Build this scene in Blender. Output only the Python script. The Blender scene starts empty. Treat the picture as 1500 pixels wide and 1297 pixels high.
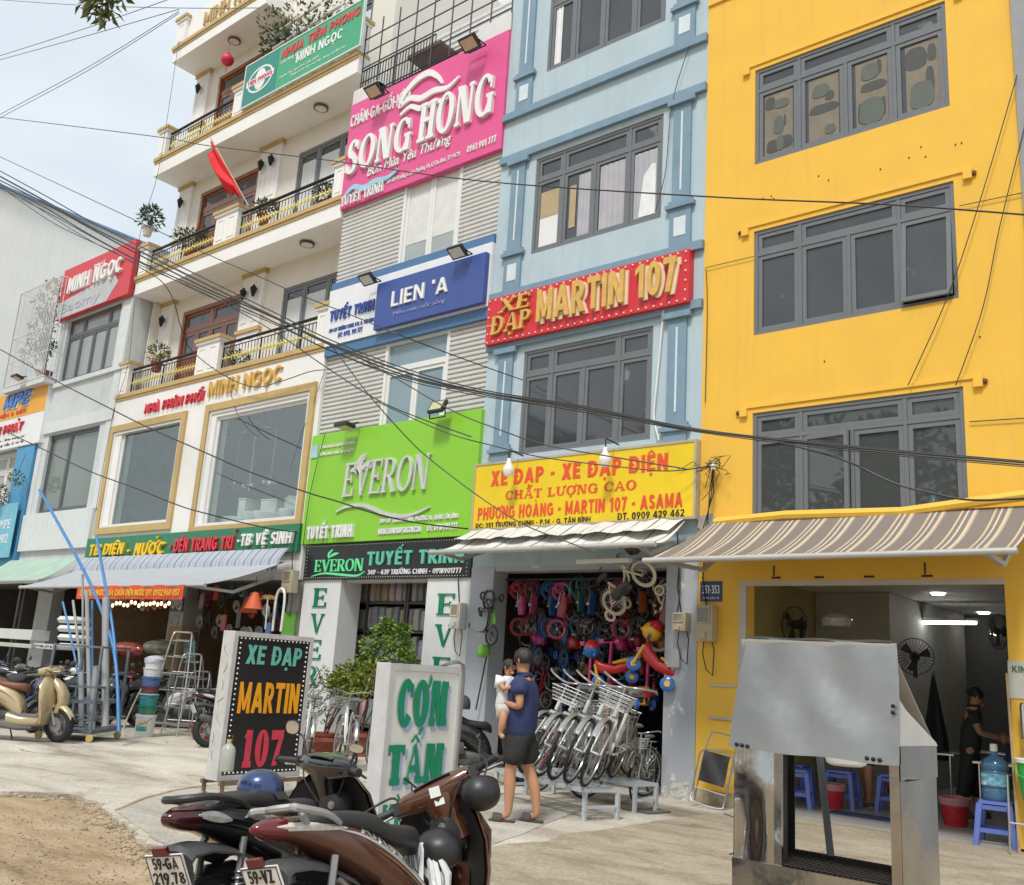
import bpy, bmesh, math, random
from mathutils import Vector, Matrix
PI = math.pi
rnd = random.Random(7)
SC = bpy.context.scene
COL = SC.collection
# ------------------------------------------------------------------ camera
F_PX, CX, CY = 1407.86, 750.0, 648.5
yaw, pitch, roll = -0.706513877, 0.232537754, 0.0646787942
_f = Vector((math.sin(yaw)*math.cos(pitch), math.cos(yaw)*math.cos(pitch), math.sin(pitch)))
_r = Vector((math.cos(yaw), -math.sin(yaw), 0)); _u = _r.cross(_f)
CR = math.cos(roll)*_r + math.sin(roll)*_u
CU = -math.sin(roll)*_r + math.cos(roll)*_u
CF = _f
CAM = Vector((0, 0, 1.45))
cam = bpy.data.cameras.new('camera'); camo = bpy.data.objects.new('camera', cam); COL.objects.link(camo)
m = Matrix((( CR.x, CU.x, -CF.x, CAM.x), (CR.y, CU.y, -CF.y, CAM.y), (CR.z, CU.z, -CF.z, CAM.z), (0, 0, 0, 1)))
camo.matrix_world = m
cam.sensor_fit = 'HORIZONTAL'; cam.sensor_width = 36; cam.lens = 36*F_PX/1500; cam.clip_start = 0.05; cam.clip_end = 3000
SC.camera = camo
# ------------------------------------------------------------------ light: bright overcast
SUN_DIR = Vector((0.22, -0.62, 0.95)).normalized()      # towards the sun
sun_el = math.asin(SUN_DIR.z); sun_az = math.atan2(SUN_DIR.x, SUN_DIR.y)
w = bpy.data.worlds.new("World"); SC.world = w; w.use_nodes = True
nt = w.node_tree; nt.nodes.clear()
N = nt.nodes.new; L = nt.links.new
out = N('ShaderNodeOutputWorld'); bg = N('ShaderNodeBackground'); L(bg.outputs[0], out.inputs[0])
sky = N('ShaderNodeTexSky'); sky.sky_type = 'NISHITA'; sky.sun_disc = False
sky.sun_elevation = sun_el; sky.sun_rotation = sun_az; sky.air_density = 1.4; sky.dust_density = 3.0; sky.ozone_density = 1.0
tc = N('ShaderNodeTexCoord'); mp = N('ShaderNodeMapping'); mp.inputs['Scale'].default_value = (1.3, 1.3, 3.2)
L(tc.outputs['Generated'], mp.inputs[0])
nz = N('ShaderNodeTexNoise'); nz.inputs['Scale'].default_value = 1.6; nz.inputs['Detail'].default_value = 5; nz.inputs['Roughness'].default_value = .5
L(mp.outputs[0], nz.inputs[0])
cr = N('ShaderNodeValToRGB')
cr.color_ramp.elements[0].position = .36; cr.color_ramp.elements[0].color = (4.5, 5.0, 5.4, 1)
cr.color_ramp.elements[1].position = .62; cr.color_ramp.elements[1].color = (6.1, 6.35, 6.5, 1)
L(nz.outputs[0], cr.inputs[0])
mx = N('ShaderNodeMix'); mx.data_type = 'RGBA'; mx.inputs[0].default_value = .86
L(sky.outputs[0], mx.inputs[6]); L(cr.outputs[0], mx.inputs[7]); L(mx.outputs[2], bg.inputs[0])
bg.inputs[1].default_value = 0.10
sun = bpy.data.lights.new('sun', 'SUN'); sun.energy = 1.6; sun.angle = math.radians(10); sun.color = (1, .965, .91)
so = bpy.data.objects.new('sun', sun); COL.objects.link(so)
so.rotation_euler = (-SUN_DIR).to_track_quat('-Z', 'Y').to_euler(); so.location = (0, 0, 40)
SC.view_settings.view_transform = 'Standard'; SC.view_settings.look = 'None'
SC.view_settings.exposure = 0.80; SC.view_settings.gamma = 1
SC.cycles.max_bounces = 8; SC.cycles.use_denoising = True
# ------------------------------------------------------------------ photo pixel -> point on a known plane of the place
def ray(x, y): return CF + CR*((x-CX)/F_PX) - CU*((y-CY)/F_PX)
def PY(x, y, Y):
    d = ray(x, y); return CAM + d*((Y-CAM.y)/d.y)
def PX(x, y, X):
    d = ray(x, y); return CAM + d*((X-CAM.x)/d.x)
def PZ(x, y, Z=0.0):
    d = ray(x, y); return CAM + d*((Z-CAM.z)/d.z)
YF = 11.3
def RC(x0, y0, x1, y1, Y=YF):
    a = PY(x0, y0, Y); b = PY(x1, y1, Y)
    return a.x, b.z, b.x, a.z            # X0 Z0 X1 Z1
# ------------------------------------------------------------------ materials
_M = {}
def mat(name, col, rough=.6, metal=0.0, var=.10, scale=5.0, bump=0.0, bscale=60, streak=0.0, streakcol=(.18,.17,.15), spec=.5,
        emit=None, alpha=None, coat=0.0, stretch=(1,1,1), speck=None, trans=0, island=0):
    if name in _M: return _M[name]
    m = bpy.data.materials.new(name); m.use_nodes = True; _M[name] = m
    t = m.node_tree; N = t.nodes.new; L = t.links.new
    b = t.nodes['Principled BSDF']
    b.inputs['Roughness'].default_value = rough; b.inputs['Metallic'].default_value = metal
    b.inputs['Specular IOR Level'].default_value = spec; b.inputs['Coat Weight'].default_value = coat
    b.inputs['Coat Roughness'].default_value = .05
    if trans: b.inputs['Transmission Weight'].default_value = trans
    tc = N('ShaderNodeTexCoord'); mp = N('ShaderNodeMapping'); mp.inputs['Scale'].default_value = stretch
    L(tc.outputs['Object'], mp.inputs[0])
    c = (*col, 1)
    nz = N('ShaderNodeTexNoise'); nz.inputs['Scale'].default_value = scale; nz.inputs['Detail'].default_value = 6; nz.inputs['Roughness'].default_value = .6
    L(mp.outputs[0], nz.inputs[0])
    rp = N('ShaderNodeValToRGB'); e = rp.color_ramp.elements
    e[0].position = .28; e[0].color = tuple(max(0, v*(1-var)) for v in col) + (1,)
    e[1].position = .72; e[1].color = tuple(min(1, v*(1+var)) for v in col) + (1,)
    L(nz.outputs[0], rp.inputs[0]); cur = rp.outputs[0]
    if streak > 0:
        m2 = N('ShaderNodeMapping'); m2.inputs['Scale'].default_value = (5, 5, .35); L(tc.outputs['Object'], m2.inputs[0])
        n2 = N('ShaderNodeTexNoise'); n2.inputs['Scale'].default_value = 1.6; n2.inputs['Detail'].default_value = 8; n2.inputs['Roughness'].default_value = .65
        L(m2.outputs[0], n2.inputs[0])
        r2 = N('ShaderNodeValToRGB'); r2.color_ramp.elements[0].position = .52; r2.color_ramp.elements[0].color = (0,0,0,1)
        r2.color_ramp.elements[1].position = .78; r2.color_ramp.elements[1].color = (streak,)*3 + (1,)
        L(n2.outputs[0], r2.inputs[0])
        mx = N('ShaderNodeMix'); mx.data_type = 'RGBA'; L(r2.outputs[0], mx.inputs[0]); L(cur, mx.inputs[6]); mx.inputs[7].default_value = (*streakcol, 1)
        cur = mx.outputs[2]
    if speck:
        n3 = N('ShaderNodeTexNoise'); n3.inputs['Scale'].default_value = speck[1]; n3.inputs['Detail'].default_value = 3
        L(tc.outputs['Object'], n3.inputs[0])
        r3 = N('ShaderNodeValToRGB'); r3.color_ramp.elements[0].position = speck[2]; r3.color_ramp.elements[0].color = (0,0,0,1)
        r3.color_ramp.elements[1].position = speck[2]+.06; r3.color_ramp.elements[1].color = (1,1,1,1)
        L(n3.outputs[0], r3.inputs[0])
        mx = N('ShaderNodeMix'); mx.data_type = 'RGBA'; L(r3.outputs[0], mx.inputs[0]); L(cur, mx.inputs[6]); mx.inputs[7].default_value = (*speck[0], 1)
        cur = mx.outputs[2]
    if island:
        g = N('ShaderNodeNewGeometry'); hs = N('ShaderNodeHueSaturation')
        mr = N('ShaderNodeMapRange'); mr.inputs[3].default_value = 1-island; mr.inputs[4].default_value = 1+island
        L(g.outputs['Random Per Island'], mr.inputs[0]); L(mr.outputs[0], hs.inputs['Value']); L(cur, hs.inputs['Color']); cur = hs.outputs[0]
    L(cur, b.inputs['Base Color'])
    rr = N('ShaderNodeMapRange'); rr.inputs[3].default_value = max(0, rough-.07); rr.inputs[4].default_value = min(1, rough+.07)
    L(nz.outputs[0], rr.inputs[0]); L(rr.outputs[0], b.inputs['Roughness'])
    if bump > 0:
        n4 = N('ShaderNodeTexNoise'); n4.inputs['Scale'].default_value = bscale; n4.inputs['Detail'].default_value = 4
        L(mp.outputs[0], n4.inputs[0])
        bp = N('ShaderNodeBump'); bp.inputs['Strength'].default_value = bump; bp.inputs['Distance'].default_value = .02
        L(n4.outputs[0], bp.inputs['Height']); L(bp.outputs[0], b.inputs['Normal'])
    if emit: b.inputs['Emission Color'].default_value = (*emit[0], 1); b.inputs['Emission Strength'].default_value = emit[1]
    if alpha is not None: b.inputs['Alpha'].default_value = alpha
    return m
def glassmat(name, tint=(.75,.85,.83), refl=.5, alpha=.25):
    """architectural glass: fresnel mirror over a tinted see-through sheet"""
    if name in _M: return _M[name]
    m = bpy.data.materials.new(name); m.use_nodes = True; _M[name] = m
    t = m.node_tree; t.nodes.clear(); N = t.nodes.new; L = t.links.new
    o = N('ShaderNodeOutputMaterial'); tr = N('ShaderNodeBsdfTransparent'); tr.inputs[0].default_value = (*tint, 1)
    gl = N('ShaderNodeBsdfGlossy'); gl.inputs['Roughness'].default_value = .02
    df = N('ShaderNodeBsdfDiffuse'); df.inputs[0].default_value = (.5,.55,.55,1)
    fr = N('ShaderNodeFresnel'); fr.inputs[0].default_value = 1.5
    ad = N('ShaderNodeMath'); ad.operation = 'MULTIPLY_ADD'; ad.inputs[1].default_value = refl*2; ad.inputs[2].default_value = .02
    L(fr.outputs[0], ad.inputs[0])
    m0 = N('ShaderNodeMixShader'); m0.inputs[0].default_value = alpha; L(tr.outputs[0], m0.inputs[1]); L(df.outputs[0], m0.inputs[2])
    m1 = N('ShaderNodeMixShader'); L(ad.outputs[0], m1.inputs[0]); L(m0.outputs[0], m1.inputs[1]); L(gl.outputs[0], m1.inputs[2])
    L(m1.outputs[0], o.inputs[0]); return m
def stripemat(name, cols, widths, axis=0, rough=.8, var=.06):
    """woven striped cloth: stripes across a local axis (in metres), repeating"""
    if name in _M: return _M[name]
    m = mat(name, cols[0], rough, var=var)
    t = m.node_tree; N = t.nodes.new; L = t.links.new
    b = t.nodes['Principled BSDF']; old = b.inputs['Base Color'].links[0].from_socket
    tc = N('ShaderNodeTexCoord'); sp = N('ShaderNodeSeparateXYZ'); L(tc.outputs['Object'], sp.inputs[0])
    tot = sum(widths)
    dv = N('ShaderNodeMath'); dv.operation = 'DIVIDE'; dv.inputs[1].default_value = tot; L(sp.outputs[axis], dv.inputs[0])
    frc = N('ShaderNodeMath'); frc.operation = 'FRACT'; L(dv.outputs[0], frc.inputs[0])
    rp = N('ShaderNodeValToRGB'); rp.color_ramp.interpolation = 'CONSTANT'
    pos = 0
    for i, (c, wd) in enumerate(zip(cols, widths)):
        if i < 2: e = rp.color_ramp.elements[i]; e.position = pos/tot
        else: e = rp.color_ramp.elements.new(pos/tot)
        e.color = (*c, 1); pos += wd
    L(frc.outputs[0], rp.inputs[0])
    nz = N('ShaderNodeTexNoise'); nz.inputs['Scale'].default_value = 3; nz.inputs['Detail'].default_value = 6; L(tc.outputs['Object'], nz.inputs[0])
    mr = N('ShaderNodeMapRange'); mr.inputs[3].default_value = 1-var*2; mr.inputs[4].default_value = 1+var; L(nz.outputs[0], mr.inputs[0])
    hs = N('ShaderNodeHueSaturation'); L(rp.outputs[0], hs.inputs['Color']); L(mr.outputs[0], hs.inputs['Value'])
    L(hs.outputs[0], b.inputs['Base Color']); return m
# ------------------------------------------------------------------ mesh builder
ORG = {}
SPLIT = set('dark_bag_shape green_bag_shape corrugated_cladding window_moulding pilaster panel_band back_strip balcony_post post_cap slab_edge_trim balcony_slab pilaster_cap pilaster_trim pilaster_inlay corner_strip parapet_block side_panel hood_side blue_band top_filler bolt holes training_wheels indicator grips strap eyes'.split())
class MB:
    def __init__(s): s.v = []; s.f = []
    def add(s, vs, fs):
        o = len(s.v); s.v += [Vector(p) for p in vs]; s.f += [tuple(i+o for i in f) for f in fs]; return s
    def box(s, x0, y0, z0, x1, y1, z1):
        if x0 > x1: x0, x1 = x1, x0
        if y0 > y1: y0, y1 = y1, y0
        if z0 > z1: z0, z1 = z1, z0
        return s.add([(x0,y0,z0),(x1,y0,z0),(x1,y1,z0),(x0,y1,z0),(x0,y0,z1),(x1,y0,z1),(x1,y1,z1),(x0,y1,z1)],
                     [(3,2,1,0),(4,5,6,7),(0,1,5,4),(1,2,6,5),(2,3,7,6),(3,0,4,7)])
    def obox(s, M, sx, sy, sz):
        n = len(s.v); s.box(-sx/2,-sy/2,-sz/2,sx/2,sy/2,sz/2)
        for i in range(n, len(s.v)): s.v[i] = M @ s.v[i]
        return s
    def bar(s, p, q, r=.01, n=8, r2=None):
        return s.tube([p, q], [r, r if r2 is None else r2], n)
    def sbar(s, p, q, w, h, up=(0,0,1)):
        """rectangular bar p->q, w across, h along up"""
        p = Vector(p); q = Vector(q); d = (q-p).normalized(); up = Vector(up); a = d.cross(up)
        if a.length < 1e-4: a = d.cross(Vector((0,1,0)))
        a.normalize(); b = a.cross(d)
        vs = [c + a*(w/2*i) + b*(h/2*j) for c in (p, q) for i, j in ((-1,-1),(1,-1),(1,1),(-1,1))]
        return s.add(vs, [(0,1,2,3),(7,6,5,4),(0,4,5,1),(1,5,6,2),(2,6,7,3),(3,7,4,0)])
    def tube(s, pts, r=.01, n=8, closed=False, cap=True):
        pts = [Vector(p) for p in pts]; k = len(pts)
        rs = r if isinstance(r, (list, tuple)) else [r]*k
        vs = []; up = None
        for i, p in enumerate(pts):
            a = pts[(i-1) % k] if (closed or i > 0) else p; b = pts[(i+1) % k] if (closed or i < k-1) else p
            d = (b-a); d = d.normalized() if d.length > 1e-9 else Vector((0,0,1))
            if up is None:
                up = Vector((0,0,1)) if abs(d.z) < .9 else Vector((1,0,0))
            x = d.cross(up)
            if x.length < 1e-5: x = d.cross(Vector((.3,1,.2)))
            x.normalize(); y = x.cross(d).normalized(); up = y
            for j in range(n):
                t = 2*PI*j/n; vs.append(p + x*(rs[i]*math.cos(t)) + y*(rs[i]*math.sin(t)))
        fs = []
        for i in range(k if closed else k-1):
            i2 = (i+1) % k
            for j in range(n): fs.append((i*n+j, i*n+(j+1) % n, i2*n+(j+1) % n, i2*n+j))
        if cap and not closed: fs += [tuple(range(n-1, -1, -1)), tuple((k-1)*n+j for j in range(n))]
        return s.add(vs, fs)
    def lathe(s, prof, n=20, c=(0,0,0), axis='z'):
        """prof: (radius, height)"""
        vs = []
        for r, h in prof:
            for j in range(n):
                t = 2*PI*j/n; x, y = r*math.cos(t), r*math.sin(t)
                p = (x, y, h) if axis == 'z' else ((x, h, y) if axis == 'y' else (h, x, y))
                vs.append(Vector(c)+Vector(p))
        fs = [(i*n+j, i*n+(j+1) % n, (i+1)*n+(j+1) % n, (i+1)*n+j) for i in range(len(prof)-1) for j in range(n)]
        if prof[0][0] > 1e-6: fs.append(tuple(range(n-1, -1, -1)))
        if prof[-1][0] > 1e-6: fs.append(tuple((len(prof)-1)*n+j for j in range(n)))
        return s.add(vs, fs)
    def sphere(s, c, rx, ry=None, rz=None, n=14, k=8):
        ry = rx if ry is None else ry; rz = rx if rz is None else rz; c = Vector(c)
        vs = []; fs = []
        for i in range(1, k):
            a = PI*i/k
            for j in range(n):
                t = 2*PI*j/n; vs.append(c + Vector((rx*math.sin(a)*math.cos(t), ry*math.sin(a)*math.sin(t), rz*math.cos(a))))
        vs += [c+Vector((0,0,rz)), c-Vector((0,0,rz))]; T = len(vs)-2; B = T+1
        for i in range(k-2):
            for j in range(n): fs.append((i*n+j, (i+1)*n+j, (i+1)*n+(j+1) % n, i*n+(j+1) % n))
        for j in range(n): fs += [(T, j, (j+1) % n), (B, (k-2)*n+(j+1) % n, (k-2)*n+j)]
        return s.add(vs, fs)
    def torus(s, c, R, r, axis='y', n=28, k=8, rw=None):
        pts = []
        for i in range(n):
            t = 2*PI*i/n; a, b = R*math.cos(t), R*math.sin(t)
            pts.append(Vector(c)+Vector((a,0,b) if axis == 'y' else ((a,b,0) if axis == 'z' else (0,a,b))))
        vs = []; ax = Vector((0,1,0) if axis == 'y' else ((0,0,1) if axis == 'z' else (1,0,0)))
        for p in pts:
            e = (p-Vector(c)).normalized()
            for j in range(k):
                t = 2*PI*j/k; vs.append(p + e*(r*math.cos(t)) + ax*((rw or r)*math.sin(t)))
        fs = [(i*k+j, i*k+(j+1) % k, ((i+1) % n)*k+(j+1) % k, ((i+1) % n)*k+j) for i in range(n) for j in range(k)]
        return s.add(vs, fs)
    def loft(s, secs, n=16, cap=True, closed=True):
        """secs: (center, U, V, exponent) - superellipse rings"""
        vs = []
        for c, U, V, e in secs:
            c = Vector(c); U = Vector(U); V = Vector(V)
            for j in range(n):
                t = 2*PI*j/n; a, b = math.cos(t), math.sin(t)
                vs.append(c + U*(math.copysign(abs(a)**(2/e), a)) + V*(math.copysign(abs(b)**(2/e), b)))
        fs = [(i*n+j, i*n+(j+1) % n, (i+1)*n+(j+1) % n, (i+1)*n+j) for i in range(len(secs)-1) for j in range(n)]
        if cap: fs += [tuple(range(n-1, -1, -1)), tuple((len(secs)-1)*n+j for j in range(n))]
        return s.add(vs, fs)
    def xloft(s, rows, n=16, e=2.6):
        """rows (x, y, z, halfwidth_y, halfheight_z)"""
        return s.loft([((x, y, z), (0, hw, 0), (0, 0, hh), e) for x, y, z, hw, hh in rows], n)
    def prism(s, pts, d):
        """polygon pts (3D, planar) extruded by d"""
        pts = [Vector(p) for p in pts]; d = Vector(d); k = len(pts)
        return s.add(pts + [p+d for p in pts], [tuple(range(k)), tuple(range(2*k-1, k-1, -1))] + [(i, i+k, (i+1) % k+k, (i+1) % k) for i in range(k)])
    def grid(s, P, thick=None):
        """P rows of points -> sheet; thick: offset vector or None"""
        a, b = len(P), len(P[0]); base = [Vector(p) for r in P for p in r]
        fs = [(i*b+j, i*b+j+1, (i+1)*b+j+1, (i+1)*b+j) for i in range(a-1) for j in range(b-1)]
        if thick is None: return s.add(base, fs)
        d = Vector(thick); k = a*b
        fs2 = [tuple(i+k for i in reversed(f)) for f in fs]
        rim = [i for i in range(b)] + [i*b+b-1 for i in range(1, a)] + [(a-1)*b+j for j in range(b-2, -1, -1)] + [i*b for i in range(a-2, 0, -1)]
        fs3 = [(rim[(q+1) % len(rim)], rim[q], rim[q]+k, rim[(q+1) % len(rim)]+k) for q in range(len(rim))]
        return s.add(base+[p+d for p in base], fs+fs2+fs3)
    def merge(s, o, M=None):
        return s.add([M @ p for p in o.v] if M is not None else o.v, o.f)
    def xf(s, M): s.v = [M @ p for p in s.v]; return s
    def clusters(s):
        par = list(range(len(s.v)))
        def fd(a):
            while par[a] != a: par[a] = par[par[a]]; a = par[a]
            return a
        for f in s.f:
            for i in f[1:]: par[fd(i)] = fd(f[0])
        g = {}
        for i, f in enumerate(s.f): g.setdefault(fd(f[0]), []).append(i)
        G = []
        for fs in g.values():
            ps = [s.v[i] for q in fs for i in s.f[q]]; G.append([fs, [min(p[k] for p in ps)-.008 for k in range(3)], [max(p[k] for p in ps)+.008 for k in range(3)]])
        ch = True
        while ch:
            ch = False; o = []
            for a in G:
                for b in o:
                    if all(a[1][k] <= b[2][k] and b[1][k] <= a[2][k] for k in range(3)):
                        b[0] += a[0]; b[1] = [min(x, y) for x, y in zip(a[1], b[1])]; b[2] = [max(x, y) for x, y in zip(a[2], b[2])]; ch = True; break
                else: o.append(a)
            G = o
        return [q[0] for q in G]
    def build(s, name, material, parent=None, *a, **k):
        if name in SPLIT and parent is not None:
            cs = s.clusters()
            if 1 < len(cs) <= 100:
                r = None
                for fs in cs:
                    m = {}; q = MB()
                    for i in fs:
                        for j in s.f[i]:
                            if j not in m: m[j] = len(q.v); q.v.append(s.v[j])
                        q.f.append(tuple(m[j] for j in s.f[i]))
                    o = q._build(name, material, parent, *a, **k); r = r or o
                return r
        return s._build(name, material, parent, *a, **k)
    def _build(s, name, material, parent=None, org=None, smooth=True, ang=38, bevel=0, kind=None, label=None):
        if org is None: org = ORG.get(parent.name, Vector((0,0,0))) if parent else Vector((0,0,0))
        org = Vector(org)
        me = bpy.data.meshes.new(name); me.from_pydata([p-org for p in s.v], [], s.f)
        me.validate(); bm = bmesh.new(); bm.from_mesh(me); bmesh.ops.recalc_face_normals(bm, faces=bm.faces)
        if bevel: bmesh.ops.bevel(bm, geom=[e for e in bm.edges if len(e.link_faces) == 2 and e.calc_face_angle(0) > .6], offset=bevel, segments=2, profile=.7, affect='EDGES', clamp_overlap=True)
        bm.to_mesh(me); bm.free()
        for mm in (material if isinstance(material, (list, tuple)) else [material]): me.materials.append(mm)
        if smooth:
            for p in me.polygons: p.use_smooth = True
            me.set_sharp_from_angle(angle=math.radians(ang))
        ob = bpy.data.objects.new(name, me); COL.objects.link(ob)
        if parent: ob.parent = parent; ORG[ob.name] = org
        else: ob.location = org; ORG[ob.name] = org
        if kind: ob['kind'] = kind
        if label: ob['label'] = label
        return ob
def tag(o, label, cat, group=None):
    o['label'] = label; o['category'] = cat
    if group: o['group'] = group
    return o
def thing(name, label, cat, loc=(0,0,0), group=None):
    o = bpy.data.objects.new(name, None); COL.objects.link(o); o.location = loc; o.empty_display_size = .1
    ORG[o.name] = Vector(loc); return tag(o, label, cat, group)
def place(o, loc, rz=0, rx=0, ry=0, s=1):
    o.location = loc; o.rotation_euler = (rx, ry, rz); o.scale = (s, s, s); return o
CHILD = {}
def dup(o, label=None, group=None, parent=None, remap=None):
    c = o.copy(); COL.objects.link(c); c.parent = parent
    if remap and c.type == 'MESH' and c.data.materials and c.data.materials[0].name in remap:
        c.data = c.data.copy(); c.data.materials[0] = remap[c.data.materials[0].name]
    if parent is not None: c.matrix_parent_inverse = o.matrix_parent_inverse
    if label: c['label'] = label
    if group: c['group'] = group
    for ch in list(o.children): dup(ch, None, None, c, remap)
    return c
# ------------------------------------------------------------------ lettering
def font_mb(txt, ext=.01, bold=0.0, shear=0.0, space=1.0):
    cu = bpy.data.curves.new('t', 'FONT'); cu.body = txt; cu.extrude = ext/2; cu.offset = bold; cu.shear = shear; cu.space_character = space; cu.resolution_u = 3
    cu.fill_mode = 'BOTH'
    ob = bpy.data.objects.new('t', cu); COL.objects.link(ob)
    dg = bpy.context.evaluated_depsgraph_get(); dg.update()
    me = bpy.data.meshes.new_from_object(ob.evaluated_get(dg))
    b = MB(); b.add([v.co.copy() for v in me.vertices], [tuple(p.vertices) for p in me.polygons])
    bpy.data.objects.remove(ob); bpy.data.meshes.remove(me); bpy.data.curves.remove(cu)
    return b
def fit(b, x0, z0, x1, z1):
    xs = [p.x for p in b.v]; ys = [p.y for p in b.v]
    ax, bx, ay, by = min(xs), max(xs), min(ys), max(ys)
    sx = (x1-x0)/(bx-ax); sy = (z1-z0)/(by-ay)
    for p in b.v: p.x = x0+(p.x-ax)*sx; p.y = z0+(p.y-ay)*sy
    return b
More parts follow.
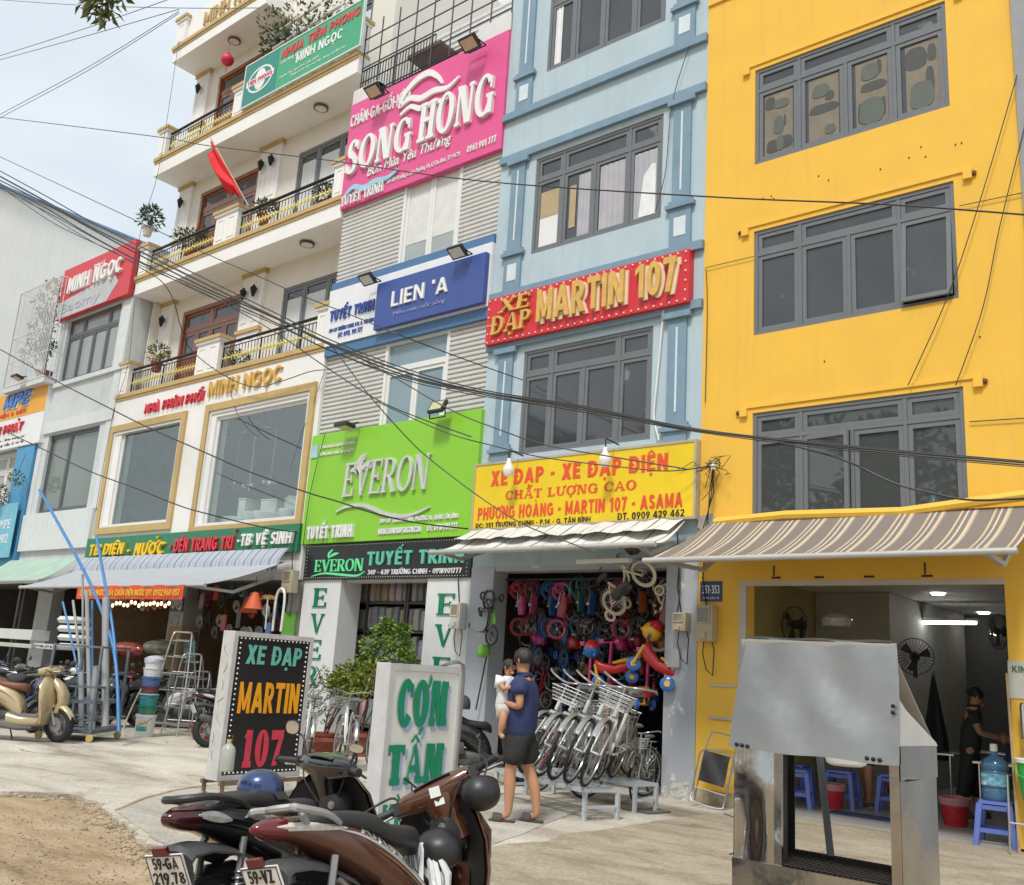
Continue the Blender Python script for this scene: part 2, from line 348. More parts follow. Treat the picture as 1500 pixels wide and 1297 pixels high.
# a stroke-built serif face: each stroke is a prism, depths stepped 0.6 mm so none share a plane
def _E(cx, cy, rx, ry, wx, wy, a0, a1, n=18):
    o = [];
    for i in range(n+1):
        t = math.radians(a0+(a1-a0)*i/n); o.append((cx+rx*math.cos(t), cy+ry*math.sin(t)))
    for i in range(n, -1, -1):
        t = math.radians(a0+(a1-a0)*i/n); o.append((cx+(rx-wx)*math.cos(t), cy+(ry-wy)*math.sin(t)))
    return o
def _S(x0, y0, x1, y1, w):          # slanted stem with horizontal ends
    return [(x0-w/2, y0), (x0+w/2, y0), (x1+w/2, y1), (x1-w/2, y1)]
def _H(x0, x1, y, t): return [(x0, y), (x1, y), (x1, y+t), (x0, y+t)]
def glyph(ch, T=.17, t=.06, sf=.07):
    """strokes on a 1-high box; returns (width, strokes)"""
    def stem(x, w=T): return _S(x, 0, x, 1, w)
    def foot(x, y, w=T): return _H(x-w/2-sf, x+w/2+sf, y, t)
    g = []
    if ch == 'O': W = .84; g = [_E(.42,.5,.42,.52,T,t,0,360,36)]
    elif ch == 'Q': W = .84; g = [_E(.42,.5,.42,.52,T,t,0,360,36), _S(.6,-.2,.45,.1,T*.7)]
    elif ch == 'C': W = .76; g = [_E(.42,.5,.42,.52,T,t,38,322,30), _H(.66,.76,.62,.3)]
    elif ch == 'G': W = .82; g = [_E(.42,.5,.42,.52,T,t,38,322,30), _S(.7,.02,.7,.42,T*.9), _H(.52,.84,.42,t), _H(.66,.75,.64,.28)]
    elif ch == 'S': W = .62; g = [_E(.31,.735,.29,.285,T*.95,t,10,268,22), _E(.31,.265,.31,.285,T*.95,t,-172,92,22), _H(.53,.6,.68,.26), _H(0,.07,.06,.26), [(.16,.62),(.30,.68),(.50,.42),(.38,.34)]]
    elif ch == 'I': W = T+2*sf; g = [stem(W/2), foot(W/2,0), foot(W/2,1-t)]
    elif ch == 'H': W = .84; a, b = T/2+sf, W-T/2-sf; g = [stem(a), stem(b), foot(a,0), foot(b,0), foot(a,1-t), foot(b,1-t), _H(a,b,.48,t*1.2)]
    elif ch == 'N': W = .86; a, b = t/2+sf+.03, W-t/2-sf-.03; g = [_S(a,0,a,1,t*1.2), _S(b,0,b,1,t*1.2), [(a-.05,1),(a+T,1),(b+.03,0),(b+.03-T*1.05,0)], foot(a,0,t), foot(b,1-t,t), _H(a-sf-.03,a+.1,1-t,t)]
    elif ch == 'M': W = 1.0; a, b = t/2+sf+.02, W-T/2-sf; g = [_S(a,0,a+.03,1,t*1.2), stem(b), [(a-.02,1),(a+T,1),(.56,0.02),(.46,0.02)], [(b-.05,1),(b-.13,1),(.46,0.02),(.55,0.02)], foot(a,0,t), foot(b,0), _H(b-.1,b+T/2+sf,1-t,t), _H(a-sf,a+.1,1-t,t)]
    elif ch == 'E': W = .68; a = T/2+sf; g = [stem(a), _H(0,W-.04,0,t), _H(0,W-.06,1-t,t), _H(a,.5,.48,t), _H(W-.09,W-.02,.0,.24), _H(W-.12,W-.05,.78,.22), _H(.45,.51,.40,.22)]
    elif ch == 'F': W = .64; a = T/2+sf; g = [stem(a), foot(a,0), _H(0,W-.02,1-t,t), _H(a,.5,.48,t), _H(W-.09,W-.02,.76,.24), _H(.45,.51,.40,.22)]
    elif ch == 'L': W = .66; a = T/2+sf; g = [stem(a), _H(0,W-.02,0,t), foot(a,1-t), _H(W-.09,W-.02,0,.28)]
    elif ch == 'T': W = .74; g = [stem(W/2), foot(W/2,0), _H(0,W,1-t,t), _H(0,.07,.74,.26), _H(W-.07,W,.74,.26)]
    elif ch == 'R': W = .80; a = T/2+sf; g = [stem(a), foot(a,0), _H(0,.42,1-t,t), _H(a,.42,.46,t), _E(.40,.73,.27,.27,T*.9,t,-90,90,16), [(.30,.48),(.48,.48),(.80,0),(.60,0)], _H(.58,.84,0,t*.8)]
    elif ch == 'P': W = .70; a = T/2+sf; g = [stem(a), foot(a,0), _H(0,.40,1-t,t), _H(a,.40,.44,t), _E(.38,.72,.29,.28,T*.9,t,-90,90,16)]
    elif ch == 'D': W = .84; a = T/2+sf; g = [stem(a), _H(0,.4,0,t), _H(0,.4,1-t,t), _E(.36,.5,.46,.5,T,t,-90,90,20)]
    elif ch == 'U': W = .82; a, b = T/2+sf, W-t/2-sf-.02; g = [_S(a,.3,a,1,T), _S(b,.3,b,1,t*1.2), _E((a-T/2+b+t*.6)/2,.32,(b+t*.6-a+T/2)/2,.34,T*.8,t*1.3,180,360,18), foot(a,1-t), foot(b,1-t,t)]
    elif ch == 'V': W = .86; g = [[(.06,1),(.06+T*1.1,1),(.52,0),(.40,0)], [(.80,1),(.72,1),(.42,0),(.49,0)], _H(0,.30,1-t,t), _H(.64,.88,1-t,t)]
    elif ch == 'Y': W = .84; g = [[(.05,1),(.05+T*1.1,1),(.51,.42),(.36,.42)], [(.78,1),(.70,1),(.42,.44),(.50,.44)], _S(.43,0,.43,.45,T), foot(.43,0), _H(0,.28,1-t,t), _H(.62,.86,1-t,t)]
    elif ch == 'A': W = .86; g = [[(.40,1),(.50,1),(.84,0),(.64,0)], [(.40,1),(.46,1),(.14,0),(.07,0)], _H(.2,.62,.30,t), _H(0,.24,0,t), _H(.56,.88,0,t)]
    elif ch == 'K': W = .84; a = T/2+sf; g = [stem(a), foot(a,0), foot(a,1-t), [(.66,1),(.74,1),(.32,.42),(.24,.46)], [(.36,.60),(.48,.70),(.84,0),(.62,0)], _H(.58,.86,0,t), _H(.58,.82,1-t,t)]
    elif ch == 'X': W = .84; g = [[(.05,1),(.25,1),(.82,0),(.62,0)], [(.74,1),(.66,1),(.08,0),(.16,0)], _H(0,.3,1-t,t), _H(.58,.84,1-t,t), _H(0,.26,0,t), _H(.55,.88,0,t)]
    elif ch == '1': W = .5; g = [_S(.27,0,.27,1,T*1.1), _H(.06,.48,0,t*1.3), [(.05,.86),(.05,.78),(.27,.88),(.27,1)]]
    elif ch == '0': W = .66; g = [_E(.33,.5,.33,.52,T,t,0,360,32)]
    elif ch == '7': W = .6; g = [_H(0,.6,1-t*2.2,t*2.2), [(.42,.9),(.6,.9),(.36,0),(.14,0)], _H(0,.07,.72,.2)]
    else: W = .35
    return W, g
def gsans(c, T):
    t = T*.86; V = lambda x: _H(x,x+T,0,1); B = lambda a, b, y: _H(a,b,y,t); E = lambda cx, cy, rx, ry, a0=0, a1=360: _E(cx,cy,rx,ry,T,t,a0,a1,24)
    P = [V(0),B(0,.36,1-t),B(0,.36,.38),E(.35,.69,.29,.31,-90,90)]; C = [E(.40,.5,.40,.5,45,315)]; six = [E(.31,.32,.31,.32),[(.03,.34),(.22,.44),(.52,1),(.28,1)]]
    D = {'A':(.80,[[(0,0),(T,0),(.4+T*.5,1),(.4-T*.5,1)],[(.8,0),(.8-T,0),(.4-T*.5,1),(.4+T*.5,1)],B(.17,.63,.2)]),
    'B':(.66,[V(0),B(0,.38,0),B(0,.36,1-t),B(0,.38,.5-t/2),E(.36,.73,.27,.27,-90,90),E(.37,.27,.29,.27,-90,90)]),'C':(.72,C),
    'D':(.74,[V(0),B(0,.35,0),B(0,.35,1-t),E(.33,.5,.41,.5,-90,90)]),'E':(.58,[V(0),B(0,.57,0),B(0,.57,1-t),B(0,.51,.5-t/2)]),
    'G':(.80,C+[B(.44,.78,.40),_H(.78-T,.78,.1,.34)]),'H':(.70,[V(0),V(.7-T),B(0,.7,.5-t/2)]),'I':(T,[V(0)]),
    'K':(.72,[V(0),[(T*.5,.28),(T*.5,.56),(.46,1),(.70,1)],[(.2,.55),(.38,.70),(.74,0),(.50,0)]]),'L':(.54,[V(0),B(0,.54,0)]),
    'M':(.86,[V(0),V(.86-T),[(0,1),(T*.9,1),(.43+T*.35,.1),(.43-T*.35,.1)],[(.86,1),(.86-T*.9,1),(.43-T*.35,.1),(.43+T*.35,.1)]]),
    'N':(.72,[V(0),V(.72-T),[(0,1),(T,1),(.72,0),(.72-T,0)]]),'O':(.82,[E(.41,.5,.41,.5)]),'P':(.64,P),'Q':(.82,[E(.41,.5,.41,.5),[(.48,.25),(.62,.3),(.84,-.05),(.66,-.05)]]),
    'R':(.68,P+[[(.24,.42),(.46,.42),(.70,0),(.46,0)]]),'S':(.62,[E(.31,.73,.29,.27,20,270),E(.31,.27,.31,.27,-160,90)]),'T':(.66,[V(.33-T/2),B(0,.66,1-t)]),
    'U':(.68,[_H(0,T,.3,.7),_H(.68-T,.68,.3,.7),E(.34,.34,.34,.34,180,360)]),'V':(.76,[[(0,1),(T,1),(.38+T*.5,0),(.38-T*.5,0)],[(.76,1),(.76-T,1),(.38-T*.5,0),(.38+T*.5,0)]]),
    'Z':(.62,[B(0,.62,0),B(0,.62,1-t),[(0,t*.5),(.28,t*.5),(.62,1-t*.5),(.34,1-t*.5)]]),
    'W':(1.06,[[(q,1),(q+T,1),(q+.25+T*.5,0),(q+.25-T*.5,0)] for q in (0,.53-T*.5)]+[[(q,1),(q-T,1),(q-.25-T*.5,0),(q-.25+T*.5,0)] for q in (.53+T*.5,1.06)]),
    'X':(.74,[[(0,1),(T*1.15,1),(.74,0),(.74-T*1.15,0)],[(0,0),(T*1.15,0),(.74,1),(.74-T*1.15,1)]]),'Y':(.72,[[(0,1),(T*1.05,1),(.36+T/2,.4),(.36-T/2,.4)],[(.72,1),(.72-T*1.05,1),(.36-T/2,.4),(.36+T/2,.4)],_H(.36-T/2,.36+T/2,0,.46)]),
    '0':(.64,[E(.32,.5,.32,.5)]),'1':(.2+T,[_H(.18,.18+T,0,1),[(0,.86),(0,.68),(.2,.82),(.2,1)]]),'2':(.6,[E(.3,.7,.3,.3,-25,170),[(0,t*.6),(.26,t*.6),(.6,.62),(.36,.58)],B(0,.6,0)]),'3':(.6,[E(.28,.73,.28,.27,-90,150),E(.28,.27,.31,.27,-150,90)]),
    '4':(.66,[V(.36),B(0,.66,.2),[(0,.2),(0,.38),(.36,1),(.54,1)]]),'5':(.6,[B(.06,.56,1-t),_H(.06,.06+T,.45,.5),E(.29,.32,.31,.32,-150,120)]),'6':(.62,six),'7':(.58,[B(0,.58,1-t),[(.34,1),(.58,1),(.32,0),(.1,0)]]),
    '8':(.62,[E(.31,.74,.27,.26),E(.31,.27,.31,.27)]),'9':(.62,[[(.62-x,1-y) for x, y in s] for s in six]),'-':(.34,[B(.02,.32,.36)]),'.':(T,[_H(0,T,0,T)]),':':(T,[_H(0,T,0,T),_H(0,T,.5,T)]),',':(T,[_H(0,T,-.12,T+.12)]),'&':(.66,[E(.31,.74,.25,.26),E(.31,.27,.31,.27)])}
    D['\u2019'] = (T,[_H(0,T,.75,.25)])
    return D.get(c, (.30,[]))
import unicodedata
_CM = {'\u0302':'^','\u0301':"'",'\u0300':'`','\u0323':'.','\u031b':'h','\u0309':"'",'\u0303':'~','\u0306':'^'}
def serif_mb(txt, ext=.02, T=.17, t=.06, sf=.07, sp=.07, shear=0.0, sans=None):
    b = MB(); x = 0; k = 0
    for ch in txt:
        d = unicodedata.normalize('NFD', ch); acc = tuple(_CM[q] for q in d[1:]); ch = d[0]
        if ch == 'Đ': ch = 'D'; acc = ('-',)
        W, g = gsans(ch, sans) if sans else glyph(ch, T, t, sf)
        for a in acc:
            c = W/2
            if a == '~': g = g+[_H(c-.26,c+.26,1.1,.1)]
            if a == '^': g = g+[[(c-.24,1.06),(c-.12,1.06),(c,1.2),(c,1.28)], [(c+.24,1.06),(c+.12,1.06),(c,1.2),(c,1.28)]]
            if a == "'": g = g+[[(c+.1,1.26),(c+.2,1.26),(c+.36,1.46),(c+.24,1.46)]]
            if a == '`': g = g+[[(c-.25,1.3),(c-.13,1.3),(c+.08,1.06),(c,1.06)]]
            if a == '.': g = g+[_H(c-.08,c+.08,-.24,.15)]
            if a == 'h': g = g+[[(W-.13,.86),(W-.03,.84),(W+.10,1.02),(W+.02,1.16)]]
            if a == '-': g = g+[_H(-.04,.36,.46,t*1.2)]
        for st in g:
            z = k % 9*.0006; k += 1
            q = 1-.007*(k % 7); b.prism([(x+W/2+(p[0]-W/2)*(1-.004*(k % 5))+shear*p[1], .5+(p[1]-.5)*q, -ext/2) for p in st], (0, 0, ext+z))
        x += W+sp
    return b
def letters(parent, material, txt, rect, Y, ext=.02, bold=0.0, shear=0.0, space=1.0, serif=None, name='lettering', gap=.001, M=None):
    """text filling rect (X0,Z0,X1,Z1) on the plane Y, standing proud towards the street (-Y)"""
    if serif is None and bold > 0 and txt == txt.upper(): serif = dict(sans=.135+2.3*bold, sp=.13)
    b = serif_mb(txt, ext, shear=shear, **serif) if serif is not None else font_mb(txt, ext, 0, shear, space)
    fit(b, *rect)
    b.v = [Vector((p.x, Y-gap-ext/2-p.z, p.y)) for p in b.v]
    if M is not None: b.xf(M)
    return b.build(name, material, parent, smooth=False)
# ================================================================== GROUND
concrete = mat('concrete', (.50,.465,.40), .85, var=.16, scale=.55, bump=.35, bscale=9, speck=((.36,.32,.26), 1.3, .56))
def ground_mat(name, a, b, c, scale, bump, crack=None):
    m = bpy.data.materials.new(name); m.use_nodes = True; t = m.node_tree; N = t.nodes.new; L = t.links.new; bs = t.nodes['Principled BSDF']
    tc = N('ShaderNodeTexCoord'); n1 = N('ShaderNodeTexNoise'); n1.inputs['Scale'].default_value = scale; n1.inputs['Detail'].default_value = 9; n1.inputs['Roughness'].default_value = .65; n1.inputs['Distortion'].default_value = .6
    mp = N('ShaderNodeMapping'); mp.inputs['Scale'].default_value = (.55, 1.25, 1); mp.inputs['Rotation'].default_value = (0,0,.12); L(tc.outputs['Object'], mp.inputs[0]); L(mp.outputs[0], n1.inputs[0])
    r = N('ShaderNodeValToRGB'); e = r.color_ramp.elements; e[0].position = .33; e[0].color = (*a,1); e[1].position = .62; e[1].color = (*c,1); x = e.new(.46); x.color = (*b,1)
    L(n1.outputs[0], r.inputs[0]); cur = r.outputs[0]
    n2 = N('ShaderNodeTexNoise'); n2.inputs['Scale'].default_value = 30; n2.inputs['Detail'].default_value = 5; L(tc.outputs['Object'], n2.inputs[0])
    mr = N('ShaderNodeMapRange'); mr.inputs[1].default_value = .3; mr.inputs[2].default_value = .7; mr.inputs[3].default_value = .8; mr.inputs[4].default_value = 1.15; L(n2.outputs[0], mr.inputs[0])
    hs = N('ShaderNodeHueSaturation'); L(cur, hs.inputs['Color']); L(mr.outputs[0], hs.inputs['Value']); cur = hs.outputs[0]
    n5 = N('ShaderNodeTexNoise'); n5.inputs['Scale'].default_value = .9; n5.inputs['Detail'].default_value = 7; n5.inputs['Roughness'].default_value = .7; n5.inputs['Distortion'].default_value = 1.2; L(tc.outputs['Object'], n5.inputs[0])
    r5 = N('ShaderNodeValToRGB'); r5.color_ramp.elements[0].position = .56; r5.color_ramp.elements[0].color = (1,1,1,1); r5.color_ramp.elements[1].position = .72; r5.color_ramp.elements[1].color = (.56,.53,.48,1); L(n5.outputs[0], r5.inputs[0])
    m5 = N('ShaderNodeMix'); m5.data_type = 'RGBA'; m5.blend_type = 'MULTIPLY'; m5.inputs[0].default_value = 1; L(cur, m5.inputs[6]); L(r5.outputs[0], m5.inputs[7]); cur = m5.outputs[2]
    if crack:
        vo = N('ShaderNodeTexVoronoi'); vo.feature = 'DISTANCE_TO_EDGE'; vo.inputs['Scale'].default_value = crack[0]
        n3 = N('ShaderNodeTexNoise'); n3.inputs['Scale'].default_value = 1.7; n3.inputs['Detail'].default_value = 6; L(tc.outputs['Object'], n3.inputs[0])
        ad = N('ShaderNodeMix'); ad.data_type = 'VECTOR'; ad.inputs[0].default_value = .35; L(tc.outputs['Object'], ad.inputs[4]); L(n3.outputs[1], ad.inputs[5]); L(ad.outputs[1], vo.inputs[0])
        rc = N('ShaderNodeValToRGB'); rc.color_ramp.elements[0].position = 0; rc.color_ramp.elements[0].color = (1,1,1,1); rc.color_ramp.elements[1].position = crack[1]; rc.color_ramp.elements[1].color = (0,0,0,1)
        L(vo.outputs['Distance'], rc.inputs[0])
        n4 = N('ShaderNodeTexNoise'); n4.inputs['Scale'].default_value = .45; L(tc.outputs['Object'], n4.inputs[0])
        mm = N('ShaderNodeMath'); mm.operation = 'MULTIPLY'; gr = N('ShaderNodeMath'); gr.operation = 'GREATER_THAN'; gr.inputs[1].default_value = .53; L(n4.outputs[0], gr.inputs[0]); L(rc.outputs[0], mm.inputs[0]); L(gr.outputs[0], mm.inputs[1])
        mx = N('ShaderNodeMix'); mx.data_type = 'RGBA'; L(mm.outputs[0], mx.inputs[0]); L(cur, mx.inputs[6]); mx.inputs[7].default_value = (.16,.13,.10,1); cur = mx.outputs[2]
    L(cur, bs.inputs['Base Color']); bs.inputs['Roughness'].default_value = .88; bs.inputs['Specular IOR Level'].default_value = .3
    bp = N('ShaderNodeBump'); bp.inputs['Strength'].default_value = bump; bp.inputs['Distance'].default_value = .03; L(n2.outputs[0], bp.inputs['Height'])
    b2 = N('ShaderNodeBump'); b2.inputs['Strength'].default_value = bump; b2.inputs['Distance'].default_value = .05; L(n1.outputs[0], b2.inputs['Height']); L(bp.outputs[0], b2.inputs['Normal']); L(b2.outputs[0], bs.inputs['Normal'])
    return m
conc = ground_mat('pavement_concrete', (.24,.21,.165), (.47,.43,.36), (.62,.575,.495), .75, .4, (.55, .008))
conc2 = ground_mat('pavement_concrete_new', (.26,.24,.20), (.405,.378,.325), (.50,.468,.405), .7, .3, (.4, .006))
dirtm = ground_mat('road_dirt', (.25,.175,.10), (.36,.265,.16), (.46,.355,.235), 1.6, .7)
MB().grid([[(-600,-600,-.035),(600,-600,-.035)],[(-600,600,-.035),(600,600,-.035)]]).build('ground', dirtm, kind='structure')
# pavement: an old concrete apron with a broken edge towards the dirt shoulder
edge_px = [(-160,1150),(0,1158),(60,1162),(110,1164),(150,1178),(165,1196),(190,1212),(215,1232),(236,1246),(262,1262),(300,1290)]
edge = [PZ(x, y) for x, y in edge_px] + [Vector((-2.6,2.2,0)), Vector((-.5,1.7,0)), Vector((3,1.5,0))]
pts = []
for a, b in zip(edge, edge[1:]):
    n = max(2, int((b-a).length/.10))
    for i in range(n):
        p = a.lerp(b, i/n); k = .05
        pts.append(Vector((p.x+rnd.uniform(-k,k), p.y+rnd.uniform(-k,k)*1.2, 0)))
pts.append(edge[-1])
pave = MB(); n = len(pts)
pave.prism([p for p in pts] + [Vector((30,1.5,0)), Vector((30,40,0)), Vector((-80,40,0)), Vector((-80,edge[0].y,0))], (0,0,-.034))
pave.build('pavement', conc, kind='structure', smooth=False)
# newer lighter slab poured over the old one, in front of the shops
j_px = [(170,1187),(210,1170),(255,1158),(300,1151),(360,1147),(440,1140)]
jn = [PZ(x, y, .004) for x, y in j_px]
slab = [jn[0]] + jn[1:] + [Vector((-9.2,9.0,.004)), Vector((-6.6,9.5,.004)), Vector((-5.6,6.6,.004)), Vector((-4.3,4.2,.004)), PZ(300,1278,.004), PZ(255,1246,.004), PZ(222,1226,.004), PZ(196,1206,.004)]
slab2 = []
for a, b in zip(slab, slab[1:]+slab[:1]):
    for i in range(8):
        p = a.lerp(b, i/8); slab2.append(Vector((p.x+rnd.uniform(-.02,.02), p.y+rnd.uniform(-.02,.02), .004)))
MB().add(slab2, [tuple(range(len(slab2)))]).build('pavement_slab', conc2, kind='structure', smooth=False)
ap = [PZ(x, y, .008) for x, y in ((705,1297),(712,1240),(750,1236),(800,1232),(830,1221),(870,1217),(910,1211),(960,1203),(1000,1197),(1068,1189))] + [Vector((-5.6,11.29,.008)), Vector((3,11.29,.008)), Vector((3,1.6,.008)), Vector((-2.2,1.9,.008))]; q = []
for a, b in zip(ap, ap[1:]+ap[:1]): q += [a.lerp(b, i/6)+Vector((rnd.uniform(-.02,.02), rnd.uniform(-.03,.0), 0)) for i in range(6)]
MB().add(q, [tuple(range(len(q)))]).build('pavement_apron', ground_mat('pavement_apron', (.27,.225,.16), (.345,.292,.212), (.42,.365,.275), 2.2, .5, (1.1,.006)), kind='structure', smooth=False)
# line of earth swept into the joint
b = MB()
for a, c in zip(jn, jn[1:]):
    for i in range(10):
        p = a.lerp(c, i/10); q = a.lerp(c, (i+1)/10); wd = .03+.05*((jn.index(a)+i/10)/5)
        b.add([(p.x-.01,p.y-wd*.5,.008),(q.x-.01,q.y-wd*.5,.008),(q.x,q.y+wd,.008),(p.x,p.y+wd,.008)], [(0,1,2,3)])
b.build('path_joint_earth', dirtm, kind='structure', smooth=False)
# rubble along the broken edge
grav = mat('rubble_stone', (.33,.265,.185), .9, var=.25, scale=9, island=.3)
b = MB()
def rock(b, p, s):
    k = len(b.v); b.sphere((0,0,0), s, s*rnd.uniform(.6,1), s*rnd.uniform(.4,.7), 6, 4)
    R = Matrix.Rotation(rnd.uniform(0,6), 3, 'Z')
    for i in range(k, len(b.v)): b.v[i] = R @ (b.v[i]*rnd.uniform(.75,1.2)) + p
for i in range(420):
    t = rnd.random()**.8*(len(edge)-5); j = int(t); p = edge[j].lerp(edge[j+1], t-j)
    rock(b, Vector((p.x+rnd.gauss(-.05,.10), p.y-abs(rnd.gauss(0,.13))+.04, -.03)), rnd.choice([.008,.01,.012,.015,.02,.028]))
for i in range(700):
    p = PZ(rnd.uniform(0,330), rnd.uniform(1180,1297), -.03); rock(b, p, rnd.choice([.004,.005,.007,.010]))
b.build('rubble', grav, smooth=False, kind='stuff')
# ================================================================== BUILDING HELPERS
def shell(b, X0, X1, Z0, Z1, Yf, Yb, holes=(), depth=.22, top=True):
    xs = sorted({X0, X1, *[h[0] for h in holes], *[h[2] for h in holes]}); zs = sorted({Z0, Z1, *[h[1] for h in holes], *[h[3] for h in holes]})
    def hid(x, z): return any(h[0] < x < h[2] and h[1] < z < h[3] for h in holes)
    for i in range(len(xs)-1):
        for j in range(len(zs)-1):
            if not hid((xs[i]+xs[i+1])/2, (zs[j]+zs[j+1])/2):
                x0, x1, z0, z1 = xs[i], xs[i+1], zs[j], zs[j+1]
                b.add([(x0,Yf,z0),(x1,Yf,z0),(x1,Yf,z1),(x0,Yf,z1)], [(0,1,2,3)])
                b.add([(x0,Yf+depth,z0),(x1,Yf+depth,z0),(x1,Yf+depth,z1),(x0,Yf+depth,z1)], [(3,2,1,0)])
    for x0, z0, x1, z1 in holes:
        y0, y1 = Yf, Yf+depth
        b.add([(x0,y0,z0),(x1,y0,z0),(x1,y0,z1),(x0,y0,z1),(x0,y1,z0),(x1,y1,z0),(x1,y1,z1),(x0,y1,z1)], [(0,1,5,4),(1,2,6,5),(2,3,7,6),(3,0,4,7)])
    b.add([(X0,Yf,Z0),(X1,Yf,Z0),(X1,Yf,Z1),(X0,Yf,Z1),(X0,Yb,Z0),(X1,Yb,Z0),(X1,Yb,Z1),(X0,Yb,Z1)], [(0,3,7,4),(1,5,6,2),(4,7,6,5)] + ([(3,2,6,7)] if top else []))
    return b
alu_grey = mat('grey_aluminium', (.15,.162,.175), .42, var=.06, spec=.5)
alu_white = mat('white_upvc', (.72,.73,.72), .4, var=.04)
pane_grey = mat('window_pane_grey', (.052,.057,.062), .035, var=.25, scale=.9, spec=.75, speck=((.16,.165,.17), 2.2, .66))
pane_light = mat('window_pane_frosted', (.36,.40,.40), .16, var=.10, scale=.7, spec=.5)
pane_blue = mat('window_pane_blue', (.22,.31,.36), .12, var=.10, scale=.7, spec=.5)
chrome = mat('bright_steel', (.62,.62,.62), .25, 1.0, var=.08)
def framebox(b, x0, z0, x1, z1, Y, t, d):
    b.box(x0,Y,z0,x1,Y+d,z0+t); b.box(x0,Y,z1-t,x1,Y+d,z1); b.box(x0,Y,z0+t,x0+t,Y+d,z1-t); b.box(x1-t,Y,z0+t,x1,Y+d,z1-t)
def casement(parent, R, Y, cuts, transom=None, tcuts=None, fmat=alu_grey, pmat=pane_grey, t=.05, name='window', inset=.035, open_leaf=None, sash=.055):
    """R=(x0,z0,x1,z1): outer frame, sash leaves between cuts, one pane sheet per light"""
    x0, z0, x1, z1 = R; fb = MB(); pb = MB()
    framebox(fb, x0, z0, x1, z1, Y, t, .07)
    zt = z0+(z1-z0)*transom if transom else z1
    rows = [(z0+t, (zt-t/2 if transom else z1-t), cuts)]
    if transom:
        fb.box(x0+t, Y+.002, zt-t/2, x1-t, Y+.068, zt+t/2); rows.append((zt+t/2, z1-t, tcuts or cuts))
    for za, zb, cs in rows:
        xs = [x0+t] + [x0+(x1-x0)*c for c in cs] + [x1-t]
        for c in xs[1:-1]: fb.box(c-t*.45, Y+.004, za, c+t*.45, Y+.066, zb)
        for i in range(len(xs)-1):
            a = xs[i]+(t*.45 if i else 0)+.004; c = xs[i+1]-(t*.45 if i < len(xs)-2 else 0)-.004
            dy = 0; 
            q = MB(); framebox(q, a, za+.004, c, zb-.004, Y+.012, sash, .04)
            p = MB(); p.box(a+sash-.004, Y+inset, za+sash, c-sash+.004, Y+inset+.006, zb-sash)
            if open_leaf is not None and (za, i) == (z0+t, open_leaf[0]):
                M = Matrix.Translation((c if open_leaf[2] else a, Y+.012, 0)) @ Matrix.Rotation(open_leaf[1], 4, 'Z') @ Matrix.Translation((-(c if open_leaf[2] else a), -Y-.012, 0)); q.xf(M); p.xf(M)
            if open_leaf is not None and open_leaf[0] == 'awn' and (za, i) == (z0+t, open_leaf[1]):
                M = Matrix.Translation((0, Y+.012, zb)) @ Matrix.Rotation(-open_leaf[2], 4, 'X') @ Matrix.Translation((0, -Y-.012, -zb)); q.xf(M); p.xf(M)
            fb.merge(q); pb.merge(p)
    f = fb.build(name, fmat, parent, smooth=False); pb.build('pane', pmat, f, smooth=False)
    return f
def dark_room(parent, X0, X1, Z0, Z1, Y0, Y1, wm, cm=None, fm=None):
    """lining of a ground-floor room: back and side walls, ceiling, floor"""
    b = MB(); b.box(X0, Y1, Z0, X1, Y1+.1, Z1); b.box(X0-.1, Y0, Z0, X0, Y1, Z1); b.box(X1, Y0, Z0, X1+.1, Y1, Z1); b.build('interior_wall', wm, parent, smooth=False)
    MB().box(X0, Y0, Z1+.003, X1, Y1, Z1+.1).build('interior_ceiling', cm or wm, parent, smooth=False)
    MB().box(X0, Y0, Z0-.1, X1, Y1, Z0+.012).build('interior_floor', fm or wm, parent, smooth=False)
# ================================================================== YELLOW BUILDING
ywall = mat('yellow_plaster', (.80,.475,.056), .75, var=.05, scale=1.3, bump=.08, bscale=14, streak=.38, streakcol=(.56,.37,.11))
ytrim = mat('yellow_trim', (.80,.485,.062), .7, var=.04, scale=2)
yb = thing('yellow_building', 'deep yellow painted building with three rows of grey framed windows', 'building', (-4.2, YF, 0))
YX0, YX1 = -6.275, -2.18
yw = [(-5.51,8.55,-2.92,10.05), (-5.515,6.02,-2.92,7.535), (-5.52,3.44,-2.92,4.94)]
shell(MB(), YX0, YX1, -.03, 14.5, YF, 24, yw+[(-5.6,-.02,-2.6,2.70)], .24).build('wall', ywall, yb, smooth=False)
cuts = (.25,.5,.745); tc_ = (.25,.745)
casement(yb, yw[0], YF+.02, cuts, .77, tc_, open_leaf=None)
casement(yb, yw[1], YF+.02, cuts, .77, tc_, open_leaf=('awn', 3, .09))
wl = casement(yb, yw[2], YF+.02, cuts, .77, tc_, open_leaf=(1, -.12, False), pmat=glassmat('window_glass', (.80,.84,.84), .34, .10))
q = mat('upper_room', (.16,.165,.16), .85, var=.2); MB().box(-6.2,YF+.25,3.28,-2.3,14.6,3.36).box(-6.2,14.6,3.3,-2.3,14.7,5.3).box(-6.2,YF+.25,5.25,-2.3,14.6,5.3).box(-6.26,YF+.25,3.3,-6.2,14.7,5.3).build('upper_room', q, yb, smooth=False)
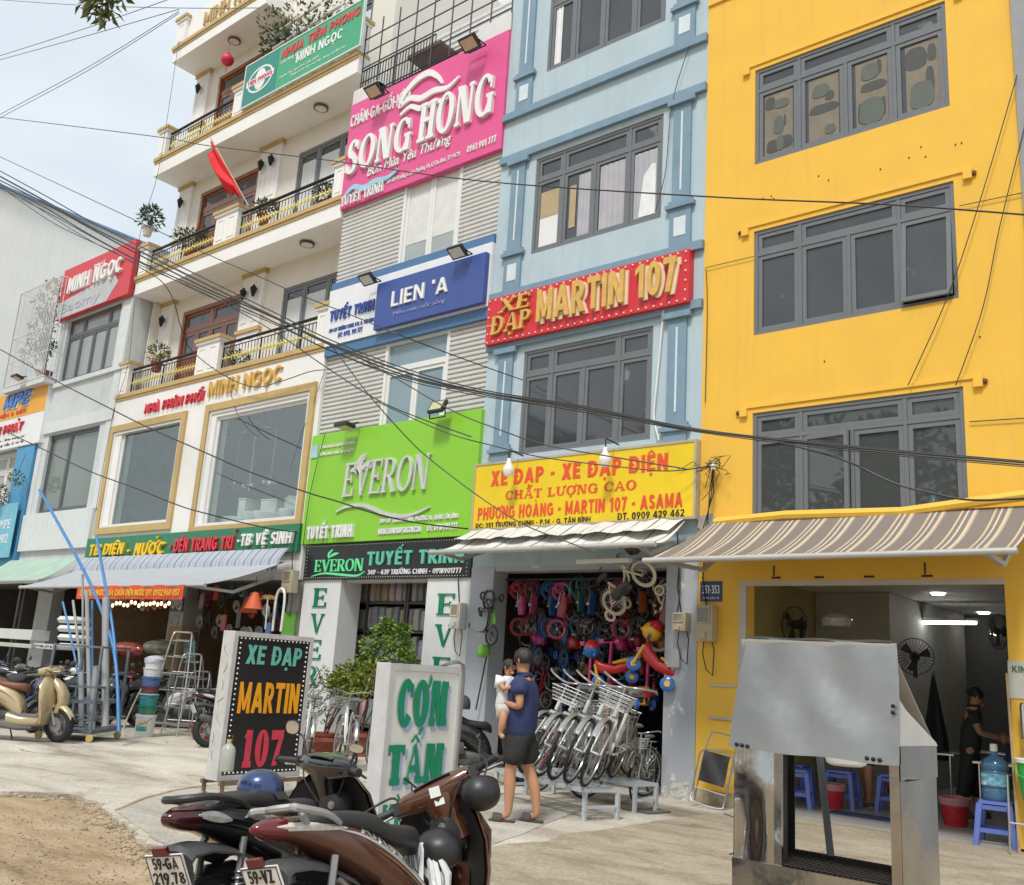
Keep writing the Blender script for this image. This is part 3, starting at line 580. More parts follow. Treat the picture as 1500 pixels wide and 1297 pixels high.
for px, r, h, c_, lab in (((1367,722),.075,.26,(.45,.50,.52),'clear water jug behind the lowest yellow building window'),((1386,728),.04,.17,(.5,.05,.05),'red bottle behind the lowest yellow building window'),((1402,728),.06,.16,(.06,.09,.05),'dark green jar behind the lowest yellow building window'),((1300,728),.17,.10,(.16,.28,.48),'blue basin behind the lowest yellow building window'),((1196,745),.06,.07,(.5,.03,.05),'small red thing on the sill behind the lowest yellow building window')):
    p = PY(*px, YF+.34); o = MB().lathe([(0,0),(r,0),(r*1.05,h*.6),(r*.5,h*.85),(r*.35,h),(0,h)] if r < .1 else [(0,0),(r*.8,0),(r,h),(r*.95,h),(0,h*.3)],18,(p.x,p.y,3.5)).build('bottle' if r < .1 else 'basin', mat('sill_'+lab[:5].strip(), c_, .2), None, org=(p.x,p.y,3.5)); tag(o, lab, 'bottle' if r < .1 else 'basin')
o = MB().box(-4.3,YF+.26,3.45,-2.95,YF+.5,3.495); tag(o.build('window_shelf', alu_white, None, org=(-3.6,YF+.3,3.45), smooth=False), 'pale shelf behind the lowest yellow building window', 'shelf')
# luggage cut-outs of paper stuck inside the top windows
paper = mat('kraft_paper', (.20,.17,.125), .5, var=.15, scale=6, spec=.5); bagd = mat('bag_print_dark', (.065,.065,.06), .5); bagg = mat('bag_print_green', (.10,.118,.10), .5)
x0, z0, x1, z1 = yw[0]; zt = z0+(z1-z0)*.77
prn = MB(); dk = MB(); gn = MB()
for i in range(4):
    a = x0+(x1-x0)*(.25*i)+.125; c = x0+(x1-x0)*(.25*(i+1))-.105; za, zb = z0+.12, zt-.10; Yp = YF+.0524
    prn.box(a, Yp-.001, za, c, Yp, zb)
    def blob(mbx, u, v, ru, rv, e=3.0, off=None):
        off = off or (.004 if mbx is dk else .0075)
        cx, cz = a+(c-a)*u, za+(zb-za)*v
        P = []
        for k in range(18):
            t = 2*PI*k/18; ca, sa = math.cos(t), math.sin(t)
            P.append((cx+ru*math.copysign(abs(ca)**(2/e),ca)*(1.0 if sa > 0 else 1.12), Yp-off, cz+rv*math.copysign(abs(sa)**(2/e),sa)))
        mbx.prism(P, (0,.0015,0))
    if i == 0:
        blob(dk,.2,.85,.07,.10); blob(gn,.6,.8,.10,.07); blob(gn,.5,.45,.07,.13); blob(dk,.3,.12,.09,.10); blob(dk,.75,.14,.09,.10); blob(dk,.72,.5,.015,.09); blob(gn,.55,.15,.05,.12)
    if i == 1:
        blob(gn,.4,.78,.11,.10); blob(dk,.5,.48,.19,.07); blob(dk,.7,.66,.06,.07); blob(gn,.7,.12,.07,.07)
    if i == 2:
        blob(gn,.45,.82,.11,.12); blob(dk,.75,.86,.03,.10); blob(dk,.55,.58,.16,.07); blob(gn,.48,.2,.15,.19); blob(dk,.18,.2,.05,.15); blob(dk,.85,.22,.03,.14)
    if i == 3:
        blob(dk,.3,.78,.13,.16); blob(dk,.78,.80,.05,.12); blob(gn,.45,.2,.14,.19); blob(dk,.7,.36,.05,.22)
w0 = [o for o in yb.children if o.name.startswith('window')][0]
prn.build('paper_sheet', paper, w0, smooth=False); dk.build('dark_bag_shape', bagd, w0, smooth=False); gn.build('green_bag_shape', bagg, w0, smooth=False)
mo = MB()
for q in yw:
    za = q[3]+.07
    mo.box(q[0]-.17, YF-.02, za, q[2]+.22, YF, za+.05); mo.box(q[0]-.17, YF-.05, za-.11, q[0]-.07, YF, za); mo.box(q[2]+.12, YF-.05, za-.11, q[2]+.22, YF, za)
mo.box(YX0, YF-.03, 11.44, YX1, YF, 11.50)
mo.build('window_moulding', ytrim, yb, smooth=False)
rust = mat('rusty_stub', (.16,.07,.035), .9, var=.3, scale=30)
b = MB()
for q in yw[1:]:
    for xx in (q[0]-.2, q[2]+.24): b.sphere((xx, YF-.02, q[3]+.02), .03, .03, .035, 7, 5)
for k in range(14): b.sphere((rnd.uniform(-5.6,-2.6), YF-.004, rnd.choice([8.0,8.1,7.95,5.3,5.5])), .011, .008, .014, 6, 4)
b.build('rust_spot', rust, yb)
b = MB()
for (x,z0_,z1_) in ((-5.23,2.80,2.93),(-3.42,2.80,2.93)): b.box(x, YF-.006, z0_, x+.02, YF-.001, z1_)
for x in (-5.25,-4.7,-4.1,-3.45): b.box(x, YF-.006, 2.765, x+.12, YF-.001, 2.79)
b.build('tape_mark', mat('black_tape', (.03,.03,.03), .6), yb, smooth=False)
b = MB(); b.box(-5.602, YF-.004, 2.68, -2.598, YF+.05, 2.745); b.box(-5.70, YF-.004, .0, -5.598, YF+.05, 2.745)
b.build('door_jamb', mat('pale_jamb', (.52,.47,.40), .6, var=.08), yb, smooth=False)
MB().box(YX0+.02,YF-.015,-.02,-5.72,YF-.002,.16).build('base_stain', mat('damp_plaster', (.42,.36,.25), .9, var=.35, scale=6, bump=.3), yb, smooth=False)
# interior of the restaurant
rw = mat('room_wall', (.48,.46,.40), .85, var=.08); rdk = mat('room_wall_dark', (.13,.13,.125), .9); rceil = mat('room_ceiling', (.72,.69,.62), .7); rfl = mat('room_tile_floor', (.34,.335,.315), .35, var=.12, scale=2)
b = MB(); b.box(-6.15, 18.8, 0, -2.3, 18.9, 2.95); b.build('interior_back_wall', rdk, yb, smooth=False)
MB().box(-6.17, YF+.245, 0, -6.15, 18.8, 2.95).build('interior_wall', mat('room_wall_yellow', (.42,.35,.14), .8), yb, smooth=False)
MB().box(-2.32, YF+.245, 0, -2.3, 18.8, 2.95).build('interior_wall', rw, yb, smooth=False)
MB().box(-6.17, YF+.245, 2.95, -2.3, 18.9, 3.0).build('interior_ceiling', rceil, yb, smooth=False)
MB().box(-6.15, YF+.0, -.05, -2.32, 18.8, .03).build('interior_floor', rfl, yb, smooth=False)
MB().box(-6.14, 14.8, .03, -5.0, 18.7, 2.94).build('interior_partition', mat('partition', (.40,.385,.33), .85), yb, smooth=False)
lampm = mat('lamp_glow', (1,1,1), .5, emit=((1,.97,.9), 7.0)); tubem = mat('tube_glow', (1,1,1), .5, emit=((.95,.98,1), 9.0))
for i, (px, py, Y) in enumerate([(1165,869,0),(1205,896,0),(1374,871,0),(1441,899,0)]):
    d = ray(px, py); p = CAM+d*((2.93-1.45)/d.z)
    t = MB().lathe([(.0,0),(.085,0),(.085,.014),(.10,.018),(.10,.024)], 20, (p.x,p.y,2.925)).build('downlight', lampm, None, org=(p.x,p.y,2.925))
    tag(t, ['round lit downlight just inside the left end of the restaurant ceiling', 'round lit downlight above the wall fan in the restaurant', 'round lit downlight above the long lamp tube, nearest the street', 'round lit downlight at the right end of the restaurant ceiling'][i], 'ceiling light', 'downlights in the restaurant ceiling')
for i, (a, c) in enumerate([((1322,912),(1430,913)), ((1381,928),(1462,929))]):
    d = ray(*a); p = CAM+d*((2.62-1.45)/d.z); d = ray(*c); q = CAM+d*((2.62-1.45)/d.z)
    t = thing('tube_lamp', ['long bright lamp tube, the nearer one on the restaurant ceiling','lamp tube farther back on the restaurant ceiling, partly behind the frame'][i], 'lamp', ((p+q)/2), 'tube lamps in the restaurant')
    MB().tube([p+Vector((0,0,.0)), q], .024, 10).build('tube', tubem, t)
    MB().sbar(p+Vector((-.03,0,.045)), q+Vector((.03,0,.045)), .06, .04).build('batten', alu_white, t, smooth=False)
# neighbour on the right
nb = thing('grey_building', 'grey side of the next building at the top right edge', 'building', (0,YF,0))
gneigh = mat('grey_render', (.30,.31,.33), .8, streak=.2)
shell(MB(), -2.175, 4.0, 3.2, 14.5, YF-.05, 22).build('wall', gneigh, nb, smooth=False)
shell(MB(), -2.175, 4.0, -.02, 3.2, YF-.0, 22).build('lower_wall', gneigh, nb, smooth=False)
# ================================================================== BLUE BUILDING
bwall = mat('pale_blue_plaster', (.42,.53,.585), .8, var=.07, scale=1.4, bump=.1, bscale=14, streak=.42, streakcol=(.33,.36,.35), speck=((.60,.64,.65), 5.0, .70))
btrim = mat('blue_trim', (.185,.285,.37), .7, var=.12, scale=3, streak=.2, streakcol=(.2,.26,.3))
bb = thing('blue_building', 'light blue narrow building with darker blue pilasters and grey windows', 'building', (-8.3,YF,0))
BX0, BX1 = -10.315, -6.28
bw = [(-9.42,11.56,-7.05,13.3), (-9.52,8.17,-7.03,9.92), (-9.52,4.76,-7.1,6.47)]
shell(MB(), BX0, BX1, 3.0, 14.5, YF+.02, 24, bw, .22).build('wall', bwall, bb, smooth=False)
bcut = (.235,.49,.755); btc = (.235,.755)
for q in bw: casement(bb, q, YF+.04, bcut, .76, btc)
tr = MB(); lines = MB()
def band(z, h, d): tr.box(BX0+.005, YF-d, z, BX1-.005, YF+.02, z+h)
for z in (10.02, 6.575): band(z, .13, .05)
for z in (10.86, 7.47): band(z, .13, .055)
for i, (zb, zt2) in enumerate([(10.99,14.4),(7.60,10.02),(4.2,6.575)]):
    for x0, x1 in ((-10.06,-9.70),(-6.86,-6.50)):
        tr.box(x0, YF-.02, zb, x1, YF+.02, zb+.62); tr.box(x0-.06, YF-.06, zb+.62, x1+.06, YF+.02, zb+.68); tr.box(x0-.02, YF-.04, zb+.68, x1+.02, YF+.02, zb+.74)
        tr.box(x0+.03, YF-.022, zb+.74, x1-.03, YF+.02, zt2)
        if i < 2 or 1: 
            lines.box((x0+x1)/2-.10, YF-.026, zb+.17, (x0+x1)/2+.10, YF-.021, zb+.47)
        lines.box((x0+x1)/2-.016, YF-.028, zb+.90, (x0+x1)/2+.016, YF-.023, zt2-.22)
        tr.box(x0-.05, YF-.075, zt2-.09, x1+.05, YF-.0, zt2)
tr.build('pilaster_trim', btrim, bb, smooth=False); lines.build('pilaster_inlay', mat('pale_inlay', (.60,.68,.72), .7), bb, smooth=False)
# curtains in the middle window
cur = mat('grey_curtain', (.40,.40,.44), .8, var=.12, scale=3)
def curtain(parent, x0, z0, x1, z1, Y, m, folds=9, name='curtain'):
    P = []
    for k in range(folds*6+1):
        u = k/(folds*6); P.append((x0+(x1-x0)*u, Y+.006*math.sin(u*folds*2*PI)))
    g = MB().grid([[(x, y, z0) for x, y in P], [(x, y, z1) for x, y in P]]); return g.build(name, m, parent)
wmid = [o for o in bb.children if o.name.startswith('window')][1]
x0, z0, x1, z1 = bw[1]; W = x1-x0
curtain(wmid, x0+W*.36, z0+.11, x0+W*.47, z0+1.2, YF+.066, cur, 4); curtain(wmid, x0+W*.53, z0+.11, x0+W*.735, z0+1.22, YF+.066, cur, 5); curtain(wmid, x0+W*.79, z0+.11, x1-.11, z0+1.22, YF+.066, cur, 4)
MB().box(x0+.115, YF+.064, z0+.11, x0+W*.20, YF+.068, z0+.62).build('white_board', alu_white, wmid, smooth=False)
MB().box(x0+.115, YF+.064, z0+.625, x0+W*.20, YF+.068, z0+1.1).build('tan_board', mat('tan_board', (.42,.33,.19), .6), wmid, smooth=False)
MB().box(x0+W*.29, YF+.064, z0+.3, x0+W*.34, YF+.068, z0+1.05).build('tan_board', mat('tan_board', (.42,.33,.19), .6), wmid, smooth=False)
MB().prism([(x0+W*.83,YF+.052,z0+.12),(x1-.13,YF+.052,z0+.12),(x1-.13,YF+.052,z0+.95),(x1-.2,YF+.052,z0+.98),(x0+W*.86,YF+.052,z0+.8)], (0,.006,0)).build('white_cloth', mat('white_cloth', (.75,.77,.78), .8, bump=.5), wmid, smooth=False)
for q in (0,):
    x0, z0, x1, z1 = bw[0]; w_ = [o for o in bb.children if o.name.startswith('window')][0]
    curtain(w_, x0+.12, z0+.1, x0+.26, z0+1.25, YF+.066, alu_white, 2)
# ground floor of the blue building: two piers and the open shop
pier = mat('grey_blue_pier', (.40,.43,.47), .8, var=.08, scale=1.4, streak=.25, streakcol=(.5,.5,.48), speck=((.70,.71,.70), 3.2, .66))
for x0, x1 in ((-10.31,-9.84),(-6.76,-6.283)): MB().box(x0, YF, -.03, x1, YF+.35, 3.0).build('pier', pier, bb, smooth=False)
MB().box(-9.84, YF+.02, 2.93, -6.76, YF+.35, 3.0).build('lintel', pier, bb, smooth=False)
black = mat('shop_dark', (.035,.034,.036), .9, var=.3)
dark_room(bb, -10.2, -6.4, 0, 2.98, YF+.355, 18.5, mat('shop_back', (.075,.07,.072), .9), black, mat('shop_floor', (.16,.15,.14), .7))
scuff = mat('flaking_paint', (.62,.60,.55), .9, var=.3, scale=12, bump=.5)
b = MB()
for i in range(50):
    x = rnd.uniform(-6.74,-6.3); z = abs(rnd.gauss(0,.13)); rr = rnd.uniform(.01,.045)
    b.prism([(x+rr*math.cos(t)*rnd.uniform(.6,1.3), YF-.0005-i*.00006, z+rr*math.sin(t)*rnd.uniform(.5,1.2)) for t in [k*PI/4 for k in range(8)]], (0,-.0015,0))
for i in range(14):
    x = -6.62+rnd.gauss(0,.03); z = rnd.uniform(.7,1.2); rr = rnd.uniform(.006,.018)
    b.prism([(x+rr*math.cos(t), YF-.0005-i*.00006, z+2.2*rr*math.sin(t)) for t in [k*PI/4 for k in range(8)]], (0,-.0015,0))
b.build('peeling_patch', scuff, bb, smooth=False)
# ================================================================== CORRUGATED BUILDING
corr = mat('corrugated_zinc', (.64,.64,.62), .55, .0, var=.06, scale=2, streak=.25, streakcol=(.36,.35,.32))
cb = thing('corrugated_building', 'narrow building clad in pale grey corrugated metal with white windows', 'building', (-12.4,YF,0))
CX0, CX1 = -14.61, -10.32
cw = [(-12.80,8.70,-11.32,10.5), (-12.88,5.45,-11.30,7.19)]
wy = mat('white_render', (.66,.66,.64), .8, var=.06, streak=.25)
shell(MB(), CX0, CX1, 2.8, 12.9, YF+.12, 24, cw, .2).build('wall', wy, cb, smooth=False)
def corrug(x0, x1, z0, z1, Y):
    g = MB(); P = []; pitch = .0868; z = z0
    while z < z1-.001:
        for dz, dy in ((0,0),(.012,-.052),(.058,-.056),(.070,-.004)):
            zz = min(z+dz, z1); P.append(((x0,Y+dy,zz),(x1,Y+dy,zz)))
        z += pitch
    g.grid([list(p) for p in P]); return g
g = MB()
segs = [(CX0,-12.90,5.5,7.3),(-11.28,CX1,5.5,7.3),(CX0,-12.82,8.6,10.5),(-11.30,CX1,8.6,10.5)]
for q in segs: g.merge(corrug(*q, YF+.115))
g.build('corrugated_cladding', corr, cb, smooth=False)
# upper white window: two sashes, blinds half down; lower: transom + two blue leaves
def white_window(R, Y, top, pm):
    x0, z0, x1, z1 = R; fb = MB(); pb = MB(); xm = (x0+x1)/2
    framebox(fb, x0-.03, z0-.05, x1+.03, z1+.03, Y-.04, .07, .12)
    zt = z1 if not top else z0+(z1-z0)*top
    if top: fb.box(x0+.04, Y-.03, zt-.05, x1-.04, Y+.07, zt+.05)
    for a, c in ((x0+.04, xm), (xm, x1-.04)):
        framebox(fb, a+.002, z0+.03, c-.002, zt-(.05 if top else .03), Y-.01, .07, .05)
        pb.box(a+.06, Y+.018, z0+.09, c-.06, Y+.024, zt-.1)
    if top: pb.box(x0+.04, Y+.018, zt+.04, x1-.04, Y+.024, z1-.04)
    f = fb.build('window', alu_white, cb, smooth=False); pb.build('pane', pm, f, smooth=False); return f
f = white_window(cw[0], YF+.10, None, pane_light)
bl = MB(); xm = (cw[0][0]+cw[0][2])/2
for a, c in ((cw[0][0]+.1, xm-.06), (xm+.06, cw[0][2]-.1)): bl.box(a, YF+.112, 9.15, c, YF+.116, 10.4)
bl.build('blind', mat('white_blind', (.66,.67,.64), .5), f, smooth=False)
white_window(cw[1], YF+.10, .70, pane_blue)
# roof terrace above the pink sign: slab, posts, louvre screen, eaves
MB().box(CX0, YF+.05, 12.62, CX1, YF+2.2, 12.72).build('terrace_slab', wy, cb, smooth=False)
MB().box(CX0, YF+2.2, 12.72, CX1, YF+2.3, 15.6).build('terrace_back_wall', mat('terrace_grey', (.50,.50,.50), .8), cb, smooth=False)
lv = MB()
for k in range(15):
    z = 13.1+k*.14; lv.box(-14.2, YF+1.6, z, CX1-.02, YF+1.66, z+.055)
lv.build('louvre_screen', mat('white_louvre', (.68,.68,.68), .5), cb, smooth=False)
rl = MB(); dk_iron = mat('dark_iron', (.045,.045,.048), .5, .4)
for z in (12.95, 13.3, 13.65, 14.0, 14.35): rl.bar((CX0+.05,YF+.06,z), (CX1-.05,YF+.06,z), .014, 6)
for k in range(9): x = CX0+.08+k*.52; rl.bar((x,YF+.06,12.72), (x,YF+.06,14.7), .016, 6)
for k in range(26): x = CX0+.1+k*.085; rl.bar((x,YF+.10,12.74), (x,YF+.10,13.62), .011, 5)
for z in (12.85,13.62): rl.bar((CX0+.05,YF+.10,z), (-12.4,YF+.10,z), .016, 6)
rl.bar((CX0+.05,YF+.06,12.86),(CX1-.9,YF-.04,12.80),.02,6)
rl.build('terrace_railing', dk_iron, cb)
MB().box(CX0+.5, YF+.9, 14.2, CX0+1.5, YF+2.2, 14.28).build('terrace_eave', mat('brown_eave', (.10,.055,.05), .6), cb, smooth=False)
b = MB(); b.box(CX0+.0, YF+.02, 12.76, -13.9, YF+.32, 13.12); b.box(-11.15, YF+.02, 12.76, CX1+.02, YF+.32, 13.14)
b.build('parapet_block', wy, cb, smooth=False)
# ground floor: two white piers and the bedding shop between them
for x0, x1 in ((-14.5,-14.0),(-14.0,-13.45),(-11.29,-10.318)): MB().box(x0+.002, YF+.02, -.03, x1-.002, YF+(.4 if x0 != -14.0 else .5), 2.84).build('pier', mat('white_pier', (.70,.71,.71), .6, var=.04, streak=.12), cb, smooth=False)
MB().box(-14.45, YF+.13, 2.80, CX1, YF+.36, 3.45).build('lintel', wy, cb, smooth=False)
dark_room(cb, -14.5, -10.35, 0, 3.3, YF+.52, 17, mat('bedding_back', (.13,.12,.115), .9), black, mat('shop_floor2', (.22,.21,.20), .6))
# ================================================================== WHITE BALCONY BUILDING
mwall = mat('cream_render', (.72,.69,.62), .8, var=.04, scale=1.5, streak=.10, streakcol=(.5,.47,.42)); mwhite = mat('white_fascia', (.80,.795,.775), .7, var=.04, scale=1.2, streak=.18, streakcol=(.52,.51,.48))
gold = mat('ochre_trim', (.50,.36,.15), .6, var=.10, scale=3, streak=.2, streakcol=(.35,.27,.14)); iron = mat('black_wrought_iron', (.02,.02,.021), .4, .5); brass = mat('gilt_ornament', (.62,.52,.16), .4, .5, var=.15)
wood = mat('red_brown_wood', (.235,.075,.030), .35, var=.25, scale=4, stretch=(1,1,6), coat=.4)
mn = thing('balcony_building', 'white four storey building with three balconies and ochre edged slabs', 'building', (-18.7,YF,0))
MX0, MX1, YW = -22.75, -14.62, 12.15
HW = [(-22.70,4.0,-19.32,6.70), (-18.55,3.84,-14.74,6.72)]
shell(MB(), MX0, MX1, 2.85, 7.40, YF, 24, [(-22.20,4.12,-19.46,6.55),(-18.15,3.98,-14.88,6.42)], .3).build('wall', mwhite, mn, smooth=False)
doors = [(-21.66,7.55,-19.10,9.82), (-21.68,10.9,-19.10,13.16), (-21.64,14.3,-19.12,16.62)]
wins = [(-17.50,7.9,-15.30,9.58), (-17.56,11.2,-15.4,13.02), (-17.5,14.6,-15.4,16.4)]
shell(MB(), MX0+.05, MX1, 7.40, 18.0, YW, 24, doors+wins, .2).build('upper_wall', mwall, mn, smooth=False)
# party wall that closes the balconies on the left, and the floor slabs
MB().box(MX0+.02, YF+.55, 7.6, MX0+.06, YW, 10.2).build('side_screen_wall', mwall, mn, smooth=False)
sl = MB(); gr = MB()
for k, (z0, z1, xr) in enumerate([(7.0,7.42,MX1),(10.22,10.62,MX1),(13.58,14.0,MX1),(17.02,17.38,-18.5)]):
    if k: sl.box(MX0, YF, z0, xr, YW, z1)
    gr.box(MX0-.03, YF-.05, z1-.0, xr, YF+.30, z1+.10); gr.box(MX0-.03, YF+.30, z1, MX0+.12, YW, z1+.08)
    gr.box(MX0-.015, YF-.025, z1-.06, xr, YF, z1)
sl.build('balcony_slab', mwhite, mn, smooth=False); gr.build('slab_edge_trim', gold, mn, smooth=False)
MB().box(MX0+.1, YF+.1, 17.38, -18.6, YW, 18.4).build('parapet', mwhite, mn, smooth=False)
letters(mn, gold, 'MINH NGỌC', (-21.5,17.62,-18.7,18.1), YF+.1, .05, .01)
pl = MB(); pt = MB()
def post(x0, x1, z, h=.80, y0=YF-.01):
    pl.box(x0, y0, z, x1, y0+.26, z+h-.08); pt.box(x0-.07, y0-.07, z+h-.02, x1+.07, y0+.33, z+h+.06); pl.box(x0-.04, y0-.04, z+h-.08, x1+.04, y0+.30, z+h-.02)
    n = 2 if x1-x0 > .6 else 1; w_ = (x1-x0)/n
    for i in range(n):
        a = x0+w_*i+w_*.2; c = x0+w_*(i+1)-w_*.2; q = MB(); framebox(q, a, z+.10, c, z+h-.18, y0-.012, .025, .012); pl.merge(q)
for z in (7.52, 10.72, 14.10):
    post(-22.72,-22.34,z); post(-19.30,-18.42,z); post(-14.98,-14.66,z)
post(-22.72,-22.3,17.45,.85)
pl.build('balcony_post', mwhite, mn, smooth=False); pt.build('post_cap', gold, mn, smooth=False)
def railing(x0, x1, z, name='railing'):
    fr = MB(); og = MB(); y = YF+.10; n = int((x1-x0)/.115)
    fr.tube([(x0,y,z+.70),(x1,y,z+.70)], .035, 8); fr.bar((x0,y,z+.60),(x1,y,z+.60),.012,6); fr.bar((x0,y,z+.06),(x1,y,z+.06),.014,6)
    for i in range(n+1):
        x = x0+(x1-x0)*i/n; fr.bar((x,y,z+.06),(x,y,z+.60),.0085,5)
        if i % 12 == 0: fr.bar((x,y,z-.02),(x,y,z+.62),.02,6)
        if i < n:
            xm = x+(x1-x0)/n/2
            og.lathe([(.0,-.10),(.010,-.085),(.012,-.05),(.026,0),(.012,.05),(.010,.085),(.0,.10)], 6, (x,y,z+.35)); og.sphere((xm,y-.002,z+.35),.018,.012,.03,6,4)
    r = fr.build(name, iron, mn); og.build('ornament', brass, r); return r
for z in (7.47, 10.67, 14.05):
    railing(-22.30,-19.34,z); 
    if z < 14: railing(-18.38,-15.02,z)
# wall pilasters with sconces
pw = MB(); pc = MB()
lamps = []
for z0, z1 in ((7.45,10.22),(10.65,13.58),(14.05,17.02)):
    for x0, x1 in ((-22.68,-22.08),(-19.02,-18.2)):
        pw.box(x0, YW-.08, z0, x1, YW, z1-.02); pc.box(x0-.05, YW-.12, z1-.10, x1+.05, YW-.0, z1-.002); pc.box(x0-.05, YW-.12, z0+1.25, x1+.05, YW-.0, z0+1.34)
        n = 1 if x1-x0 < .7 else 2; w_ = (x1-x0)/n
        for i in range(n):
            a = x0+w_*i+.1; c = x0+w_*(i+1)-.1
            q = MB(); framebox(q, a, z0+1.5, c, z1-.25, YW-.095, .025, .015); framebox(q, a, z0+.2, c, z0+1.1, YW-.095, .025, .015); pw.merge(q)
            lamps.append(((a+c)/2, z1-.55))
pw.build('pilaster', mwhite, mn, smooth=False); pc.build('pilaster_cap', gold, mn, smooth=False)
for k, (x, z) in enumerate(lamps):
    MB().lathe([(.0,-.17),(.02,-.16),(.05,-.08),(.085,.06),(.05,.09),(.03,.13),(.0,.16)], 8, (x, YW-.19, z)).bar((x,YW-.10,z+.02),(x,YW-.19,z+.02),.015).build('wall_lamp', iron, mn)
cl = mat('lamp_diffuser', (.75,.73,.68), .4)
for x, y, z in ((-16.2,11.7,10.2),(-16.3,11.7,13.56),(-20.4,11.7,17.0)):
    MB().lathe([(.0,-.05),(.13,-.05),(.135,-.03)], 18, (x,y,z)).build('ceiling_lamp', cl, mn)
    MB().lathe([(.135,-.045),(.165,-.045),(.165,-.001),(.135,-.001)], 18, (x,y,z)).build('lamp_ring', mat('dark_bronze', (.10,.08,.07), .5), mn)
# wooden folding doors with glazed tops
for q in doors:
    x0, z0, x1, z1 = q; b = MB(); g = MB(); Y = YW+.04
    framebox(b, x0, z0-.02, x1, z1, Y-.05, .10, .14); zt = z0+(z1-z0)*.76
    b.box(x0+.1, Y-.01, zt-.05, x1-.1, Y+.06, zt+.05); xm = (x0+x1)/2; b.box(xm-.06, Y-.012, zt, xm+.06, Y+.058, z1-.1)
    for k in range(4):
        a = x0+.1+(x1-x0-.2)*k/4; c = x0+.1+(x1-x0-.2)*(k+1)/4
        framebox(b, a+.004, z0, c-.004, zt-.05, Y, .10, .05); b.box(a+.1, Y+.008, z0+.1, c-.1, Y+.04, z0+.95); b.box(a+.1, Y+.004, z0+.95, c-.1, Y+.046, z0+1.03)
        g.box(a+.09, Y+.02, z0+1.02, c-.09, Y+.026, zt-.14)
    for a, c in ((x0+.1,xm-.06),(xm+.06,x1-.1)):
        framebox(b, a+.002, zt+.05, c-.002, z1-.1, Y, .06, .05); g.box(a+.05, Y+.02, zt+.1, c-.05, Y+.026, z1-.15)
    f = b.build('door', wood, mn, smooth=False); g.build('pane', pane_grey, f, smooth=False)
wcur = mat('lace_curtain', (.62,.64,.64), .8, var=.06)
for q in wins:
    f = casement(mn, q, YW+.03, (.34,.72), None, None, pmat=pane_grey, t=.06)
    curtain(f, q[0]+.14, q[1]+.1, q[0]+(q[2]-q[0])*.32, q[3]-.3, YW+.055, wcur, 5); curtain(f, q[0]+(q[2]-q[0])*.38, q[1]+.1, q[0]+(q[2]-q[0])*.68, q[3]-.3, YW+.055, wcur, 8); curtain(f, q[0]+(q[2]-q[0])*.76, q[1]+.1, q[2]-.12, q[3]-.3, YW+.055, wcur, 5)
# shop windows on the first floor: ochre surround, white inner frame, glass and a showroom behind
sg = glassmat('shop_glass', (.90,.95,.94), .16, .012)
for (x0,z0,x1,z1), (a,c,d,e) in zip(HW, [(-22.20,4.12,-19.46,6.55),(-18.15,3.98,-14.88,6.42)]):
    b = MB(); framebox(b, x0, z0, x1+.0, z1, YF-.06, .16, .06); b.build('window_surround', gold, mn, smooth=False)
    b = MB(); framebox(b, x0+.17, z0+.165, x1-.17, z1-.165, YF-.03, .06, .06); framebox(b, a+.0, c+.0, d, e, YF+.06, .07, .05)
    f = b.build('shop_window', alu_white, mn, smooth=False); MB().box(a+.06, YF+.08, c+.06, d-.06, YF+.09, e-.06).build('pane', sg, f, smooth=False)
srm = mat('showroom_wall', (.27,.285,.285), .8, var=.1); srd = mat('showroom_grey', (.20,.215,.22), .8)
b = MB(); b.box(MX0+.1, 16.5, 3.6, MX1-.05, 16.6, 7.2); b.build('showroom_back_wall', srd, mn, smooth=False)
MB().box(MX0+.05, YF+.3, 3.70, MX1-.02, 16.5, 3.80).build('showroom_floor', srm, mn, smooth=False)
MB().box(MX0+.05, YF+.3, 7.0, MX1-.02, 16.5, 7.1).build('showroom_ceiling', mat('showroom_ceiling', (.33,.34,.33), .8), mn, smooth=False)
for x0, x1 in ((MX0+.05,MX0+.15),(-18.95,-18.85),(MX1-.15,MX1-.05)): MB().box(x0, YF+.31, 3.8, x1, 16.5, 7.0).build('showroom_partition', srm if x0 > -19 else mat('showroom_tree_reflection', (.20,.215,.165), .8, var=.45, scale=2.2), mn, smooth=False)  # leftmost partition's mottled olive paints in the trees mirrored in its window
MB().box(-18.0, 14.6, 3.8, -17.0, 15.2, 7.0).build('showroom_column', mat('showroom_tan', (.26,.21,.165), .7), mn, smooth=False)
porc = mat('white_porcelain', (.82,.84,.83), .15, var=.02, coat=.4)
tlt = thing('toilet', 't', 'toilet')
b = MB(); b.loft([((0,-.1,.0),(.13,0,0),(0,.22,0),2.3),((0,-.12,.12),(.12,0,0),(0,.2,0),2.2),((0,-.14,.28),(.16,0,0),(0,.27,0),2.1),((0,-.16,.38),(.19,0,0),(0,.31,0),2.1),((0,-.16,.405),(.19,0,0),(0,.31,0),2.1)], 18); b.build('bowl', porc, tlt)
b = MB(); b.loft([((0,-.16,.41),(.19,0,0),(0,.30,0),2.1),((0,-.16,.44),(.185,0,0),(0,.30,0),2.1),((0,-.16,.455),(.14,0,0),(0,.24,0),2.1)], 18); b.build('seat_lid', porc, tlt)
MB().box(-.2,.12,.36,.2,.3,.74).build('cistern', porc, tlt, bevel=.02); MB().box(-.21,.11,.742,.21,.31,.77).build('cistern_lid', porc, tlt, bevel=.01)
spots = [(345,762,11.98,'leftmost'),(378,757,11.95,'second from the left'),(402,752,11.95,'third from the left'),(432,748,11.98,'rightmost')]
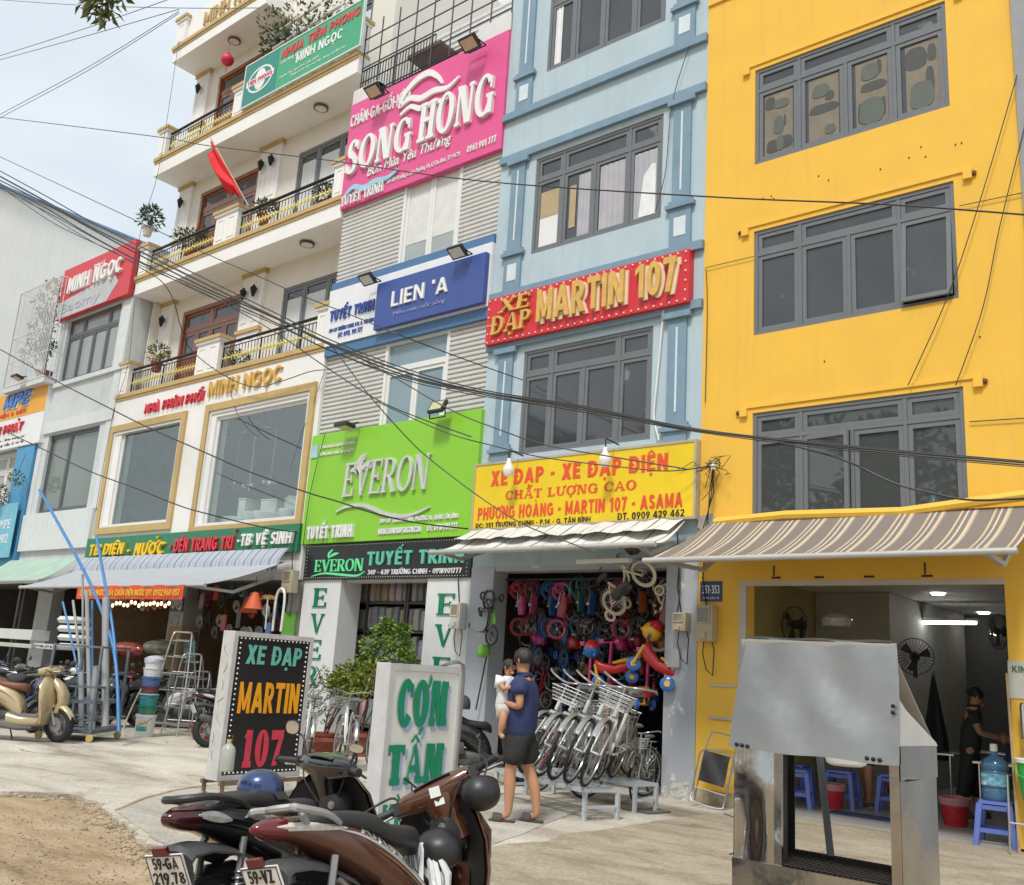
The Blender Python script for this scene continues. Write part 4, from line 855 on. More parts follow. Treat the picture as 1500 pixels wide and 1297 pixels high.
for i, (x, y, Y, w_) in enumerate(spots):
    p = PY(x, y, Y); t = tlt if i == 0 else dup(tlt)
    place(t, (p.x, Y+.1, 3.81), rnd.uniform(-.5,.3) if i else -1.4, s=1.15); t['label'] = 'white toilet behind the large shop window, '+w_+' of four'; t['group'] = 'toilets in the showroom window'
shw = thing('shower_set', 's', 'shower')
b = MB(); b.tube([(0,0,0),(0,0,1.25),(0,-.03,1.30),(0,-.3,1.30),(0,-.33,1.24)], .014, 7); b.build('riser', chrome, shw); MB().lathe([(.0,.03),(.03,.025),(.11,.0),(.11,-.012),(0,-.012)], 14, (0,-.33,1.22)).build('shower_head', chrome, shw)
MB().sbar((-.13,-.04,.12),(.13,-.04,.12),.05,.05).sphere((-.13,-.05,.12),.045).sphere((.13,-.05,.12),.045).bar((0,-.04,.12),(.02,-.16,.05),.02).build('mixer_tap', chrome, shw)
for i, (x, y, Y) in enumerate([(318,716,12.2),(342,718,12.1),(364,720,12.0),(395,715,12.0)]):
    p = PY(x, y, Y); t = shw if i == 0 else dup(shw); place(t, p, .35*(i-1.5)); t['label'] = 'chrome shower riser behind the toilets, '+['leftmost in the window','second from the left','third from the left','rightmost in the window'][i]; t['group'] = 'shower sets in the showroom window'
# trees across the street, behind the camera: they stand in the panes' reflections

shopd = mat('hardware_dark', (.075,.068,.06), .9, var=.3); 
dark_room(mn, MX0+.1, MX1-.1, 0, 2.83, YF+.1, 17.5, mat('hardware_back', (.40,.27,.15), .8, var=.25, scale=2), mat('shop_ceiling', (.2,.18,.16), .9), mat('shop_floor3', (.30,.27,.23), .8))
MB().box(-19.0, YF+.05, 0, -18.45, YF+.5, 2.83).build('pier', mat('poster_pier', (.45,.44,.42), .8, var=.2), mn, smooth=False)
MB().box(-14.95, YF+.04, -.03, -14.63, YF+.5, 2.84).build('pier', mat('grey_pier', (.42,.43,.42), .8, var=.15, streak=.3), mn, smooth=False)
# ================================================================== GREY SHOPHOUSE (red sign on top)
gs = thing('grey_shophouse', 'weathered pale grey shophouse with two dark framed windows and a red sign on top', 'building', (-24.9,YF,0))
gwall = mat('weathered_panel', (.56,.60,.61), .7, var=.08, scale=1.2, streak=.5, streakcol=(.33,.38,.37))
GX0, GX1 = -26.85, -22.86
gw = [(-26.4,8.40,-23.45,10.25), (-26.35,4.74,-23.55,6.90)]
shell(MB(), GX0, GX1, 2.9, 11.75, YF+.08, 24, gw, .25).build('wall', gwall, gs, smooth=False)
casement(gs, gw[0], YF+.16, (.25,.5,.75), .72, (.28,.75), t=.05, pmat=mat('pane_pale', (.27,.30,.30), .10, var=.1, scale=.8, spec=.5), fmat=mat('dark_grey_alu', (.10,.105,.11), .4))
casement(gs, gw[1], YF+.16, (.40,), None, None, t=.05, pmat=mat('pane_green', (.17,.20,.185), .07, var=.2, scale=.6, spec=.5), fmat=mat('dark_grey_alu', (.10,.105,.11), .4))
b = MB(); b.box(GX0+.02, YF+.02, 6.95, GX1-.02, YF+.079, 7.25); b.box(GX0+.02, YF-.02, 3.72, GX1-.15, YF+.079, 4.70); b.box(GX0, YF+.0, 8.26, GX1, YF+.079, 8.38)
b.build('panel_band', mat('weathered_panel_light', (.62,.655,.665), .6, var=.06, streak=.45, streakcol=(.40,.45,.45)), gs, smooth=False)
b = MB(); b.box(GX0-.02, YF+.05, 4.7, GX0+.22, YF+.079, 8.26); b.box(GX1-.36, YF+.05, 4.7, GX1-.02, YF+.079, 8.26); b.box(GX1-.45, YF+.05, 8.4, GX1-.02, YF+.079, 10.2); b.build('corner_strip', mat('weathered_panel_light', (.62,.655,.665), .6), gs, smooth=False)
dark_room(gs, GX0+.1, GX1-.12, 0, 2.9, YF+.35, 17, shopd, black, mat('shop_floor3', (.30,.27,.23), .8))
MB().box(-25.4, YF+.1, -.03, -24.6, YF+.4, 2.9).build('pier', mat('grey_pier2', (.33,.34,.34), .8, var=.1), gs, smooth=False)
# ================================================================== BLUE SHOPHOUSE FAR LEFT
fs = thing('blue_shophouse', 'shophouse at the left edge with a bright blue column and caged balcony', 'building', (-29,YF,0))
shell(MB(), -31.6, -26.9, 2.9, 8.55, YF+.25, 24, [(-30.4,4.6,-28.1,6.7)], .2).build('wall', mat('pale_blue_wall', (.45,.56,.62), .8, streak=.2), fs, smooth=False)
casement(fs, (-30.4,4.6,-28.1,6.7), YF+.3, (.5,), .75, (.5,), fmat=alu_white, pmat=pane_light, t=.07)
bluec = mat('bright_blue_paint', (.085,.30,.52), .7, var=.08); MB().box(-28.0, YF-.02, 2.9, -26.92, YF+.249, 6.85).build('column', bluec, fs, smooth=False)
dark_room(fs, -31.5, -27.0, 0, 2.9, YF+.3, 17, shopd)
MB().box(-31.6, YF+.8, 8.5, -26.9, 24, 8.7).build('roof_slab', gwall, fs, smooth=False)
cage = thing('balcony_cage', 'white metal bar cage around a balcony full of flowering plants', 'cage', (-27.6,11.2,8.5))
cgm = mat('white_bar', (.66,.68,.68), .5); b = MB(); x0, x1, y0, y1, za, zb = -29.1, -26.5, 11.02, 12.1, 8.55, 11.5
for k in range(27): x = x0+(x1-x0)*k/26; b.bar((x,y0,za),(x,y0,zb),.012,5)
for z in (za, 9.3, 10.05, zb): b.bar((x0,y0,z),(x1,y0,z),.018,6)
for k in range(9): y = y0+(y1-y0)*k/8; b.bar((x1,y,za),(x1,y,zb),.012,5); b.bar((x0,y,za),(x0,y,zb),.012,5)
for z in (za, 9.3, 10.05, zb): b.bar((x1,y0,z),(x1,y1,z),.018,6); b.bar((x0,y0,z),(x0,y1,z),.018,6)
b.build('bars', cgm, cage)
MB().box(x0, y0, 8.38, x1, 11.32, 8.54).build('floor', gwall, cage, smooth=False)
wb = thing('warehouse', 'tall plain white building with a blue roof edge at the far left', 'building', (-34,14,0))
wwall = mat('white_blank_wall', (.80,.80,.775), .8, var=.05, scale=.5, streak=.3, streakcol=(.5,.5,.47))
b = MB(); b.box(-44, 8.5, 0, -34, 40, 16.7); b.build('wall', wwall, wb, smooth=False)
b = MB(); b.prism([(-34.1,8,16.72),(-33.8,8,16.66),(-33.8,8,16.74),(-39,8,18.0),(-39,8,17.8)], (0,32.4,0)); b.build('roof', mat('blue_sheet_roof', (.16,.28,.46), .5, var=.15, scale=3), wb, smooth=False)
# ================================================================== SIGNS
def signboard(name, label, R, Y, depth, m, group=None, edge=None):
    x0, z0, x1, z1 = R; t = thing(name, label, 'sign', ((x0+x1)/2, Y+depth, z0), group)
    MB().box(x0, Y, z0, x1, Y+depth, z1).build('board', m, t, smooth=False, bevel=.006)
    if edge:
        b = MB(); framebox(b, x0-.02, z0-.02, x1+.02, z1+.02, Y-.012, .035, depth+.01); b.build('edge_trim', edge, t, smooth=False)
    return t
def lr(x0, y0, x1, y1, Y):           # lettering box from photo corners: left-bottom ... right-top of the text line
    a = PY(x0, y0, Y); c = PY(x1, y1, Y); return (min(a.x,c.x), min(a.z,c.z), max(a.x,c.x), max(a.z,c.z))
wl_ = mat('white_letter', (.78,.78,.77), .45, var=.04, streak=.12); redl = mat('red_letter', (.62,.035,.055), .4, var=.06); goldl = mat('gold_letter', (.64,.40,.10), .45, var=.15, scale=8); yel = mat('yellow_letter', (.80,.55,.03), .5, var=.05); blkl = mat('black_letter', (.02,.02,.02), .5)
silver = mat('silver_letter', (.66,.67,.66), .35, .35, var=.06)
# ---- pink
pink = mat('pink_panel', (.70,.085,.265), .42, var=.03, scale=.8, streak=.12, streakcol=(.5,.05,.2))
Yp = YF-.04; s = signboard('pink_sign', 'big bright pink sign with white raised letters reading SONG HONG', (CX0-.02,10.36,CX1+.01,12.76), Yp, .13, pink)
letters(s, silver if 0 else wl_, 'CHĂN-GA-GỐI-NỆM', (-14.56,12.14,-12.80,12.58), Yp, .03, .012)
sh = dict(T=.23, t=.085, sf=.075, sp=.06)
letters(s, wl_, 'SONG', (-14.52,11.06,-12.62,11.83), Yp, .07, serif=sh, shear=.06); letters(s, wl_, 'HONG', (-12.44,11.10,-10.52,11.96), Yp, .07, serif=sh, shear=.06)
letters(s, wl_, 'Bốn Mùa Yêu Thương', (-13.85,10.80,-11.55,11.15), Yp, .03, .0, .2)
letters(s, wl_, 'TUYẾT TRINH', (-14.58,10.40,-13.32,10.70), Yp, .04, serif=dict(T=.2,t=.08,sf=.06,sp=.05))
letters(s, wl_, '349-439 Trường Chinh, Phường 14, Q.Tân Bình, TP. HCM', (-13.25,10.50,-11.30,10.62), Yp, .02, .018)
letters(s, wl_, '0961 901 777', (-11.12,10.52,-10.42,10.65), Yp, .02, .018)
def swoosh(parent, pts, ws, Y, ext, m, name='logo_swoosh'):
    """flat ribbon of varying width following pts (X,Z)"""
    P = []; k = len(pts)
    for i, (x, z) in enumerate(pts):
        a = pts[max(0,i-1)]; c = pts[min(k-1,i+1)]; d = Vector((c[0]-a[0], c[1]-a[1])).normalized(); n = Vector((-d.y, d.x))
        P.append([(x+n.x*ws[i]/2, Y, z+n.y*ws[i]/2), (x-n.x*ws[i]/2, Y, z-n.y*ws[i]/2)])
    return MB().grid(P, (0,-ext,0)).build(name, m, parent, smooth=False)
def curve(pts, n=8):
    o = []; k = len(pts)
    for i in range(k-1):
        p0, p1, p2, p3 = [Vector(pts[max(0,min(k-1,j))]) for j in (i-1,i,i+1,i+2)]
        for q in range(n):
            t = q/n; o.append(tuple(.5*((2*p1)+(p2-p0)*t+(2*p0-5*p1+4*p2-p3)*t*t+(3*p1-p0-3*p2+p3)*t*t*t)))
    o.append(tuple(pts[-1])); return o
def wlin(k, a, m_, b_): return [ (a+(m_-a)*math.sin(PI*min(1,i/(k-1)*1.0))) if 1 else 0 for i in range(k)]
def pxz(l, Y): return [(p.x, p.z) for p in (PY(x, y, Y) for x, y in l)]
z7 = lambda l: [(480+x/4.053, y/4.053) for x, y in l]
for l, wm_ in ((z7([(432,650),(470,560),(540,480),(610,440),(660,460),(690,500)]), .12), (z7([(440,640),(500,590),(560,590),(640,545),(720,525),(790,460)]), .11), (z7([(440,690),(500,640),(560,650),(640,615),(700,600),(738,570)]), .09)):
    c = curve(pxz(l, Yp)); swoosh(s, c, [.02+wm_*math.sin(PI*(.12+.83*i/(len(c)-1))) for i in range(len(c))], Yp-.001, .05, wl_)
c = curve(pxz(z7([(105,1172),(160,1115),(220,1120),(290,1080),(360,1060),(425,1010)]), Yp)); swoosh(s, c, [.02+.10*math.sin(PI*(.1+.85*i/(len(c)-1))) for i in range(len(c))], Yp-.001, .04, mat('sky_blue_letter', (.30,.58,.70), .5))
MB().box(CX0-.02, Yp+.02, 12.765, -13.9, Yp+.25, 13.1).box(-11.1, Yp+.02, 12.765, CX1+.01, Yp+.3, 13.12).build('top_filler', wy, s, smooth=False)
# ---- white / blue
wpan = mat('white_sign_panel', (.74,.76,.78), .4, var=.03, streak=.12); navy = mat('navy_panel', (.045,.085,.30), .4, var=.04); bband = mat('blue_band', (.07,.17,.33), .5, var=.08)
Yl = YF-.06; s = signboard('white_shop_sign', 'white shop sign lettered in blue with a raised navy box reading LIEN A', (CX0,7.40,CX1,8.57), Yl, .15, wpan)
MB().box(CX0, Yl+.03, 8.575, CX1, Yl+.15, 8.74).box(CX0, Yl+.03, 7.20, CX1, Yl+.15, 7.395).build('blue_band', bband, s, smooth=False)
MB().box(-13.08, Yl-.10, 7.44, CX1-.04, Yl-.002, 8.36).build('navy_box', navy, s, smooth=False, bevel=.006)
letters(s, wl_, 'LIEN \u2019A', (-12.62,7.80,-11.20,8.10), Yl-.10, .03, .012, gap=.002); letters(s, mat('faint_letter', (.28,.34,.55), .5), 'Mềm mại cuộc sống', (-12.55,7.60,-11.25,7.72), Yl-.10, .012, 0, gap=.002)
letters(s, mat('navy_letter', (.05,.10,.36), .5), 'TUYẾT TRINH', (-14.5,7.90,-13.22,8.22), Yl, .03, .03); letters(s, blkl if 0 else mat('navy_letter', (0,0,0)), '349-439 TRƯỜNG CHINH, P.14, Q. TÂN BÌNH', (-14.5,7.66,-13.2,7.77), Yl, .012, .02); letters(s, mat('navy_letter', (0,0,0)), 'ĐT: 0915. 901 777', (-14.2,7.52,-13.5,7.62), Yl, .012, .02)
# ---- green
grn = mat('lime_panel', (.24,.56,.035), .4, var=.03, scale=.6, streak=.10, streakcol=(.3,.45,.08)); Yg = YF-.06
s = signboard('green_sign', 'large lime green sign with silver raised letters reading EVERON', (CX0-.03,3.50,CX1+.03,5.60), Yg, .17, grn)
letters(s, silver, 'EVERON', (-13.55,4.32,-11.35,4.95), Yg, .05, serif=dict(T=.16,t=.055,sf=.06,sp=.05), shear=.1)
zg = lambda l: [(430+x/4.803, 590+y/4.803) for x, y in l]
for l, wm_ in ((zg([(480,540),(462,480),(462,430),(485,390),(515,362)]),.075),(zg([(475,500),(500,455),(540,432),(570,435)]),.07),(zg([(470,520),(450,485),(425,475),(412,490)]),.06),(zg([(515,368),(505,395),(480,420),(468,440)]),.03),(zg([(565,438),(545,460),(510,478)]),.03),(zg([(305,772),(380,735),(480,722),(560,745),(660,785),(780,800),(880,775),(965,735)]),.055)):
    c = curve(pxz(l, Yg)); swoosh(s, c, [.015+wm_*math.sin(PI*(.1+.85*i/(len(c)-1))) for i in range(len(c))], Yg-.001, .035, silver, 'logo_leaf')
letters(s, wl_, 'TUYẾT TRINH', (-14.42,3.58,-13.15,3.92), Yg, .06, .05)
letters(s, wl_, '349-439 TRƯỜNG CHINH, PHƯỜNG 14, QUẬN TÂN BÌNH', (-12.48,3.78,-10.62,3.89), Yg, .025, .02); letters(s, wl_, 'WWW.CHANDRAPSAIGON.COM', (-12.5,3.60,-11.45,3.70), Yg, .025, .02); letters(s, wl_, 'ĐT: 0918 901 777', (-11.3,3.61,-10.62,3.72), Yg, .025, .02)
letters(s, wl_, 'CHĂN GA GỐI NỆM HÀN QUỐC', (-14.36,5.30,-13.35,5.39), Yg, .02, .02); letters(s, wl_, 'HOÀN HẢO GIẤC NGỦ VIỆT', (-14.36,5.16,-13.4,5.25), Yg, .02, .02)
MB().box(-14.60,Yg-.02,5.15,-14.42,Yg-.001,5.40).build('badge', mat('badge_blue', (.35,.55,.62), .5), s, smooth=False)
# ---- black
blkp = mat('black_panel', (.018,.018,.02), .3, var=.1); Yk = YF-.02
s = signboard('black_shop_sign', 'black sign under the lime one with glowing green letters', (-14.50,2.84,CX1+.0,3.47), Yk, .10, blkp)
neon = mat('green_neon', (.10,.52,.24), .4, emit=((.1,.6,.25), .25)); neon2 = mat('teal_neon', (.12,.48,.36), .4)
letters(s, neon, 'EVERON', (-14.18,2.98,-12.86,3.20), Yk, .02, serif=dict(T=.15,t=.06,sf=.06,sp=.05)); letters(s, neon2, 'TUYẾT TRINH', (-12.76,3.07,-10.46,3.42), Yk, .025, .035)
letters(s, wl_, '349 - 439 TRƯỜNG CHINH - 0918901777', (-12.72,2.91,-10.5,3.02), Yk, .015, .012)
c = curve([(-14.25,2.90),(-13.9,2.95),(-13.4,2.92),(-13.0,2.90),(-12.8,2.97)]); swoosh(s, c, [.01+.03*math.sin(PI*i/(len(c)-1)) for i in range(len(c))], Yk-.001, .015, neon, 'logo_line')
c = curve([(-13.8,3.22),(-13.82,3.30),(-13.72,3.38)]); swoosh(s, c, [.01+.04*math.sin(PI*i/(len(c)-1)) for i in range(len(c))], Yk-.001, .015, neon, 'logo_line'); c = curve([(-13.8,3.24),(-13.68,3.29),(-13.55,3.31)]); swoosh(s, c, [.01+.04*math.sin(PI*i/(len(c)-1)) for i in range(len(c))], Yk-.001, .015, neon, 'logo_line')
def bulbs(parent, R, Y, pitch, m, r=.012, name='bulb_row'):
    x0, z0, x1, z1 = R; b = MB(); nx = int((x1-x0)/pitch); nz = int((z1-z0)/pitch)
    for i in range(nx+1):
        for z in (z0, z1): b.sphere((x0+(x1-x0)*i/nx, Y, z), r, r, r, 6, 4)
    for i in range(1, nz):
        for x in (x0, x1): b.sphere((x, Y, z0+(z1-z0)*i/nz), r, r, r, 6, 4)
    return b.build(name, m, parent)
bulb = mat('led_bulb', (.8,.8,.76), .4)
bulbs(s, (-14.44,2.87,-10.4,3.45), Yk-.004, .06, bulb, .008)
# ---- pier letters E V E R O N
pg = mat('green_letter', (.0,.20,.10), .5)
for xs, zs in (((-14.18,-13.80),(2.52,2.06,1.60,1.14)), ((-11.02,-10.62),(2.42,1.93,1.42,.92,.42))):
    t = thing('pier_lettering', 'green letters running down the '+('left' if xs[0] < -12 else 'right')+' white pier of the bedding shop', 'sign', (xs[0], YF+.02, 0), 'green letters on the white piers')
    for ch, z in zip('EVERON', zs): letters(t, pg, ch, (xs[0], z-.17, xs[1], z+.17), YF+.018, .02, serif={}, name='letter')
# ---- red bicycle shop sign
redp = mat('red_panel', (.60,.025,.035), .4, var=.05, streak=.12); Yr = YF-.12
s = signboard('red_sign', 'red lightbulb edged sign with gold letters reading MARTIN 107', (-10.27,6.66,-6.45,7.47), Yr, .14, redp)
ivory = mat('ivory_shadow', (.75,.60,.45), .5)
for txt, R in (('XE',(-9.99,7.16,-9.32,7.40)),('ĐẠP',(-10.14,6.74,-9.30,7.12))):
    letters(s, goldl, txt, R, Yr, .05, serif=dict(T=.2,t=.1,sf=.05,sp=.06), shear=.1)
letters(s, goldl, 'MARTIN 107', (-9.15,6.84,-6.62,7.38), Yr, .08, .035, space=.97); letters(s, ivory, 'MARTIN 107', (-9.10,6.81,-6.57,7.36), Yr, .03, .045, space=.97, name='letter_shadow')
bulbs(s, (-10.22,6.70,-6.50,7.43), Yr-.01, .125, bulb, .016)
# ---- yellow bicycle shop sign
yp = mat('yellow_panel', (.78,.56,.015), .4, var=.10, scale=.8, streak=.30, streakcol=(.50,.48,.03)); Yy = YF-.10
s = signboard('yellow_sign', 'yellow sign with red and black lettering for electric bicycles above a striped awning', (-10.29,3.58,-6.30,4.63), Yy, .12, yp, edge=mat('dull_metal_edge', (.42,.38,.28), .5))
ro = mat('orange_red_letter', (.72,.085,.03), .5, var=.08)
letters(s, ro, 'XE ĐẠP - XE ĐẠP ĐIỆN', (-9.94,4.20,-6.72,4.57), Yy, .004, .045, gap=.002); letters(s, ro, 'CHẤT LƯỢNG CAO', (-9.62,3.99,-7.22,4.22), Yy, .004, serif=dict(T=.2,t=.09,sf=.07,sp=.1), gap=.002)
letters(s, ro, 'PHƯỢNG HOÀNG - MARTIN 107 - ASAMA', (-10.17,3.68,-6.48,3.99), Yy, .004, .04, gap=.002); letters(s, blkl, 'ĐC: 351 TRƯỜNG CHINH - P.14 - Q. TÂN BÌNH', (-10.2,3.60,-7.98,3.70), Yy, .003, .02, gap=.002); letters(s, blkl, 'ĐT. 0909 429 462', (-7.52,3.60,-6.45,3.70), Yy, .003, .02, gap=.002)
blb = mat('lamp_bulb_white', (.80,.80,.76), .25)
for x, w_ in ((-9.38,'left'),(-7.60,'right')):
    t = thing('hanging_bulb', 'white bulb hanging before the '+w_+' half of the yellow sign', 'lamp', (x,YF-.35,4.6), 'bulbs before the yellow sign')
    MB().tube([(x,YF-.02,4.72),(x,YF-.35,4.74),(x,YF-.35,4.60)], .012, 6).build('arm', dk_iron, t); MB().lathe([(0,.16),(.03,.15),(.035,.09),(.085,.0),(.09,-.06),(.06,-.12),(0,-.14)], 14, (x,YF-.35,4.46)).build('bulb', blb, t)
# ---- lettering on the balcony building: shop name, green fascia, banner
t = thing('wall_lettering', 'row of red and gold raised letters across the white wall above the shop windows', 'sign', (-18.5,YF,6.9))
letters(t, redl, 'NHÀ PHÂN PHỐI', (-21.22,6.86,-18.72,7.20), YF-.0, .05, .008, .12); letters(t, goldl, 'MINH NGỌC', (-18.55,6.84,-15.92,7.26), YF-.0, .06, .012, .05)
dg = mat('dark_green_fascia', (.025,.19,.10), .5, var=.08, streak=.15); Yd = YF-.10
s = signboard('green_fascia_sign', 'dark green fascia board with yellow, red and white raised letters', (-22.86,3.36,-14.68,3.90), Yd, .09, dg)
letters(s, yel, 'TB ĐIỆN', (-22.55,3.42,-20.95,3.82), Yd, .06, .03, .15); letters(s, yel, '- NƯỚC', (-20.8,3.42,-19.25,3.84), Yd, .06, .03, .15); letters(s, redl, '- ĐÈN TRANG TRÍ', (-19.05,3.46,-16.62,3.86), Yd, .06, .03, .08); letters(s, wl_, '-TB VỆ SINH', (-16.55,3.46,-14.80,3.82), Yd, .06, .03, .08)
# ---- green balcony banner
gban = mat('teal_banner', (.055,.36,.19), .5, var=.05); gban2 = mat('deep_teal_banner', (.03,.24,.20), .5, var=.05); Yb = YF-.10
s = signboard('balcony_banner', 'green banner board hung on the upper balcony, red and white lettering', (-18.78,14.13,-14.50,15.28), Yb, .05, gban, edge=mat('pale_edge', (.6,.68,.64), .5))
MB().box(-18.76,Yb-.006,14.15,-17.48,Yb-.001,15.26).build('dark_panel', gban2, s, smooth=False)
letters(s, redl, 'NHỰA TIỀN PHONG', (-17.35,14.86,-14.6,15.22), Yb, .012, .03, .1); letters(s, wl_, 'MINH NGỌC', (-16.75,14.52,-15.15,14.82), Yb, .01, .02); letters(s, wl_, 'Cửa hàng điện nước', (-17.35,14.76,-16.3,14.88), Yb, .006, .0); letters(s, wl_, 'Chuyên: Ống nhựa uPVC, PPR, HDPE', (-17.35,14.38,-15.9,14.48), Yb, .006, .0); letters(s, wl_, 'Thiết bị vệ sinh cao cấp, dụng cụ cầm tay', (-16.9,14.27,-15.0,14.36), Yb, .006, .0)
b = MB(); b.add([(-18.12+.50*math.cos(t)+0, Yb-.010, 14.70+.34*math.sin(t)) for t in [2*PI*k/28 for k in range(28)]]+[(-18.12+.45*math.cos(t), Yb-.010, 14.70+.29*math.sin(t)) for t in [2*PI*k/28 for k in range(28)]], [(k,(k+1)%28,28+(k+1)%28,28+k) for k in range(28)])
b.add([(-18.12+.22*math.cos(t), Yb-.009, 14.70+.28*math.sin(t)) for t in [2*PI*k/24 for k in range(24)]], [tuple(range(24))]); b.box(-18.66,Yb-.014,14.62,-17.58,Yb-.011,14.79); b.build('emblem', wl_, s, smooth=False)
letters(s, redl, 'TIEN PHONG', (-18.60,14.65,-17.64,14.76), Yb-.015, .004, .02)
# ---- red sign on the grey shophouse
Yq = YF-.10; rs2 = mat('rose_red_panel', (.60,.05,.07), .5, var=.05, streak=.10); s = signboard('rooftop_sign', 'red and grey sign with white raised letters on the grey shophouse', (-26.84,10.27,-22.88,11.80), Yq, .14, rs2)
gp = mat('faded_grey_panel', (.47,.50,.52), .6, var=.08, streak=.3)
MB().prism([(-26.82,Yq-.006,10.29),(-24.0,Yq-.006,10.29),(-23.5,Yq-.006,10.75),(-23.85,Yq-.006,11.05),(-26.82,Yq-.006,10.78)], (0,.005,0)).build('grey_panel', gp, s, smooth=False)
letters(s, wl_, 'MINH NGỌC', (-26.3,10.86,-23.35,11.42), Yq, .08, .03, .03); letters(s, wl_, 'ĐẠI LÝ', (-25.0,11.45,-24.4,11.6), Yq, .02, .02)
letters(s, mat('faded_letter', (.40,.43,.46), .6), 'Baomy', (-26.6,10.34,-24.4,10.70), Yq-.006, .01, .03)
# ---- orange/white sign at left edge
Yo = YF-.06; wp2 = mat('white_sign_panel', (0,0,0)); s = signboard('left_shop_sign', 'sign at the left edge, orange upper half and white lower half', (-30.6,6.72,-26.62,8.46), Yo, .15, wp2)
MB().box(-30.6,Yo-.006,7.62,-26.63,Yo-.001,8.45).build('orange_half', mat('orange_panel', (.72,.36,.03), .5, var=.05), s, smooth=False)
letters(s, mat('bright_blue_letter', (.06,.20,.62), .4), 'MPE', (-29.3,7.95,-27.55,8.35), Yo-.006, .06, .04, .2); letters(s, mat('white_letter', (0,0,0)), 'MPE', (-29.26,7.91,-27.50,8.33), Yo-.006, .02, .05, .2, name='letter_edge'); letters(s, redl, 'ĐIỆN & ĐÈN', (-29.6,7.68,-27.8,7.86), Yo-.006, .01, .02)
letters(s, redl, 'THỊNH PHÁT', (-30.55,7.12,-27.75,7.56), Yo, .05, .02, .1); letters(s, blkl, 'Thiết bị điện - Đèn trang trí', (-30.4,6.95,-27.6,7.06), Yo, .008, .0); letters(s, blkl, 'Chuyên cung cấp sỉ và lẻ', (-30.4,6.80,-27.6,6.91), Yo, .008, .0)
cyan = mat('cyan_banner', (.16,.45,.58), .6, var=.12); s = signboard('cyan_banner', 'faded cyan banner hung below the blue column at the left edge', (-29.2,3.55,-26.95,5.05), YF-.16, .02, cyan)
MB().prism([(-28.3,YF-.166,3.7),(-28.05,YF-.166,3.7),(-27.98,YF-.166,4.8)], (0,.004,0)).build('pale_mark', wl_, s, smooth=False); letters(s, wl_, 'MPE', (-27.85,4.35,-27.2,4.6), YF-.161, .004, .0); letters(s, wl_, '0902', (-27.85,3.95,-27.2,4.2), YF-.161, .004, .0)
# ================================================================== FLOODLIGHTS
def floodlight(p, face, label, tilt=.9, led=(.55,.40,.28), sz=1.0, group='floodlights over the shop signs', rz=0):
    t = thing('floodlight', label, 'lamp', (0,0,0), group)
    b = MB(); b.box(-.17,-.03,-.12,.17,.03,.12)
    for k in range(7): b.box(-.15+k*.045,.03,-.10,-.13+k*.045,.055,.10)
    b.build('housing', mat('black_housing', (.025,.025,.028), .45), t, smooth=False, bevel=.004)
    MB().box(-.135,-.038,-.09,.135,-.031,.09).build('lens', mat('led_lens_%d' % int(led[0]*100), led, .15, var=.1), t, smooth=False)
    MB().bar((-.18,0,0),(-.18,.10,-.16),.012,6).bar((.18,0,0),(.18,.10,-.16),.012,6).bar((-.18,.10,-.16),(.18,.10,-.16),.012,6).build('bracket', mat('black_housing', (0,0,0)), t)
    place(t, p, rz, rx=tilt, s=sz); return t
def fl(x, y, Y, label, **k): floodlight(PY(x, y, Y), None, label, **k)
fl(688,63,YF-.35,'black floodlight over the right end of the pink sign', tilt=1.0, sz=1.15); fl(548,133,YF-.35,'black floodlight over the left end of the pink sign', tilt=1.0, sz=1.15)
fl(538,409,YF-.35,'black floodlight over the left end of the white shop sign', tilt=.95, led=(.6,.6,.58)); fl(670,369,YF-.35,'black floodlight over the navy box of the white shop sign', tilt=.95, led=(.6,.6,.58))
fl(641,596,YF-.3,'black floodlight standing on the right of the lime sign', tilt=-.5, led=(.45,.46,.25)); fl(505,624,YF-.3,'dark floodlight standing on the left of the lime sign', tilt=1.5)
fl(25,553,YF-.5,'small floodlight above the orange sign at the left edge', tilt=1.3)
# ================================================================== AWNINGS
def awning(name, label, X0, X1, Yt, Zt, Yf, Zf, cloth, bar, Xf0=None, Xf1=None, sag=.06, lamb=.10, brackets=True, ripple=.012):
    Xf0 = X0 if Xf0 is None else Xf0; Xf1 = X1 if Xf1 is None else Xf1
    t = thing(name, label, 'awning', ((X0+X1)/2, Yt, Zt)); n = 60; k = 10; P = []
    for j in range(k+1):
        v = j/k; row = []
        for i in range(n+1):
            u = i/n; x0 = X0+(Xf0-X0)*v; x1 = X1+(Xf1-X1)*v
            row.append((x0+(x1-x0)*u, Yt+(Yf-Yt)*v, Zt+(Zf-Zt)*v - sag*math.sin(PI*v) + ripple*math.sin(u*n*.55+v*2)*math.sin(PI*v)))
        P.append(row)
    if lamb:
        P.append([(p[0], p[1]-.01, p[2]-lamb*(1 if i % 2 == 0 else .86)) for i, p in enumerate(P[-1])])
    MB().grid(P, (0,.004,-.006)).build('canvas', cloth, t, ang=50)
    b = MB(); b.bar((Xf0-.03,Yf,Zf-.015),(Xf1+.03,Yf,Zf-.015),.035,10); b.build('front_bar', bar, t)
    if brackets:
        b = MB()
        for u in (.06,.94):
            xa = X0+(X1-X0)*u; xb = Xf0+(Xf1-Xf0)*u; q = (xa, (Yt+Yf)/2, Zf-.06)
            b.sbar((xa,Yt+.1,Zt-.28),q,.04,.06); b.sbar(q,(xb,Yf+.02,Zf-.03),.04,.05)
        b.build('arm', bar, t, smooth=False)
    return t
greybar = mat('pale_bar', (.50,.49,.47), .4, .3, var=.06)
